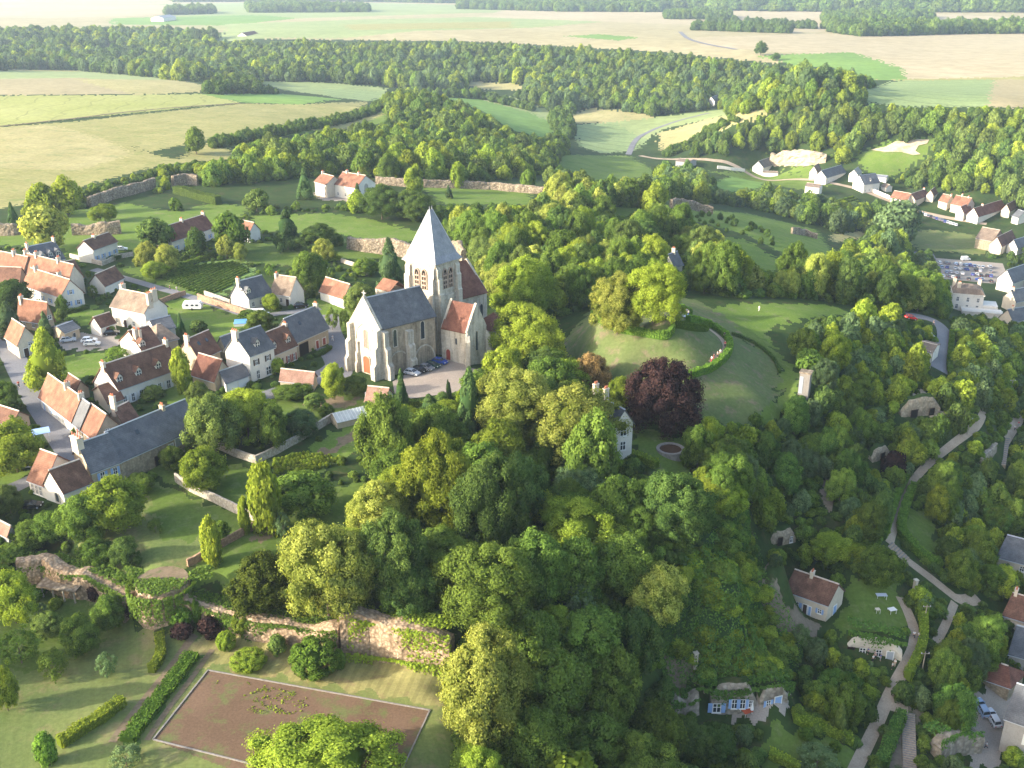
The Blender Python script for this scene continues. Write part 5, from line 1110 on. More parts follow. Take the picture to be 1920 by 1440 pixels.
SPEC = {  # kind key: object name, crown family, leaf, category, plain word
 'g':('broadleaf_tree','round','g','tree'), 'd':('broadleaf_tree','round','d','tree'), 'b':('broadleaf_tree','round','b','tree'), 'G':('broadleaf_tree','fine','g','tree'), 'D':('broadleaf_tree','fine','d','tree'),'B':('broadleaf_tree','fine','b','tree'),
 'l':('lime_tree','fine','l','tree'), 'o':('broadleaf_tree','fine','o','tree'), 'u':('copper_beech_tree','weep','u','tree'), 'w':('willow_tree','weep','w','tree'), 'c':('conifer_tree','cone','c','tree'), 'cb':('conifer_tree','cone','b','tree'), 'cy':('conifer_tree','cone','v','tree'),
 'cw':('conifer_tree','cone','w','tree'), 'y':('yew_tree','fine','y','tree'), 'v':('broadleaf_tree','fine','v','tree'), 'p':('poplar_tree','column','b','tree'), 'k':('cypress_tree','column','k','tree'), 'f':('fruit_tree','open','g','tree'), 'fw':('fruit_tree','open','w','tree'),
 'i':('broadleaf_tree','round','i','tree'), 's':('shrub','shrub','g','shrub'), 'sb':('shrub','shrub','b','shrub'), 'sd':('shrub','shrub','d','shrub'), 'su':('shrub','shrub','u','shrub'), 'so':('shrub','shrub','v','shrub'), 't':('clipped_bush','ball','h','bush'), 'tb':('clipped_bush','ball','b','bush'), 'tc':('clipped_yew_cone','column','h','bush')}
_cnt = [0]
def plant(base, r, hz, kind, label, group=None, trunk=.14):
    nm, fam, leaf, cat = SPEC[kind]; _cnt[0] += 1; fam = 'xfine' if (r > 5.4 and fam in ('round','fine')) else fam; k = _cnt[0]; me = CR[fam][k % len(CR[fam])]
    low = fam in ('shrub','ball') or kind in ('tc',)
    t = hz*2*(.02 if low else (.06 if fam in ('cone','column','weep') else trunk))
    e = empty(nm, base, label, cat, group, rz=(k*2.399) % 6.283)
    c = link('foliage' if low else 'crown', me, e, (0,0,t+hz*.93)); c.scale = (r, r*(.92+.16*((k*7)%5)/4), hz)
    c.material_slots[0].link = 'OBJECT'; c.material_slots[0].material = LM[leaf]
    if not low or kind == 's':
        tr = link('trunk' if not low else 'stem', TR[k % 3], e); h = t+hz*1.3; w_ = max(.9*r, .35*h) if not low else .6*r; tr.scale = (w_, w_, h)
    return e, c
W_, H_ = 480, 360
CLEAR = np.zeros((H_, W_), np.float32); OCC = np.zeros((H_, W_), np.float32)
_yy, _xx = np.mgrid[0:H_, 0:W_]; _xx = _xx*4+2; _yy = _yy*4+2
def fill(pts, arr=None, val=1):
    a = CLEAR if arr is None else arr; m = inside(np.array(pts, float), _xx.astype(float), _yy.astype(float)); a[m] = val
def project(p):
    d = p[1]*cp + (CAMZ-p[2])*sp; return 960 + FPX*p[0]/d, 720 - FPX*(p[1]*sp - (CAMZ-p[2])*cp)/d
def tree_px(px, py, rx, ry, kind):
    """stand a tree on the terrain so that its crown is seen around this photo pixel"""
    P = pick(px, min(1600, py+ry*.7)); 
    for _ in range(4):
        s = pxm(P); dp = math.atan2(CAMZ-P.z, math.hypot(P.x, P.y)); r = rx/s; hz = math.sqrt(max(ry*ry-(rx*math.sin(dp))**2, (.5*ry)**2))/math.cos(dp)/s
        low = kind[0] in 'st'; t = hz*2*(.02 if low else .14); P = pick(px, py, t+hz*.93) if not low else pick(px, py+ry*.8)
    return P, r, hz
HAND = [ # label, cx, cy, rx, ry, kind
('big rounded tree on the lawn left of the ruined wall block',82,425,37,37,'l'),('bright green tree at the left end of the hedge bank',75,374,24,27,'b'),('bright tree behind the big rounded tree, nearer the curtain wall',122,368,26,30,'b'),('green tree leaning over the ruined wall from behind',195,399,22,15,'b'),
('slim dark conifer at the far left beside the ruins',22,400,12,24,'c'),('tall dark round tree left of the long low house',292,440,30,28,'d'),('lower left tree of the pale clump before the long low house',275,480,21,24,'l'),('lower right tree of the pale clump before the long low house',312,484,21,23,'l'),('small bushy tree at the foot of the pale clump',290,505,22,14,'b'),
('dark round tree standing against the front of the long low house',367,456,19,23,'d'),('tall dense tree between the long house and its orange wing',432,434,28,32,'G'),('small pale tree in front of the tall dense tree',424,464,17,18,'l'),('small pale bush tree right of the pale tree by the hedge',450,472,14,15,'l'),
('broad conical tree alone on the lawn behind the grey roofed house',537,424,28,36,'c'),('low dark bushy tree right of the broad conical tree',598,443,34,22,'d'),('pale round tree alone on the shaded lawn',607,469,18,20,'l'),('large round tree right behind the grey roofed house',580,508,32,32,'g'),('rounded green shrub tree near the ruined rampart',685,500,21,15,'g'),
('tall pale conifer left of the church tower',730,492,28,52,'cw'),('leafy tree between the orange roofed shed and the church',675,562,31,28,'v'),('small fruit tree left of the west front of the church',622,597,12,18,'f'),('smaller fruit tree nearest the west front of the church',646,597,10,15,'f'),
('bright green cedar at the street corner',85,662,44,56,'cb'),('dark rounded tree at the left edge below the brown roof',22,553,32,26,'d'),('silvery cedar at the left edge beside the small orange roof',14,592,26,32,'cw'),('silvery conifer between the two small orange roofs',83,605,15,24,'cw'),
('upright pale tree rising through the dormer house roofs',338,690,17,38,'p'),('small dark conifer on the caravan lawn',338,610,11,26,'c'),('dark round bush on the caravan lawn',373,613,14,11,'sd'),('loose tree in the yard above the dormer house',220,663,22,13,'f'),
('round tree beside the blue pool cover',486,602,25,19,'g'),('small bright tree in the yard of the grey roofed house',508,566,17,14,'b'),('bush tree beside the brick topped wall',466,590,17,9,'s'),('green bush at the door of the white slate roofed house',521,689,12,14,'sb'),
('olive coloured tree at the right end of the long slate roof',398,795,47,52,'v'),('large bright tree right of the olive tree',462,775,54,46,'b'),('green tree at the right of the large bright tree',512,800,30,38,'g'),('bright leafy tree on the shaded lawn below the long barn',378,880,41,37,'b'),('green tree against the middle of the stone barn',320,858,22,20,'g'),('green bush at the foot of the lean to',262,905,26,18,'g'),
('loose bush at the front of the dormer house',288,737,20,13,'so'),('pale tree at the right corner of the dormer house garden',369,736,20,19,'v'),('bright round tree at the left edge beside the street',24,838,50,44,'b'),('dark tree at the left edge above the street corner',10,742,22,24,'g'),('round dark tree beside the small dark roofed corner house',20,766,21,17,'d'),
('bright tree below the brown roof of the white gabled house',212,945,55,46,'b'),('green tree left of the bright one below the white gable',150,972,42,40,'g'),('green tree on the rock wall at the left, upper one',92,990,32,28,'g'),('green bushy tree nearest the left edge on the rock wall',52,1003,30,26,'g'),('spreading bush on top of the rock wall',28,1030,34,20,'s'),('brownish tree beside the parked dark car',15,935,22,26,'v'),
('large bright tree at the left edge of the lower garden',20,1118,38,46,'b'),('green bush against the shelter',64,1110,20,14,'s'),('left one of two round bushes on the rampart edge',180,1037,30,26,'g'),('right one of two round bushes on the rampart edge',233,1036,25,27,'d'),
('bright upright poplar below the brown garden wall',394,1010,17,42,'p'),('round green bush right of the bright poplar',416,1000,17,19,'s'),('slim bright poplar beside the white garden wall',457,962,10,32,'p'),('tall pale poplar right of the white garden wall',494,928,27,60,'p'),('broad green tree right of the tall pale poplar',562,926,52,42,'g'),('thin young tree below the broad green tree',530,985,14,22,'fw'),('young tree on the lawn by the trellis',290,985,13,13,'f'),
('dark olive yew above the long low rampart',492,1096,56,54,'y'),('large flowering lime above the rampart, left one',610,1068,78,82,'l'),('large flowering lime behind, nearer the hidden lawn',705,965,60,58,'l'),('smaller flowering lime bulging above the rampart',652,1110,42,44,'l'),('dark shaded side tree right of the large limes',735,1045,64,78,'D'),('shaded tree behind the creeper on the tall rampart',770,1110,50,48,'D'),
('tall green tree below the church gatehouse',728,818,46,72,'G'),('slender conical conifer in front of the parked cars',752,730,17,42,'c'),('round tree left of the thin cypress',805,762,27,28,'c'),('thin dark cypress on the forecourt',841,738,5,26,'k'),('tall dark conifer at the corner of the forecourt',880,744,32,62,'c'),
('green tree right of the tall green tree below the church',815,810,40,46,'g'),('tall vivid green tree in the middle of the wood',818,905,68,84,'B'),('dark tree right of the vivid green tree',915,945,58,80,'D'),('shaded tree behind the dark one toward the yellow green masses',968,915,50,60,'D'),
('yellow green tree mass left of the white mansion',968,755,74,64,'l'),('brilliant yellow green tree nearest the white mansion',1080,800,70,70,'l'),('yellow green tree below the yellow green mass',935,840,50,48,'b'),('green tree at the lower right of the brilliant tree',1112,850,44,66,'g'),('bright leafy tree right of the church choir end',985,632,62,58,'b'),('bright tree below the one at the choir',945,690,36,38,'b'),
('feathery light green tree in the centre of the hillside',1085,900,46,44,'w'),('large bright green tree on the central hillside',1085,992,75,60,'b'),('broad rounded tree above the right end of the rampart',915,1098,88,80,'G'),('green tree right of the broad rounded tree',1010,1060,55,60,'G'),('rounded tree below the large bright green one',1165,1060,56,54,'G'),('tree with pale flowers beside the ivy bank',1230,1115,50,54,'l'),('small bright tree in a gap below the broad rounded tree',1037,1170,33,33,'b'),('half dead pale tree with bare twigs',1088,1135,26,34,'fw'),
('huge flowering lime at the right end of the lower lawn',905,1284,86,92,'l'),('green tree below the small bright tree',1000,1205,48,55,'g'),('green tree between the dead tree and the cliff',1105,1195,58,56,'g'),('dark tree at the foot of the pale flowered tree',1190,1200,46,56,'D'),('shaded tree right of the huge lime',1040,1290,62,66,'g'),('shaded tree left of the bare slope',1150,1290,58,64,'g'),('shaded tree at the bottom beside the huge lime',1000,1390,60,60,'G'),('dark tree at the bottom centre right',1110,1390,64,58,'g'),('dark tree below the pale rock outcrop',1235,1375,52,52,'g'),
('large bright tree overhanging the clay court at the bottom edge',615,1428,118,76,'b'),('silvery bush at the bottom left of the court',235,1420,30,24,'fw'),
('dark clipped cone at the end of the lower hedge',90,1408,18,28,'tc'),('round clipped bush beside the round tower',342,1156,20,18,'t'),('pinkish bush just below the tower bush',342,1182,19,15,'su'),('slim clipped cone right of the tower bushes',371,1152,8,21,'tc'),('dark flowering bush between the clipped cones',396,1176,21,19,'su'),('short clipped cone left of the round bush',430,1168,8,16,'tc'),('upright round clipped bush at the rampart foot',458,1168,20,22,'tb'),('round clipped bush nearest the bright square bush',426,1202,19,19,'tb'),('bright wide clipped bush at the court corner',467,1231,34,22,'tb'),('flowering bush between the bright bush and the big mound bush',522,1210,17,18,'sd'),('large mounded bush below the rampart',592,1230,46,40,'t'),('clipped cone touching the large mounded bush',637,1239,10,18,'tc'),
('clipped round bush beside the shelter',168,1090,13,17,'t'),('purple shrub below the shelter bush',181,1112,14,15,'su'),('purple shrub left of the round tower',250,1142,14,14,'su'),('green tree above the purple shrubs on the lawn',203,1146,30,30,'g'),('green tree in the middle of the left lawn',148,1190,33,33,'g'),('brownish loose tree on the left lawn',88,1172,28,25,'v'),('open fruit tree near the left edge',34,1212,34,32,'f'),('open fruit tree on the sunlit stripe',97,1243,28,26,'f'),('small feathery tree by the curved hedge',198,1246,18,22,'fw'),('bright tree cut by the left edge of the lower lawn',6,1292,24,36,'b'),('small bright bush on the upper left lawn',105,1132,12,10,'sb'),('small silver bush on the upper left lawn',76,1142,12,10,'fw'),
('brilliant pale tree on the left shoulder of the mound',1160,568,50,50,'l'),('large shaded tree on top of the mound',1228,548,54,50,'b'),('vivid round tree behind the church choir',987,540,52,52,'b'),('pale tree left of the vivid round tree',940,532,30,34,'l'),('rounded tree right of the vivid one',1075,518,30,30,'g'),('orange brown tree left of the copper beech',1110,700,33,36,'o'),('small vivid tree between the mansion and the copper beech',1160,741,22,30,'b'),('huge dark copper beech below the mound',1243,722,64,70,'u'),('green tree beside the round pond',1310,838,28,36,'g'),('bushes with yellow tips left of the orange tree',1062,698,26,24,'sb'),
('vivid yellow green tree above the hillside house',1563,1026,38,28,'b'),('round green tree right of the hillside house',1652,1062,36,36,'g'),('dark purple bush among the trees above the path',1672,874,20,22,'su'),('round grey green bush beside the cliff hollow',1735,816,22,18,'s'),('round bush left of the path bend',1738,842,20,16,'s'),('yellow conifer at the right edge beside the steps',1893,892,13,27,'cy'),('yellow conifer in the cave garden',1576,1345,20,31,'cy'),('silvery bush at the bottom of the cave garden',1533,1424,38,25,'fw'),('silver willow in the valley',1684,410,38,38,'w'),('white flowering tree at the foot of the ivy cliff',1500,1195,18,22,'fw'),
('lone round tree on the pale far field',1427,90,11,11,'d'),('small dark bush tree right of the lone tree',1455,106,8,6,'d'),('round tree alone on the edge of the dry meadow',366,264,19,20,'g'),('dark conifer left of the priory',570,340,17,27,'c'),('small conifer in front of the priory gable',670,358,9,17,'c'),('upright bright tree behind the priory lawn',777,332,17,24,'p'),('round tree left of the upright bright tree',730,314,20,22,'g'),('narrow tree behind the far curtain wall',858,325,12,22,'p'),('small tree before the far curtain wall',990,337,14,16,'g'),('tiny conifer on the priory lawn',841,357,8,12,'c'),('dark bushy tree right of the priory yard',715,378,40,28,'d'),('dark tree above the spire tip',775,385,36,26,'d'),('tree with olive leaves left of the priory lawn',480,375,20,18,'v'),
('leafy young tree left of the church gatehouse',625,714,22,30,'b'),('bushy olive tree between the young tree and the gatehouse',664,722,22,18,'v'),('spreading tree behind the low stone shed',549,733,34,16,'g'),('small rusty green tree in the kitchen garden',589,752,17,15,'v'),('grey green tree in the middle of the kitchen garden',562,786,30,27,'w'),('small tree beside the greenhouse door',612,770,14,12,'g'),('low bushes along the kitchen garden wall',540,812,26,12,'s'),('bush at the greenhouse corner',692,770,13,14,'sd'),('row of leafy shrubs under the kitchen garden, left one',470,745,20,11,'s'),
('left dark bush on the terrace of the cave house',1340,1390,38,32,'d'),('dark tree among the cave gardens',1690,1300,18,20,'sd'),('dark clipped bush in the cave garden',1510,1375,14,12,'t'),('second dark clipped bush in the cave garden, nearer the path',1565,1400,12,12,'t'),
]
placed = []
for q_, (ox, oy, r0_, h0_) in enumerate(((-96,122,5,7),(-112,140,5.5,7.5),(-120,160,6,7))):
    plant((ox,oy,float(ground(ox,oy))), r0_, h0_, 'Gg'[q_%2], 'large tree just beyond the left edge shading the lower lawn', 'trees beyond the left edge of the lower lawn')
for lb, x, y, rx, ry, k in HAND:
    P, r, hz = tree_px(x, y, rx, ry, k)
    plant(P, r, hz, k, lb); placed.append((P.x, P.y, r))
    m = ((_xx-x)/(rx*1.0))**2 + ((_yy-y)/(ry*1.0))**2 < .8; OCC[m] = 1
# what must stay visible
for nm, mk, pts in Z:
    if nm not in ('bank','mound') : fill(pts)
fill([(1056,640),(1120,600),(1200,600),(1300,570),(1400,640),(1465,720),(1400,790),(1300,760),(1310,700),(1160,650),(1080,690)])
fill([(1185,795),(1300,822),(1300,905),(1225,895),(1185,840)], None, 3)
fill([(1470,1075),(1585,1100),(1588,1170),(1545,1182),(1470,1145)], None, 3)
fill([(1325,1285),(1480,1280),(1480,1345),(1330,1350)], None, 3)
fill([(1585,1165),(1695,1195),(1690,1250),(1585,1225)], None, 3)
fill([(1270,1110),(1390,960),(1480,1170),(1480,1290),(1250,1270)])
for pts in SHEETPX: fill(pts)
for pts in ([(1750,476),(1885,486),(1905,535),(1760,528)],[(1778,500),(1868,515),(1868,588),(1788,588)],[(1228,826),(1288,826),(1288,868),(1228,868)],[(1715,388),(1802,412),(1802,432),(1715,410)],[(1495,688),(1526,688),(1526,742),(1495,742)],[(1152,775),(1190,790),(1186,845),(1154,835)],[(1440,280),(1555,280),(1555,308),(1440,308)],[(1630,260),(1745,260),(1740,294),(1630,292)],[(1670,350),(1890,372),(1890,412),(1800,420),(1670,385)],[(1500,300),(1670,320),(1670,360),(1500,362)],[(1400,295),(1465,295),(1465,330),(1400,330)],[(1830,420),(1920,430),(1920,475),(1830,468)],[(1870,500),(1920,500),(1920,580),(1870,575)]): fill(pts, None, 2)
for (c, x0, x1) in (): pass
for o in list(bpy.data.objects):
    if o.parent is None and o.get('category') in ('house','church','outbuilding','garage','barn','shed','tower','farm','wall','shelter','cave house','steps') :
        pts = []
        for ch in (o.children if o.type == 'EMPTY' else [o]):
            if ch.type != 'MESH' or ch.name.split('.')[0] in ('window','door','gutter'): continue
            M_ = [ (v.co + Vector(ch.location) + (Vector(o.location) if o.type == 'EMPTY' else Vector((0,0,0)))) for v in list(ch.data.vertices)[:: max(1, len(ch.data.vertices)//400)]]
            for v in M_:
                if v.z > float(ground(v.x, v.y)) + .6: pts.append(project(v))
        if len(pts) > 4 and o.get('category') != 'wall':
            p = np.array(pts); x0, y0 = p.min(0); x1, y1 = p.max(0)
            # convex hull fill
            pp = sorted(map(tuple, p)); 
            def half(q):
                h = []
                for a in q:
                    while len(h) > 1 and (h[-1][0]-h[-2][0])*(a[1]-h[-2][1]) - (h[-1][1]-h[-2][1])*(a[0]-h[-2][0]) <= 0: h.pop()
                    h.append(a)
                return h
            hull = half(pp)[:-1] + half(pp[::-1])[:-1]; fill(hull, None, 1.5)
        elif pts:
            for x, y in pts:
                i, j = int(y//4), int(x//4)
                if 0 <= i < H_ and 0 <= j < W_: CLEAR[i, j] = True
for pts, wd in ROADPX:
    for x, y in dens(pts, 5):
        P = pick(x, y); rr = max(4, wd*.5*pxm(P)); CLEAR[((_xx-x)/rr)**2 + ((_yy-y)/max(4, rr*.5))**2 < 1] = 4
placedA = np.array(placed)
def blocked(P, r, hz, lim=.12):
    x, y = project((P.x, P.y, P.z+hz*1.21)); dd_ = math.atan2(CAMZ-P.z, math.hypot(P.x, P.y))
    s = pxm(P); rx = r*s; ry = math.hypot(hz*math.cos(dd_), r*math.sin(dd_))*s
    if rx < 2: rx = 2
    j0, j1, i0, i1 = int((x-rx)//4), int((x+rx)//4)+1, int((y-ry)//4), int((y+ry)//4)+1
    if j1 <= 0 or j0 >= W_ or i1 <= 0 or i0 >= H_: return False
    a = CLEAR[max(0,i0):i1, max(0,j0):j1]
    if a.size == 0: return False
    return a.mean() > lim
def zone_at(x, y):
    a = np.interp(np.arctan2(x, y), AZ, np.arange(len(AZ))).astype(int); l = np.interp(np.log(np.hypot(x, y)), LR, np.arange(len(LR))).astype(int)
    return ZONE[np.minimum(l, ZONE.shape[0]-1), np.minimum(a, ZONE.shape[1]-1)]
REG = [ # name, label, outline, spacing, r range, height ratio, mix, ignore clearings
 ('woodland','dense wood on the broad hill beyond the valley',[(430,118),(470,100),(560,88),(700,92),(900,94),(1100,98),(1250,110),(1400,122),(1440,135),(1560,136),(1680,152),(1640,166),(1500,192),(1400,204),(1330,206),(1200,220),(1050,216),(1000,196),(870,182),(700,158),(520,156),(470,150)],8.5,(3.2,7.2),1.15,'gggdDbBGvw'),
 ('woodland','hazy wood filling the valley on the far left',[(-300,66),(230,60),(420,76),(470,100),(520,130),(560,152),(500,162),(400,154),(300,152),(0,142),(-300,140)],9.5,(3.5,8.5),1.05,'ggddDwb'),
 ('woodland','dark copse at the edge of the pale fields',[(388,176),(400,163),(470,160),(535,170),(530,180),(395,184)],7,(3.5,5),1.1,'ddD'),
 ('woodland','tree covered spur above the priory',[(700,218),(725,192),(800,186),(860,208),(960,220),(980,236),(960,254),(1040,268),(1070,290),(1040,325),(960,332),(900,342),(700,342),(560,332),(430,320),(440,305),(420,288),(480,272),(560,266),(700,252),(720,234)],6.5,(2.4,5.4),1.1,'ggdDGvb'),
 ('woodland','belt of bright low trees along the dry meadow',[(35,408),(80,392),(150,356),(250,336),(310,310),(450,304),(560,314),(560,334),(400,348),(330,354),(180,386),(80,414)],5.5,(3,4.5),1.0,'bbgB'),
 ('woodland','wooded hillside above the hamlet on the right',[(1290,296),(1310,264),(1360,228),(1440,214),(1500,199),(1600,202),(1700,196),(1850,200),(2200,204),(2200,440),(1900,390),(1800,364),(1700,352),(1640,332),(1560,302),(1450,294),(1400,290)],7,(2.8,6.2),1.25,'ggdGDvbb'),
 ('woodland','trees of the valley bottom before the hamlet',[(1040,332),(1180,332),(1240,322),(1330,352),(1450,362),(1500,372),(1560,392),(1650,412),(1700,444),(1700,484),(1800,484),(1920,470),(2000,560),(1920,560),(1860,540),(1750,510),(1620,492),(1560,432),(1400,388),(1250,374),(1150,352),(1040,348)],6.5,(2.8,5.2),1.1,'bvggdwgb'),
 ('woodland','wood between the church meadow and the valley',[(600,392),(700,388),(790,390),(900,392),(1020,388),(1100,362),(1280,404),(1340,452),(1450,522),(1600,502),(1780,542),(1760,604),(1560,566),(1460,556),(1380,560),(1300,545),(1150,560),(1040,600),(1000,580),(930,560),(905,520),(862,450),(740,400)],6.0,(2.8,5.2),1.1,'bgggdGlgbv'),
 ('woodland','dense wood on the hillside below the church',[(900,700),(1060,705),(1180,790),(1200,880),(1290,905),(1350,1000),(1250,1100),(1250,1270),(1320,1600),(820,1600),(860,1260),(860,1190),(640,1150),(560,1060),(720,950),(700,900),(790,770)],6.3,(3.0,5.6),.9,'gggdGGDbgB'),
 ('woodland','thicket of low trees on the shaded right hand slope',[(1290,905),(1310,832),(1400,795),(1500,745),(1490,700),(1530,600),(1700,612),(1800,600),(2000,580),(2100,1600),(1320,1600),(1250,1270),(1480,1300),(1500,1200),(1400,950),(1350,1000)],4.0,(1.6,3.4),1.1,'gggdGdiigbgGw'),
 ('garden_trees','small trees in the village gardens',[(-100,430),(230,400),(480,385),(600,395),(740,420),(740,540),(640,560),(640,760),(720,820),(700,960),(560,1060),(240,1080),(-100,1020)],11,(1.6,3.0),1.1,'fgbsv'),
 ('garden_trees','low bushes along the foot of the ramparts',[(0,1100),(170,1112),(260,1165),(380,1172),(560,1200),(680,1222),(850,1250),(850,1236),(640,1200),(380,1158),(180,1100)],3.2,(.8,1.5),.9,'sgb'),
 ('far_wood','small wood in the far pale fields',[(310,25),(400,22),(402,26),(312,29)],15,(8,11),.9,'dg'),
 ('far_wood','long thin wood in the far pale fields',[(462,15),(540,12),(690,20),(690,23),(470,24)],15,(8,11),.9,'dg'),
 ('far_wood','blue band of far forest along the top of the picture',[(330,4),(640,3),(960,8),(1080,12),(1250,18),(1500,22),(1920,24),(2300,25),(2300,-18),(-300,-18),(-300,-8),(300,-6)],30,(16,24),.75,'dg'),
 ('far_wood','dark far forest strip behind the central fields',[(860,12),(1240,18),(1240,23),(1060,22),(860,17)],15,(9,12),.9,'dg'),
 ('far_wood','wooded patch right of the ring of trees',[(1540,36),(1620,30),(1740,32),(1750,38),(1640,44),(1550,44)],13,(7,10),1,'dg'),
 ('far_wood','wooded hollow at the far right',[(1540,52),(1640,52),(1700,56),(2100,50),(2100,62),(1800,64),(1620,69),(1560,62)],13,(7,10),1,'dg'),
 ('far_wood','ring of trees round the distant blue grey farm',[(1245,30),(1300,26),(1370,32),(1370,37),(1250,36)],11,(6,8),1,'dg'),
 ('far_wood','double row of trees across the far right field',[(1300,54),(1480,60),(1480,63),(1300,57)],11,(6,8),.9,'d'),
 ('far_wood','upper row of trees across the far right field',[(1325,43),(1390,46),(1390,48),(1325,45)],11,(6,8),.9,'d'),
 ('far_wood','scattered trees between the far right fields',[(1400,48),(1530,52),(1530,55),(1400,51)],13,(6,8),.9,'d'),
 ('hedgerow','dark hedgerow curving up to the wooded spur',[(395,272),(480,256),(560,240),(640,226),(700,206),(722,192),(726,198),(704,214),(640,234),(560,248),(480,264),(398,280)],3.2,(1.6,2.8),1,'ddg'),
 ('hedgerow','bushes along the foot of the central wood',[(820,178),(900,180),(1000,205),(1000,210),(900,186),(820,182)],5,(2.5,4),1,'gd'),
 ('hedgerow','trees along the valley stream',[(1035,232),(1065,228),(1075,256),(1065,262),(1040,246)],6,(3,5),1.2,'d'),
 ('hedgerow','hedges on the bank beside the valley lane',[(1240,290),(1290,270),(1340,240),(1380,222),(1385,228),(1345,248),(1300,278),(1250,296)],4.5,(1.8,3),1,'dg'),
 ('hedgerow','line of trees along the crest of the right hand wood',[(1365,202),(1450,189),(1520,186),(1620,184),(1620,200),(1520,204),(1450,208),(1370,218)],5,(3,5),1.1,'gdb'),
 ('hedgerow','young saplings dotted on the sloping meadow',[(1300,400),(1400,415),(1460,450),(1460,470),(1400,450),(1300,415)],9,(.8,1.5),1,'d'),
]
ALLT = []; UND = []
for ri, (nm, lb, pts, spc, (r0, r1), hf, mix) in enumerate(REG):
    P_ = wpoly(pts); x0, y0 = P_.min(0); x1, y1 = P_.max(0)
    xs = np.arange(x0, x1, spc); ys = np.arange(y0, y1, spc*.92); X, Y = np.meshgrid(xs, ys); X = X + (np.arange(len(ys))%2)[:,None]*spc*.5
    X = X + rng.normal(0, spc*.2, X.shape); Y = Y + rng.normal(0, spc*.2, Y.shape); m = inside(P_, X, Y); X, Y = X[m], Y[m]
    if nm == 'woodland': X = X + rng.normal(0, spc*.45, X.shape); Y = Y + rng.normal(0, spc*.45, Y.shape)
    vis = (np.abs(np.arctan2(X, Y)) < R(33)) & (Y > 75); X, Y = X[vis], Y[vis]
    zz = zone_at(X, Y); far = nm in ('far_wood','hedgerow')
    gz = ground(X, Y)
    for x, y, z_, zo in zip(X, Y, gz, zz):
        if zo >= 0 and not far and Z[zo][0] not in ('bank',): continue
        r = rng.uniform(r0, r1); P = Vector((float(x), float(y), float(z_)))
        if len(placedA) and ((placedA[:,0]-x)**2 + (placedA[:,1]-y)**2 < (placedA[:,2]*.75+r*.55)**2).any() and not far: continue
        ok = far or not blocked(P, r, r*hf, .12)
        if not ok:
            if r > 2 and not blocked(P, r*.55, r*.5*hf, .1): r *= .55; ok = True
            elif not blocked(P, r*.3, r*.28*hf, .12) and ri > 2: r *= .3; ok = True
        if not ok: continue
        if rng.random() < .04 and not far: continue
        ALLT.append((P, r, r*hf*rng.uniform(.75,1.35), mix[rng.integers(len(mix))], ri, r*pxm(P)))
print('scattered', len(ALLT))
# individual trees: the largest in view
order = sorted([t for t in ALLT if REG[t[4]][0] in ('woodland','garden_trees') and t[3] != 's'], key=lambda t: -t[5])
nh = sum(1 for h in HAND if SPEC[h[5]][0] == 'broadleaf_tree')
def in_view(t):
    x, y = project((t[0].x, t[0].y, t[0].z+t[2])); return -20 < x < 1940 and -20 < y < 1470
IND = []; q_ = {}
cnt_b = nh
for t in order:
    if not in_view(t) or t[5] < 6: continue
    kind = SPEC[t[3]][0]; q_[kind] = q_.get(kind, nh if kind == 'broadleaf_tree' else 12) + 1
    if q_[kind] <= 292: IND.append(t)
ind_ids = {id(t) for t in IND}
COLW = {'g':'mid green','d':'dark green','b':'bright green','G':'finely leaved green','D':'dark fine leaved','B':'vivid green','l':'pale yellow green','v':'olive green','w':'silvery','i':'deep green','f':'open fruit','s':'bushy'}
for t in IND:
    P, r, hz, k, ri, _ = t; place = REG[ri][1]
    plant(P, r, hz, k, f'{COLW[k]} tree in the {place}', f'{COLW[k]} trees, {place}')
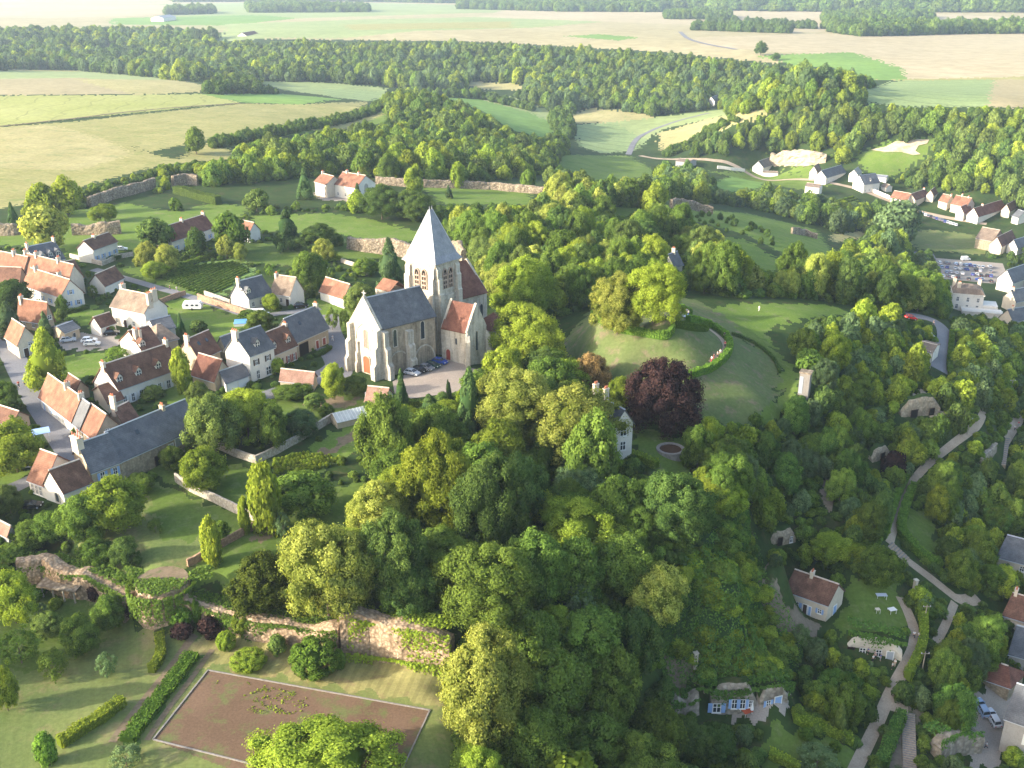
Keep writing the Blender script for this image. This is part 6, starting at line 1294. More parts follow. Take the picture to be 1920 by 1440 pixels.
# the rest of each wood: one object, instances of the crowns already standing
SRC = {}
def source_for(kind, big):
    fam = 'shrub' if not big else 'mid'; leaf = SPEC[kind][2]; return fam, leaf
def gn_scatter(name, label, pts, src, cat='wood'):
    """pts: list of (x,y,z,r,hz); src: crown objects; one vertex per tree"""
    n = len(pts); A_ = np.array(pts); b = A_[:, :3].mean(0)
    me = bpy.data.meshes.new(name); me.vertices.add(n); me.vertices.foreach_set('co', (A_[:, :3]-b).astype(np.float32).ravel())
    a = me.attributes.new('siz','FLOAT_VECTOR','POINT'); s = np.stack([A_[:,3], A_[:,3]*(.88+.24*rng.random(n)), A_[:,4]], 1); a.data.foreach_set('vector', s.astype(np.float32).ravel())
    a = me.attributes.new('turn','FLOAT_VECTOR','POINT'); rr = np.zeros((n,3)); rr[:,2] = rng.random(n)*6.283; rr[:,:2] = rng.normal(0,.06,(n,2)); a.data.foreach_set('vector', rr.astype(np.float32).ravel())
    a = me.attributes.new('pk','INT','POINT'); a.data.foreach_set('value', rng.integers(0, len(src), n).astype(np.int32))
    o = link(name, me, None, tuple(b)); tag(o, label, None, None, 'stuff')
    ng = bpy.data.node_groups.new(name, 'GeometryNodeTree'); ng.interface.new_socket('Geometry', in_out='INPUT', socket_type='NodeSocketGeometry'); ng.interface.new_socket('Geometry', in_out='OUTPUT', socket_type='NodeSocketGeometry')
    nd = ng.nodes; gi, go = nd.new('NodeGroupInput'), nd.new('NodeGroupOutput'); ip = nd.new('GeometryNodeInstanceOnPoints'); gtm = nd.new('GeometryNodeGeometryToInstance')
    for s_ in src:
        oi = nd.new('GeometryNodeObjectInfo'); oi.inputs['Object'].default_value = s_; oi.inputs['As Instance'].default_value = True; oi.transform_space = 'ORIGINAL'; ng.links.new(oi.outputs['Geometry'], gtm.inputs[0])
    def at_(nm_, ty):
        x_ = nd.new('GeometryNodeInputNamedAttribute'); x_.data_type = ty; x_.inputs[0].default_value = nm_; return x_.outputs[0]
    ng.links.new(gi.outputs[0], ip.inputs['Points']); ng.links.new(gtm.outputs[0], ip.inputs['Instance']); ip.inputs['Pick Instance'].default_value = True
    ng.links.new(at_('pk','INT'), ip.inputs['Instance Index']); ng.links.new(at_('turn','FLOAT_VECTOR'), ip.inputs['Rotation']); ng.links.new(at_('siz','FLOAT_VECTOR'), ip.inputs['Scale'])
    ng.links.new(ip.outputs[0], go.inputs[0]); md = o.modifiers.new('scatter','NODES'); md.node_group = ng; return o
# a few real standing trees per leaf colour serve as the pattern for their wood
PATT = {}
def pattern(leaf, fam='mid', n=2):
    key = (leaf, fam)
    if key in PATT: return PATT[key]
    # individual trees of that leaf that are small in the picture get the coarser crown
    out = []
    for o in bpy.data.objects:
        if o.name.split('.')[0] in ('crown','foliage') and o.material_slots[0].material == LM[leaf] and not o.get('used') and not o.get('hand'):
            P = parent_world(o)
            if fam == 'mid' and (CAMZ-P.z)**2 + P.y**2 < 330**2: continue
            o['used'] = 1; ob = o; m = CR[fam][len(out) % len(CR[fam])]; o.data = m; o.material_slots[0].link = 'OBJECT'; o.material_slots[0].material = LM[leaf]; out.append(o)
            if len(out) == n: break
    PATT[key] = out or PATT.get((leaf,'shrub')) or next(iter(PATT.values())); return PATT[key]
for ri, reg in enumerate(REG):
    rest = [t for t in ALLT if t[4] == ri and id(t) not in ind_ids]
    if not rest: continue
    leaves = sorted({SPEC[t[3]][2] for t in rest}); src = []
    for lf in leaves: src += pattern(lf)
    gn_scatter(reg[0], reg[1], [(t[0].x,t[0].y,t[0].z+t[2]*.8,t[1],t[2]) for t in rest], src)
# undergrowth: low bushes wherever the ground is not kept open
def scatter_under():
    P_ = wpoly(REG[8][2]); out = []
    for pol, spc, r0, r1 in ((REG[8][2],2.3,.9,1.8),(REG[7][2],3.2,1.1,2.0),(REG[9][2],2.4,.8,1.6),(REG[10][2],3.4,.5,1.1),(REG[3][2],5,1.5,2.5),(REG[4][2],4,1,2),(REG[6][2],5,1.2,2.4)):
        P_ = wpoly(pol); x0, y0 = P_.min(0); x1, y1 = P_.max(0); X, Y = np.meshgrid(np.arange(x0,x1,spc), np.arange(y0,y1,spc)); X = X+rng.normal(0,spc*.3,X.shape); Y = Y+rng.normal(0,spc*.3,Y.shape)
        m = inside(P_, X, Y) & (np.abs(np.arctan2(X,Y)) < R(33)) & (Y > 75); X, Y = X[m], Y[m]; zo = zone_at(X,Y); g_ = ground(X,Y)
        for x, y, z, zz in zip(X, Y, g_, zo):
            if zz >= 0: continue
            r = rng.uniform(r0, r1); P = Vector((float(x),float(y),float(z)))
            if blocked(P, r*.6, r*.5, .34): continue
            out.append((x, y, z+r*.35, r, r*rng.uniform(.6,1.0)))
    return out
US = scatter_under(); print('under', len(US))
gn_scatter('undergrowth', 'low dense undergrowth between the trees', US, pattern('g')+pattern('d')[:1]+pattern('i','shrub') if False else pattern('g')+pattern('d'))
# ------------------------------------------------------------------ ivy, creeper, hedges as leaf sheets
def leaf_obj(name, label, C, Nn, size, mat, cat=None, kind=None, group=None, core=None, tone=None, seed=1, curl=.5):
    r_ = np.random.default_rng(seed); b = C.mean(0); V, F = leaf_quads(C-b, Nn, size, r_, curl); T = np.clip((tone if tone is not None else .45) + r_.normal(0,.2,len(C)), 0, 1)
    me = npmesh(name, V, F, [LM[mat]], attr=T); o = link(name, me, None, tuple(b)); tag(o, label, cat, group, kind); return o
def surf_points(pts, density, amp=.3):
    P_ = wpoly(pts); x0, y0 = P_.min(0); x1, y1 = P_.max(0); n = int((x1-x0)*(y1-y0)*density); X = rng.uniform(x0,x1,n); Y = rng.uniform(y0,y1,n); m = inside(P_,X,Y); X, Y = X[m], Y[m]; Zg = ground(X,Y); e = .5
    nx = -(ground(X+e,Y)-ground(X-e,Y))/(2*e); ny = -(ground(X,Y+e)-ground(X,Y-e))/(2*e); Nn = np.stack([nx,ny,np.ones_like(nx)],1); k = np.linalg.norm(Nn,axis=1); keep = rng.random(len(X)) < k/k.max(); Nn /= k[:,None]
    bump = amp*(1+np.sin(X*.9+np.sin(Y*.7))*np.sin(Y*1.1+np.sin(X*.6)) ); C = np.stack([X,Y,Zg],1)+Nn*(bump*rng.uniform(.3,1.1,len(X)))[:,None]
    return C[keep], Nn[keep]
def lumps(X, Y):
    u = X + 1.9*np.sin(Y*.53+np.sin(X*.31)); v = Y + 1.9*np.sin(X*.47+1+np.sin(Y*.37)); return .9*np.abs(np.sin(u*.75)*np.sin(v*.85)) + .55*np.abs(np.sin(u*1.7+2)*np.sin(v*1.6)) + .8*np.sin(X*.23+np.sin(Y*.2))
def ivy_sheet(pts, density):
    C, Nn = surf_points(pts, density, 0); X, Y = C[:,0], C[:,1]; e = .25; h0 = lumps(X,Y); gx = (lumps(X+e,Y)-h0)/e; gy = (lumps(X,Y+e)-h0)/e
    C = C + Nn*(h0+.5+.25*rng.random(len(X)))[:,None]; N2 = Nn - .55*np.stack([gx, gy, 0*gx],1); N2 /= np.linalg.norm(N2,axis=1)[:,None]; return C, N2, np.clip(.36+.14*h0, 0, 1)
IVYP = [(1250,1120),(1335,1010),(1385,960),(1418,1070),(1470,1170),(1485,1215),(1470,1285),(1330,1275),(1255,1255)]
P_ = wpoly(IVYP); bx_ = P_.min(0); by_ = P_.max(0); X, Y = np.meshgrid(np.arange(bx_[0],by_[0],1.9), np.arange(bx_[1],by_[1],1.9)); X = X+rng.normal(0,.7,X.shape); Y = Y+rng.normal(0,.7,Y.shape); m = inside(P_,X,Y); X, Y = X[m], Y[m]
for t in ALLT:
    if t[3] == 'i' and id(t) not in ind_ids: break
gn_scatter('ivy_mounds', 'bushy ivy mounds on the cliff', [(x,y,float(ground(x,y))+.5,r,r*.7) for x, y, r in zip(X,Y,rng.uniform(.9,2.1,len(X)))], pattern('i')+pattern('g'))
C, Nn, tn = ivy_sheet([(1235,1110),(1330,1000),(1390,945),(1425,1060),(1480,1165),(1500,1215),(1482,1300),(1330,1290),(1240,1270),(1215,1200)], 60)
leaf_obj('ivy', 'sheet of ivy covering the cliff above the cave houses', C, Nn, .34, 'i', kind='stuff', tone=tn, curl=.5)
wp = [(400,1268),(470,1280),(560,1300),(600,1320),(540,1345),(460,1335),(420,1310)]
C, Nn = surf_points(wp, 9, 0); cl_ = np.sin(C[:,0]*1.1+np.sin(C[:,1]*.9)*2)*np.sin(C[:,1]*1.3+np.sin(C[:,0]*.7)*1.5)+.35*np.sin(C[:,0]*.35+1); k_ = cl_ > .25; C, Nn = C[k_], Nn[k_]; C[:,2] += .08
leaf_obj('weeds', 'green weeds creeping over the clay court', C, Nn, .28, 'b', kind='stuff', curl=.5)
def creeper(label, L, top, seed, drop=.6, width=3.0, nper=90, mat='b'):
    """creeper hanging from a wall head: L list of (x,y,z) along it"""
    r_ = np.random.default_rng(seed); C = []; Nn = []
    for (x, y, z), (x2, y2, z2) in zip(L[:-1], L[1:]):
        d = Vector((x2-x,y2-y,0)); n = Vector((d.y,-d.x,0)).normalized(); n = n if n.y < 0 else -n; ln = d.length
        k = int(nper*ln); t = r_.random(k); off = r_.normal(0,1,k)
        dr = drop*np.abs(r_.normal(0,1,k))*(1+np.sin((x+y)*.5))
        for i in range(k):
            up = r_.random() < .45; q = Vector((x,y,z+top)) + d*t[i] + (n*(-r_.random()*width*.8) if up else n*(.9+.5*r_.random())) + Vector((0,0,(.5*r_.random() if up else -dr[i])))
            C.append(q[:]); Nn.append((0,-.2,1) if up else (n.x,n.y,.3))
    return leaf_obj('creeper', label, np.array(C), np.array(Nn, float), .42, mat, 'creeper', 'stuff', seed=seed)
def wl(pts): return [tuple(pick(*p)) for p in dens(pts, 14)]
creeper('creeper spilling over the tall rampart face', wl([(655,1210),(740,1225),(848,1243)]), 5.9, 3, 1.9, 4.0, 120)
creeper('green growth on the long low rampart', wl([(352,1152),(483,1188),(562,1200),(640,1204)]), 3.1, 4, .9, 3.5, 110, 'g')
creeper('shrubby growth on the left rock wall', wl([(-20,1085),(40,1098),(92,1092),(135,1110),(170,1110),(250,1150)]), 4.2, 5, 1.2, 4, 110, 'g')
cc = [(TOWER.x+4.4*math.cos(a), TOWER.y+4.4*math.sin(a), TOWER.z) for a in [math.pi+i*math.pi/10 for i in range(-2,13)]]
creeper('creeper crowning the round tower', cc, .0, 6, 1.3, 5.0, 260, 'g')
creeper('creeper mound at the foot of the tall rampart', wl([(650,1228),(700,1235),(780,1246),(848,1256)]), 1.2, 8, .8, 2, 80, 'b')
creeper('hanging creeper over the cave house with blue shutters', wl([(1300,1325),(1340,1330),(1420,1322),(1476,1316)]), 4.8, 9, .8, 3, 80, 'i')
creeper('growth over the row of cave rooms', wl([(1585,1208),(1640,1220),(1692,1236)]), 4.2, 10, .6, 4, 80, 'i')
creeper('ivy on the brown stone barn corner', wl([(322,465),(345,458)]), 2.0, 11, 1, .5, 50, 'd')
creeper('creeper over the white chalk face beside the steps', wl([(1750,1418),(1770,1408),(1800,1402),(1830,1400)]), 4.3, 12, 1.0, 4, 110, 'i')
creeper('creeper over the jagged pale rock', wl([(1254,1330),(1284,1334),(1304,1324)]), 2.6, 13, .6, 3, 110, 'i')
def hedge(label, pts, wd, ht, mat='h', rag=.1, size=.3, name='hedge', den=55, sm=2):
    L = wline(pts, sm, .8); r_ = np.random.default_rng(len(label)+len(pts)); C = []; Nn = []; T = []
    mb = MB(); base = L[0].copy()
    for p, q in zip(L[:-1], L[1:]):
        d = q-p; d.z = 0; ln = d.length
        if ln < 1e-3: continue
        u = d/ln; n = Vector((u.y,-u.x,0)); hh = ht*(1+rag*math.sin(p.x*1.3+p.y)+rag*(r_.random()-.5)); w_ = wd*(1+rag*.6*math.sin(p.y*1.7))
        z0 = p.z-.4
        k = .82; mb.hexa([p-n*w_/2*k-Vector((0,0,.4)), q-n*w_/2*k-Vector((0,0,.4)), q+n*w_/2*k-Vector((0,0,.4)), p+n*w_/2*k-Vector((0,0,.4))], [p-n*w_/2*k*.9+Vector((0,0,hh*.9)), q-n*w_/2*k*.9+Vector((0,0,hh*.9)), q+n*w_/2*k*.9+Vector((0,0,hh*.9)), p+n*w_/2*k*.9+Vector((0,0,hh*.9))])
        per = (2*hh+w_); m = max(3, int(den*per*ln*(.3/size)**2*.35))
        for _ in range(m):
            t = r_.random(); s = r_.random()*per; c = p+d*t
            if s < hh: c = c - n*w_/2 + Vector((0,0,s)); no = -n
            elif s < hh+w_: c = c + n*(s-hh-w_/2) + Vector((0,0,hh)); no = Vector((0,0,1))
            else: c = c + n*w_/2 + Vector((0,0,s-hh-w_)); no = n
            C.append(c[:]); Nn.append(no[:])
    C = np.array(C)-np.array(base); Nn = np.array(Nn); V, F = leaf_quads(C, Nn, size, r_, .4)
    cv = np.array([tuple(v) for v in mb.v])-np.array(base); cf = np.array([f for f in mb.f]) + len(V)
    me = npmesh(name, np.concatenate([V, cv]), np.concatenate([F, cf]), [LM[mat]], attr=np.concatenate([np.clip(.5+r_.normal(0,.2,len(F)),0,1), np.full(len(cf),.1)]))
    o = link(name, me, None, tuple(base)); tag(o, label, 'hedge'); return o
HG_ = [
 ('clipped hedge along the front edge of the mound top',[(1112,592),(1122,612),(1165,622),(1215,632),(1250,638),(1262,618)],1.4,1.7,'h'),
 ('short clipped hedge on the middle of the mound',[(1266,612),(1298,620),(1323,622),(1326,612)],1.3,1.6,'h'),
 ('long curved hedge bounding the spiral path of the mound',[(1290,603),(1327,608),(1357,628),(1370,652),(1364,670),(1342,690),(1312,702),(1290,710)],1.5,1.7,'h'),
 ('low hedge behind the viewing table on the mound',[(1262,583),(1280,582),(1297,590)],1.2,1.5,'h'),
 ('thin hedge line curving below the mound ring',[(1372,628),(1410,640),(1450,672),(1462,700)],.7,.8,'d'),
 ('curved clipped hedge on the lower left lawn',[(112,1400),(150,1376),(200,1346),(230,1320)],1.7,1.6,'b'),
 ('short curved hedge at the end of the dark turf strip',[(284,1262),(304,1236),(302,1212),(299,1195)],1.4,1.5,'b'),
 ('long low dark hedge running between the lawn tracks',[(362,1230),(330,1272),(290,1324),(250,1376),(238,1392)],2.6,.9,'h'),
 ('broad bright hedge across the cave garden',[(1486,1346),(1540,1370),(1598,1395)],2.0,1.8,'b'),
 ('small bright hedge at the bottom of the cave garden',[(1442,1418),(1470,1430),(1500,1446)],1.7,1.4,'b'),
 ('dark clipped hedge on the terrace of the small white cottage',[(203,491),(225,484),(246,476)],1.6,1.4,'d'),
 ('clipped hedge right of the path above the steps',[(1712,915),(1698,950),(1688,985),(1690,1008),(1718,1038),(1752,1068)],1.9,1.9,'h'),
 ('hedge on the left side of the upper path',[(1700,895),(1682,930),(1668,975),(1655,1010)],1.6,1.6,'h'),
 ('hedge beside the lowest part of the path',[(1690,1345),(1672,1385),(1650,1440)],2.2,1.8,'i'),
 ('ivy clad bank wall right of the middle path',[(1728,1150),(1732,1200),(1722,1235),(1700,1275)],1.6,2.0,'b'),
 ('hedge along the garden of the white mansion',[(1160,850),(1190,862),(1232,878)],1.8,1.6,'b'),
 ('little hedge at the corner of the stone barn',[(590,670),(605,664),(619,654)],1.5,1.0,'d'),
 ('hedge in front of the blue shuttered white gable',[(118,588),(140,586),(166,578)],1.3,1.2,'d'),
 ('hedge round the shaded lawn beside the pale round tree',[(606,492),(622,488),(640,487)],1.3,1.5,'b'),
 ('low hedge between the crop rows and the shaded lawn',[(335,500),(365,493),(400,480)],1.4,1.4,'g'),
 ('hedge bank below the church gatehouse',[(690,738),(730,752),(780,760),(830,765)],1.4,1.3,'g'),
 ('long pale hedge in front of the curtain wall',[(330,362),(370,372),(410,384)],3.5,3.4,'v'),
 ('green hedge edging the road above the path',[(1785,625),(1782,660),(1778,700),(1800,735),(1835,758)],1.6,1.5,'h')]
for lb, p, wd, ht, m_ in HG_: hedge(lb, p, wd, ht, m_)
# rows of vines and vegetables
def rows(name, label, pts, dirpx, spc, r_, hz_, kinds):
    P_ = wpoly(pts); a, b = pick(*dirpx[0]), pick(*dirpx[1]); d = Vector((b.x-a.x,b.y-a.y)).normalized(); n = Vector((-d.y,d.x)); c = P_.mean(0); out = []
    for i in range(-30, 31):
        for j in range(-60, 61):
            x, y = c[0]+n.x*i*spc+d.x*j*r_*1.5+rng.normal(0,.1), c[1]+n.y*i*spc+d.y*j*r_*1.5+rng.normal(0,.1)
            if inside(P_, np.array([x]), np.array([y]))[0]: out.append((x,y,float(ground(x,y))+hz_*.6,r_*rng.uniform(.8,1.2),hz_))
    if out: gn_scatter(name, label, out, pattern(kinds))
rows('crop_rows', 'rows of potatoes or vines in the village field', [(275,512),(335,500),(440,490),(470,507),(416,548),(382,556)], [(330,545),(440,498)], 1.7, .4, .32, 'g')
rows('crop_rows', 'rows of vines beside the vegetable garden wall', [(510,868),(560,850),(640,860),(600,885),(520,890)], [(510,880),(620,856)], 1.5, .5, .6, 'b')
rows('crop_rows', 'vineyard rows on the valley slope', [(1540,385),(1600,370),(1620,385),(1570,405)], [(1540,395),(1610,378)], 4, 1.0, .8, 'g')
# ------------------------------------------------------------------ vehicles
PAINT = {k: plain('paint_'+k, c, .25, .1, spec=.6) for k, c in dict(silver=(.55,.58,.62), black=(.015,.016,.018), blue=(.02,.07,.34), green=(.02,.06,.05), white=(.75,.75,.73), grey=(.2,.21,.23), red=(.4,.02,.02), lblue=(.25,.35,.5)).items()}
TYRE = plain('tyre', (.02,.02,.02), .9); LAMP = plain('lamp_glass', (.7,.7,.65), .2, spec=.6); TAIL = plain('tail_lamp', (.35,.01,.01), .3); PLATE = plain('number_plate', (.7,.7,.62), .5)
def car_proto():
    e = empty('parked_car', (0,0,0)); L, W = 4.1, 1.72; mb = MB()
    prof = [(-2.05,.32),(-2.05,.78),(-1.85,.92),(-1.1,.98),(.75,1.0),(1.75,.82),(2.02,.68),(2.05,.32)]
    def side(y, k): return [(x*k, y, z) for x, z in prof]
    a = side(-W/2, .985); b = side(-W/2+.08, 1); c = side(W/2-.08, 1); d = side(W/2, .985)
    n = len(prof)
    for p, q in ((a,b),(b,c),(c,d)):
        for i in range(n): mb.face([p[i], p[(i+1)%n], q[(i+1)%n], q[i]][::-1])
    mb.face(a); mb.face(d[::-1]); body = mb.build('body', PAINT['silver'], e)
    g = MB(); bt = [(-1.75,-.76,.93),(.95,-.76,.97),(.95,.76,.97),(-1.75,.76,.93)]; tp = [(-1.35,-.6,1.42),(.2,-.6,1.45),(.2,.6,1.45),(-1.35,.6,1.42)]
    g.hexa(bt, tp); g.build('windows', M['glass'], e)
    r = MB(); r.hexa([(-1.4,-.63,1.40),(.24,-.63,1.43),(.24,.63,1.43),(-1.4,.63,1.40)], [(-1.3,-.56,1.48),(.12,-.56,1.50),(.12,.56,1.50),(-1.3,.56,1.48)])
    for x0, x1 in ((-1.75,-1.35),(.95,.2),(-.45,-.45)):
        for s in (-1,1): r.tube((x0,s*.765,.95),(x1,s*.61,1.43),.045,.045,5)
    r.build('roof', PAINT['silver'], e)
    for x in (-1.28,1.3):
        for s in (-1,1):
            w = MB(); w.tube((x,s*.70,.31),(x,s*.88,.31),.31,.31,14,0); w.tube((x,s*.875,.31),(x,s*.89,.31),.18,.18,10,1); w.build('wheel', [TYRE, M['zinc']], e)
    for s in (-1,1):
        w = MB(); w.box((1.98,s*.6,.58), .12, .36, .16); w.build('headlight', LAMP, e); w = MB(); w.box((-2.03,s*.62,.62), .08, .3, .2); w.build('tail_light', TAIL, e)
        w = MB(); w.box((.85,s*.92,.95), .14, .18, .12); w.build('wing_mirror', PAINT['silver'], e)
    w = MB(); w.box((-2.06,0,.45), .03, .5, .12); w.build('number_plate', PLATE, e)
    return e
CAR = car_proto(); _first = [True]
def car(px, py, ang, colr, label, group=None, scale=1.0, P=None):
    global CAR
    o = CAR if _first[0] else None
    if o is None:
        o = CAR.copy(); col.objects.link(o)
        for ch in CAR_CH:
            c = ch.copy(); col.objects.link(c); c.parent = o
        kids = [c for c in bpy.data.objects if c.parent == o]
    else:
        _first[0] = False; kids = list(CAR.children)
    P = P or pick(px, py); z = float(ground(P.x, P.y)); o.location = (P.x, P.y, z+.1); o.rotation_euler = (0,0,ang); o.scale = (scale,)*3
    fx, fy = math.cos(ang)*1.3, math.sin(ang)*1.3; o.rotation_euler = (0, -math.atan2(float(ground(P.x+fx,P.y+fy))-float(ground(P.x-fx,P.y-fy)), 2.6), ang)
    for c in kids:
        if c.name.split('.')[0] in ('body','roof','wing_mirror'): c.material_slots[0].link = 'OBJECT'; c.material_slots[0].material = PAINT[colr]
    tag(o, label, 'car', group); return o
CAR_CH = list(CAR.children)
c0_, ah_, gh_, AL_, GL_ = CH
angc = math.atan2(-gh_.y, -gh_.x)
for (x, y, cl, lb) in ((773,703,'silver','silver car at the left end of the row beside the church nave'),(786,698,'black','black car next to the silver one beside the church nave'),(800,694,'grey','dark grey car in the middle of the row by the nave'),(811,689,'green','dark green car second from the right by the nave'),(825,682,'blue','blue car nearest the church transept door')):
    car(x, y, angc+.12, cl, lb, 'cars parked beside the church')
car(168,642,.15,'white','white car in the village yard, the one behind','cars in the village yard'); car(173,648,.1,'white','white car in the village yard, the nearer one','cars in the village yard')
car(210,628,.3,'black','black car against the tall white house','cars in the village yard'); car(128,641,.4,'silver','silver car beside the low annex','cars in the village yard')
car(565,577,.2,'black','dark car in front of the shaded beige gable'); car(228,470,.3,'white','pale car behind the small white cottage'); car(60,953,.1,'black','black car in the yard below the white gabled house')
car(1838,1330,1.75,'lblue','upper pale blue car in the shaded courtyard','cars in the courtyard'); car(1859,1349,1.75,'silver','lower silver car in the shaded courtyard','cars in the courtyard')
car(603,506,.6,'white','white car parked near the garden beyond the orange roofed house')
car(1728,626,-.3,'blue','blue car on the upper road'); car(1742,632,-.2,'white','white car just above the roadside house'); car(1707,599,.2,'red','small red car under the trees by the upper road')
# valley car parks
rr = random.Random(3); pool = ['silver','white','grey','black','lblue','silver','white','grey','blue']; k = 0
for (a, b, n) in (((1722,400),(1795,424),14),):
    for i in range(n):
        t = (i+.5)/n; car(lerp(a[0],b[0],t), lerp(a[1],b[1],t)+rr.uniform(-.5,.5), 1.2, rr.choice(pool), 'small distant car in the row beside the valley lane', 'row of cars beside the valley lane')
for row in range(4):
    for i in range(11):
        if rr.random() < .18: continue
        x = 1762+i*9.2+row*2; y = 494+row*8.5+i*.9
        if x > 1872: continue
        car(x+rr.uniform(-2.5,2.5), y+rr.uniform(-1,1), 1.3+rr.uniform(-.25,.25), rr.choice(pool), 'small car parked in the village car park before the villa', 'cars in the village car park')
sheet('car_park', [(1755,484),(1880,494),(1892,525),(1860,532),(1765,522),(1750,500)], G['gravel'], .06, 2.5)
sheet('road', [(1700,470),(1750,476),(1756,486),(1720,484)], G['asphalt'], .06, 2.5)
# white van in the car park and the caravan
def van(px, py, ang, label, name='white_van', cat='van', s=(5.2,2.0,2.3), cv=False):
    P = pick(px, py); e = empty(name, tuple(P), label, cat, rz=ang); l, w_, h = s; mb = MB()
    if cv: mb.hexa([(-l/2,-w_/2,.45),(l/2,-w_/2,.45),(l/2,w_/2,.45),(-l/2,w_/2,.45)], [(-l/2-.15,-w_/2,1.5),(l/2+.25,-w_/2,1.5),(l/2+.25,w_/2,1.5),(-l/2-.15,w_/2,1.5)]); mb.hexa([(-l/2-.15,-w_/2,1.5),(l/2+.25,-w_/2,1.5),(l/2+.25,w_/2,1.5),(-l/2-.15,w_/2,1.5)], [(-l/2+.3,-w_/2+.1,h),(l/2-.3,-w_/2+.1,h),(l/2-.3,w_/2-.1,h),(-l/2+.3,w_/2-.1,h)])
    else: mb.hexa([(-l/2,-w_/2,.4),(l/2,-w_/2,.4),(l/2,w_/2,.4),(-l/2,w_/2,.4)], [(-l/2,-w_/2,1.1),(l/2-.1,-w_/2,1.1),(l/2-.1,w_/2,1.1),(-l/2,w_/2,1.1)]); mb.hexa([(-l/2,-w_/2,1.1),(l/2-.9,-w_/2,1.1),(l/2-.9,w_/2,1.1),(-l/2,w_/2,1.1)], [(-l/2,-w_/2+.1,h),(l/2-1.6,-w_/2+.1,h),(l/2-1.6,w_/2-.1,h),(-l/2,w_/2-.1,h)])
    mb.build('body', M['whitep'], e, loc=(0,0,0))
    g = MB()
    for x in ((-1.3,.2,1.5) if cv else (.9,)):
        for s_ in (-1,1): g.box((x, s_*(w_/2+.0), 1.3), .8, .06, .5)
    if cv: g.box((l/2+.15,0,1.25), .12, 1.3, .5)
    g.build('window', M['glass'], e, loc=(0,0,0))
    for x in ((0,) if cv else (-1.6,1.6)):
        for s_ in (-1,1): q = MB(); q.tube((x,s_*(w_/2-.15),.33),(x,s_*(w_/2+.03),.33),.33,.33,12); q.build('wheel', TYRE, e, loc=(0,0,0))
    if cv: q = MB(); q.tube((l/2,0,.45),(l/2+1.2,0,.45),.06,.04,6); q.build('tow_bar', M['zinc'], e, loc=(0,0,0))
    return e
van(362,580,.0,'white caravan parked on the lawn behind the brick topped wall','caravan','caravan',(5.2,2.1,2.5),True)
van(1810,488,.2,'white camper van at the back of the village car park'); van(488,594,.1,'white van beside the round tree and the pool cover')
# ------------------------------------------------------------------ villa
def villa():
    P = at_z(1812, 560, -36); z = -43.5; e = empty('villa', (P.x,P.y,z), 'tall white villa with a grey mansard roof and terraces', 'house'); up = Vector((0,0,1)); o = Vector((P.x,P.y,z)); a = R(-18)
    def L(x, y, zz): return o + Vector((math.cos(a)*x-math.sin(a)*y, math.sin(a)*x+math.cos(a)*y, zz))
    def bx(mb, x0, x1, y0, y1, z0, z1, m=0): mb.hexa([L(x0,y0,z0),L(x1,y0,z0),L(x1,y1,z0),L(x0,y1,z0)], [L(x0,y0,z1),L(x1,y0,z1),L(x1,y1,z1),L(x0,y1,z1)], m)
    mb = MB(); bx(mb,-6,6,-5,6,-3,10.5); bx(mb,-6.3,6.3,-5.3,6.3,10.5,10.9); mb.build('wall', M['white'], e)
    w2 = MB(); bx(w2,-2,13,-11,-4.9,-4,5); bx(w2,6.01,12,-4.8,3,-4,6.5); bx(w2,-2.3,13.3,-11.3,-5.1,5,5.4); w2.build('terrace_wing', M['white'], e)
    r = MB(); r.hexa([L(-6.2,-5.2,10.9),L(6.2,-5.2,10.9),L(6.2,6.2,10.9),L(-6.2,6.2,10.9)], [L(-4.8,-3.8,12.8),L(4.8,-3.8,12.8),L(4.8,4.8,12.8),L(-4.8,4.8,12.8)]); r.hexa([L(-4.8,-3.8,12.8),L(4.8,-3.8,12.8),L(4.8,4.8,12.8),L(-4.8,4.8,12.8)], [L(-1.5,0,14),L(1.5,0,14),L(1.5,1,14),L(-1.5,1,14)]); rf = r.build('roof', M['worn'], e)
    for x, y in ((-5.4,3),(-4,-3),(4.5,4)): chimney(rf, L(x,y,0), z+12.5, 2.6, .9, a, 2)
    for fl in (1, 4.4, 7.6):
        for u in (.17,.5,.83): opening(e, L(-6,-5,0), L(6,-5,0), z, u, fl, 1.1, 1.9, 'w', None, L(0,-1,0)-L(0,0,0)); 
        for u in (.2,.5,.8): opening(e, L(-6,-5,0), L(-6,6,0), z, u, fl, 1.1, 1.9, 'w', None, L(-1,0,0)-L(0,0,0))
    for u in (.1,.3,.5,.7,.9): opening(e, L(-2,-11,0), L(13,-11,0), z, u, 1, 1.2, 2.2, 'w', None, L(0,-1,0)-L(0,0,0))
    b = MB()
    for i in range(31): b.tube(L(-2+i*.5,-11.1,5.4), L(-2+i*.5,-11.1,6.3), .1, .1, 4)
    b.obox(L(-2.2,-11.25,6.3), L(13.2,-11.25,6.3)-L(-2.2,-11.25,6.3), L(0,.3,0)-L(0,0,0), up*.15); b.build('balustrade', M['whitep'], e)
villa()
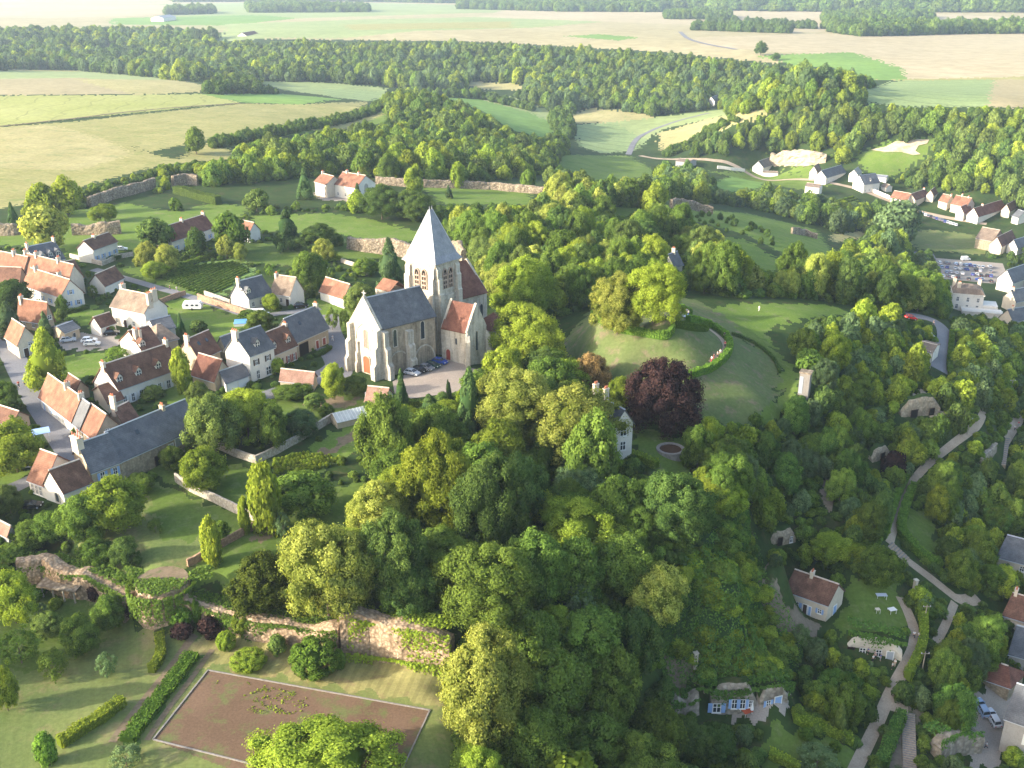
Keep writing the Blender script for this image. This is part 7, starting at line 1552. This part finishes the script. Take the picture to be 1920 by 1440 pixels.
# ------------------------------------------------------------------ small structures
def pole(px, py, h, label, arm=True):
    P = pick(px, py); e = empty('utility_pole', tuple(P), label, 'pole'); mb = MB(); mb.tube(P-Vector((0,0,.5)), P+Vector((0,0,h)), .14, .09, 8); mb.build('post', M['polem'], e)
    if arm:
        q = MB(); q.obox(P+Vector((-.8,-.05,h-.5)), (1.6,0,0), (0,.1,0), (0,0,.1)); q.build('crossarm', M['polem'], e)
        for s in (-.7,0,.7): q = MB(); q.tube(P+Vector((s,0,h-.4)), P+Vector((s,0,h-.15)), .06, .04, 6); q.build('insulator', M['whitep'], e)
M['polem'] = plain('weathered_pole', (.33,.29,.22), .9, var=.2)
for x, y, h, lb in ((1744,690,5.5,'wooden pole beside the roadside house'),(1813,815,5,'pole at the bend of the upper path'),(1893,745,6,'pole among the trees at the far right'),(1865,695,6,'pole in the bushes below the upper road'),(1733,1165,4,'thin street lamp pole above the two walkers'),(1728,1262,5,'pole above the yellow flower bank')): pole(x, y, h, lb)
M['towerc'] = wallmat('old_grey_concrete', (.24,.22,.20), .3)
# concrete water tower
P = pick(1507,738); e = empty('water_tower', tuple(P), 'square grey concrete tower standing alone at the wood edge', 'tower'); mb = MB(); mb.box(P-Vector((0,0,1)), 2.5, 2.3, 6.6, 0, R(-28)); mb.build('shaft', M['towerc'], e)
q = MB(); q.box(P+Vector((0,0,5.6)), 2.9, 2.7, .3, 0, R(-28)); q.build('cap', M['ruin'], e); q = MB(); ca = R(-28); q.obox(P+Vector((math.cos(ca)*(-1.1)+math.sin(ca)*1.18, math.sin(ca)*(-1.1)-math.cos(ca)*1.18, .4)), (.85*math.cos(ca),.85*math.sin(ca),0), (-.06*math.sin(-ca),-.06*math.cos(ca),0), (0,0,4.4)); q.build('door_panel', M['grate'], e)
# pond
P = pick(1257,846); P.z = max(float(ground(P.x+2.9*math.cos(k), P.y+2.9*math.sin(k))) for k in range(7)) - .1; e = empty('round_pond', tuple(P), 'round stone rimmed pond of brown water on the shaded lawn', 'pond'); mb = MB(); n = 32
for i in range(n):
    a0, a1 = 2*math.pi*i/n, 2*math.pi*(i+1)/n
    def rp(a, r, z): return P+Vector((math.cos(a)*r, math.sin(a)*r, z))
    mb.hexa([rp(a0,2.35,-1.6),rp(a1,2.35,-1.6),rp(a1,3.0,-1.6),rp(a0,3.0,-1.6)], [rp(a0,2.35,.35),rp(a1,2.35,.35),rp(a1,3.0,.35),rp(a0,3.0,.35)])
mb.build('rim', M['kerb'], e); q = MB(); q.face([rp(2*math.pi*i/n,2.36,.12) for i in range(n)]); q.build('water', plain('brown_pond_water', (.07,.04,.025), .12, spec=.5), e)
# greenhouse
P = pick(658,790); a = R(32); e = empty('greenhouse', tuple(P), 'old glazed greenhouse beside the kitchen garden wall', 'greenhouse')
def LL(x, y, z): return P + Vector((math.cos(a)*x-math.sin(a)*y, math.sin(a)*x+math.cos(a)*y, z))
mb = MB(); mb.hexa([LL(-4,-2,-1),LL(4,-2,-1),LL(4,2,-1),LL(-4,2,-1)], [LL(-4,-2,1.3),LL(4,-2,1.3),LL(4,2,1.8),LL(-4,2,1.8)]); mb.build('base', M['beige'], e)
gl = plain('hazy_greenhouse_glass', (.45,.47,.44), .3, spec=.5, var=.2, scale=.8); q = MB(); q.hexa([LL(-4.1,-2.2,1.31),LL(4.1,-2.2,1.31),LL(4.1,.4,2.7),LL(-4.1,.4,2.7)], [LL(-4.1,-2.2,1.4),LL(4.1,-2.2,1.4),LL(4.1,.4,2.8),LL(-4.1,.4,2.8)]); q.hexa([LL(-4.1,.4,2.7),LL(4.1,.4,2.7),LL(4.1,2.1,1.81),LL(-4.1,2.1,1.81)], [LL(-4.1,.4,2.8),LL(4.1,.4,2.8),LL(4.1,2.1,1.9),LL(-4.1,2.1,1.9)]); q.build('glazing', gl, e)
q = MB()
for i in range(11): q.tube(LL(-4+i*.8,-2.2,1.44), LL(-4+i*.8,.4,2.84), .04, .04, 4)
q.build('glazing_bars', M['frame'], e)
# pool cover, umbrellas, tables
def flat(name, label, cat, px, py, sx, sy, sz, mat, rz=0, legs=True):
    P = pick(px, py); e = empty(name, tuple(P), label, cat); mb = MB(); mb.box(P+Vector((0,0,sz)), sx, sy, .06, 0, rz); mb.build('table_top' if legs else 'cover', mat, e)
    if legs:
        for u in (-1,1):
            for v in (-1,1): q = MB(); x, y = u*sx*.42, v*sy*.42; c = Vector((math.cos(rz)*x-math.sin(rz)*y, math.sin(rz)*x+math.cos(rz)*y, 0)); q.tube(P+c-Vector((0,0,.2)), P+c+Vector((0,0,sz)), .04, .04, 5); q.build('leg', M['frame'], e)
    else: q = MB(); q.box(P+Vector((0,0,-.2)), sx*.97, sy*.97, sz+.2, 0, rz); q.build('rim', M['whitep'], e)
BL = plain('blue_tarpaulin', (.12,.32,.62), .5)
flat('pool_cover','blue covered garden pool beside the round tree','pool',455,607,4.5,4.2,.7,BL,.2,False)
flat('garden_canopy','pale blue canopy beside the bright tree at the left street edge','canopy',80,826,3.4,3.4,2.2,plain('pale_blue_canvas',(.3,.45,.7),.6),.5)
flat('garden_table','white garden table on the terrace above the cave rooms','table',1672,1148,1.6,1.2,.75,M['whitep'],.3); flat('garden_table','pale blue table further up the terrace garden','table',1652,1121,2.2,1.1,.75,plain('light_blue_canvas',(.45,.52,.62),.6),0); flat('garden_table','small wooden table left of the white garden table','table',1645,1148,.9,.9,.75,M['cream'],.1)
flat('garden_table','round looking orange table on the cave house terrace','table',1399,1338,1.7,1.7,.75,M['orangep'],.4)
P = pick(1409,1338); e = empty('closed_parasol', tuple(P), 'closed white parasol on the cave house terrace', 'parasol'); q = MB(); q.tube(P, P+Vector((0,0,2.7)), .04, .04, 6); q.build('pole', M['frame'], e); q = MB(); q.tube(P+Vector((0,0,.9)), P+Vector((0,0,2.6)), .32, .05, 8); q.build('canopy', M['whitep'], e)
flat('garden_bench','white bench on the lawn at the left edge','bench',48,880,2.4,.5,.45,M['whitep'],.35)
P = pick(1286,598); e = empty('orientation_table', tuple(P), 'round viewing table on top of the mound', 'viewpoint table'); q = MB(); q.tube(P-Vector((0,0,.3)), P+Vector((0,0,.8)), .9, .9, 16); q.build('plinth', M['kerb'], e); q = MB(); q.tube(P+Vector((0,0,.8)), P+Vector((0,0,.95)), 1.15, 1.15, 18); q.build('table_top', M['zinc'], e)
# ------------------------------------------------------------------ people
SK = plain('skin', (.55,.34,.25), .6); CL = {k: plain('cloth_'+k, c, .9) for k, c in dict(white=(.7,.7,.68), red=(.5,.04,.05), blue=(.06,.12,.35), dark=(.03,.03,.04), grey=(.25,.25,.27), teal=(.08,.4,.36), beige=(.45,.38,.28)).items()}; HAIR = plain('dark_hair', (.05,.03,.02), .8)
def skinned(name, nodes, edges, mat):
    """continuous tapering body from a skeleton of rings joined along each limb"""
    me = bpy.data.meshes.new(name); me.from_pydata([n_[0] for n_ in nodes], edges, []); o = bpy.data.objects.new(name, me); col.objects.link(o)
    md = o.modifiers.new('skin','SKIN'); 
    for v, n_ in zip(me.skin_vertices[0].data, nodes): v.radius = (n_[1], n_[1])
    me.skin_vertices[0].data[0].use_root = True
    sb_ = o.modifiers.new('sub','SUBSURF'); sb_.levels = 1; sb_.render_levels = 1
    dg = bpy.context.evaluated_depsgraph_get(); dg.update(); ev = o.evaluated_get(dg); m2 = bpy.data.meshes.new_from_object(ev); m2.name = name; m2.materials.clear(); m2.materials.append(mat)
    bpy.data.objects.remove(o); bpy.data.meshes.remove(me); return m2
def person_meshes(stride):
    s = stride
    body = skinned('body', [((0,0,.95),.14),((0,0,1.15),.13),((0,0,1.38),.15),((0,0,1.5),.06),((0,.01,1.6),.085),((0,.02,1.7),.08),
      ((-.19,0,1.4),.055),((-.24,-s*.15,1.15),.045),((-.26,-s*.3+.05,.93),.035),((-.265,-s*.34+.08,.84),.03),((.19,0,1.4),.055),((.24,s*.15,1.15),.045),((.26,s*.3+.05,.93),.035),((.265,s*.34+.08,.84),.03),
      ((-.1,0,.88),.095),((-.11,s*.2+.02,.5),.065),((-.11,s*.38-.02,.08),.045),((-.11,s*.38+.13,.04),.035),((.1,0,.88),.095),((.11,-s*.2+.03,.5),.065),((.11,-s*.42,.1),.045),((.11,-s*.42+.14,.05),.035)],
      [(0,1),(1,2),(2,3),(3,4),(4,5),(2,6),(6,7),(7,8),(8,9),(2,10),(10,11),(11,12),(12,13),(0,14),(14,15),(15,16),(16,17),(0,18),(18,19),(19,20),(20,21)], SK)
    shirt = skinned('shirt', [((0,0,.98),.165),((0,0,1.18),.155),((0,0,1.38),.175),((-.19,0,1.4),.075),((-.235,-s*.12,1.2),.065),((.19,0,1.4),.075),((.235,s*.12,1.2),.065)], [(0,1),(1,2),(2,3),(3,4),(2,5),(5,6)], CL['white'])
    trs = skinned('trousers', [((0,0,.98),.165),((-.1,0,.86),.115),((-.11,s*.2+.02,.5),.085),((-.11,s*.36,.15),.065),((.1,0,.86),.115),((.11,-s*.2+.03,.5),.085),((.11,-s*.4,.17),.065)], [(0,1),(1,2),(2,3),(0,4),(4,5),(5,6)], CL['dark'])
    hair = skinned('hair', [((0,-.02,1.64),.09),((0,-.01,1.72),.085)], [(0,1)], HAIR)
    return body, shirt, trs, hair
PM = [person_meshes(.0), person_meshes(.8)]
def person(px, py, walk, ang, sh, tr, label, group=None):
    P = pick(px, py); e = empty('person', (P.x,P.y,P.z+.1), label, 'person', group, rz=ang)
    for m_, nm, cl in zip(PM[walk], ('body','shirt','trousers','hair'), (SK, CL[sh], CL[tr], HAIR)):
        o = link(nm, m_, e); o.material_slots[0].link = 'OBJECT'; o.material_slots[0].material = cl
for a_ in ((36,727,1,3.6,'red','dark','walker in red on the street at the left'),(47,724,1,3.4,'teal','dark','walker in teal beside the red one on the street'),
 (624,640,1,.5,'white','white','person in white near the church road corner'),(319,545,1,1.0,'dark','dark','person in dark clothes on the narrow lane'),(332,547,1,1.0,'white','grey','person in white on the narrow lane'),
 (1713,1197,1,2.9,'white','dark','left one of two walkers on the middle path'),(1722,1199,1,3.0,'white','blue','right one of two walkers on the middle path'),
 (1672,1256,0,1,'white','dark','person in white leaning at the wall beside the path'),(1677,1250,0,2,'white','beige','person behind the one at the path wall'),
 (1627,1228,0,1.5,'blue','dark','guest in blue before the cave rooms'),(1636,1242,0,.5,'white','dark','guest in white before the cave rooms'),(1650,1240,0,4,'blue','grey','guest seated side of the cave room terrace in blue'),(1640,1236,0,2,'grey','dark','guest in grey before the cave rooms'),
 (1358,635,1,2.8,'dark','dark','walker in dark clothes on the mound path'),(1359,652,1,2.8,'red','dark','walker in red higher on the mound path'),(1350,667,0,3,'white','beige','person in white in the group on the mound path'),(1345,671,0,2,'grey','dark','person in grey in the group on the mound path'),(1338,676,0,1,'red','red','person in red at the end of the mound path group'),(1334,680,1,2,'white','red','small figure in white and red at the lowest end of the mound path'),
 (1276,593,0,4,'dark','blue','visitor in dark clothes left of the viewing table'),(1281,590,0,5,'red','dark','visitor in red behind the viewing table'),(1287,590,0,3,'white','grey','visitor in white at the viewing table'),(1290,593,0,3,'white','blue','visitor right of the viewing table'),(1263,601,1,1,'grey','white','visitor in grey walking on the mound top'),
 (1423,584,1,2,'white','white','lone person in white on the meadow beyond the mound'),(1909,800,1,2,'red','grey','person in red on the dirt path at the right edge'),(1902,808,1,2,'white','dark','person in white on the dirt path at the right edge'),(1788,617,1,1,'white','white','person in white at the bend of the upper road'),(1750,610,1,1,'dark','dark','person in dark clothes on the upper road'),(1848,1405,1,1,'white','dark','person in the courtyard below the cars')):
    person(*a_)
# statue and garden posts
P = pick(686,750); q = MB(); q.tube(P, P+Vector((0,0,.6)), .3, .3, 8); q.tube(P+Vector((0,0,.6)), P+Vector((0,0,1.7)), .22, .1, 8); q.tube(P+Vector((0,0,1.7)), P+Vector((0,0,2.0)), .13, .1, 8); tag(q.build('garden_statue', M['whitep'], None, loc=tuple(P)), 'small white statue beside the gatehouse', 'statue')
for x, y, lb in ((1714,1110,'tall white chimney stack rising from the cave roofs near the path'),(1848,1195,'white chimney rising from the bushes right of the path'),(1303,1250,'slim brick chimney on the bare slope beside the ivy'),(1874,1120,'grey chimney stack above the brown roofed house at the right edge')):
    P = pick(x, y); q = MB(); q.box(P-Vector((0,0,.5)), .7, .7, 3.4, 0, .3); q.box(P+Vector((0,0,2.9)), .9, .9, .18, 0, .3); tag(q.build('cave_chimney', M['cream'], None, loc=tuple(P)), lb, 'chimney')
# fields' lone objects
# ------------------------------------------------------------------ camera, light, air
cam = bpy.data.cameras.new('camera'); co = bpy.data.objects.new('camera', cam); col.objects.link(co)
co.location = (0,0,CAMZ); co.rotation_euler = (math.pi/2 - PITCH, 0, 0); cam.sensor_width = 36; cam.lens = FPX/1920*36; cam.clip_start = 1; cam.clip_end = 60000
scene.camera = co
SUN_EL, SH = R(20), Vector((.955, .296, 0)).normalized()     # SH = direction shadows fall
w = bpy.data.worlds.new('World'); scene.world = w; w.use_nodes = True
nt = w.node_tree; bg = nt.nodes['Background']; sky = nt.nodes.new('ShaderNodeTexSky'); sky.sky_type = 'NISHITA'; sky.sun_disc = False
sky.sun_elevation = SUN_EL
to_sun = Vector((-SH.x*math.cos(SUN_EL), -SH.y*math.cos(SUN_EL), math.sin(SUN_EL)))
sky.sun_rotation = math.atan2(to_sun.x, to_sun.y)
sky.air_density = 1.0; sky.dust_density = 3; sky.ozone_density = .6
nt.links.new(sky.outputs[0], bg.inputs[0]); bg.inputs[1].default_value = .15
sl = bpy.data.lights.new('sun', 'SUN'); sl.energy = 3.0; sl.angle = R(.6); sl.color = (1, .92, .78)
so = bpy.data.objects.new('sun', sl); col.objects.link(so); so.rotation_euler = to_sun.to_track_quat('Z', 'Y').to_euler()
# haze
hm = bpy.data.materials.new('haze'); hm.use_nodes = True; nt = hm.node_tree; nt.nodes.clear()
o_ = nt.nodes.new('ShaderNodeOutputMaterial'); pv = nt.nodes.new('ShaderNodeVolumePrincipled'); nt.links.new(pv.outputs[0], o_.inputs['Volume'])
pv.inputs['Color'].default_value = (.66,.82,1,1); pv.inputs['Density'].default_value = HAZE; pv.inputs['Anisotropy'].default_value = .3
hb = MB(); hb.hexa([(-17000,-300,-75),(17000,-300,-75),(17000,17000,-75),(-17000,17000,-75)], [(-17000,-300,110),(17000,-300,110),(17000,17000,110),(-17000,17000,110)])
hz = hb.build('haze', hm); tag(hz, kind='stuff')
scene.view_settings.view_transform = 'Standard'; scene.view_settings.look = 'None'; scene.view_settings.gamma = 1
scene.view_settings.exposure = EXPO
scene.cycles.max_bounces = 6; scene.cycles.diffuse_bounces = 3; scene.cycles.glossy_bounces = 2; scene.cycles.transmission_bounces = 4; scene.cycles.transparent_max_bounces = 6; scene.cycles.volume_bounces = 0
scene.cycles.use_denoising = True
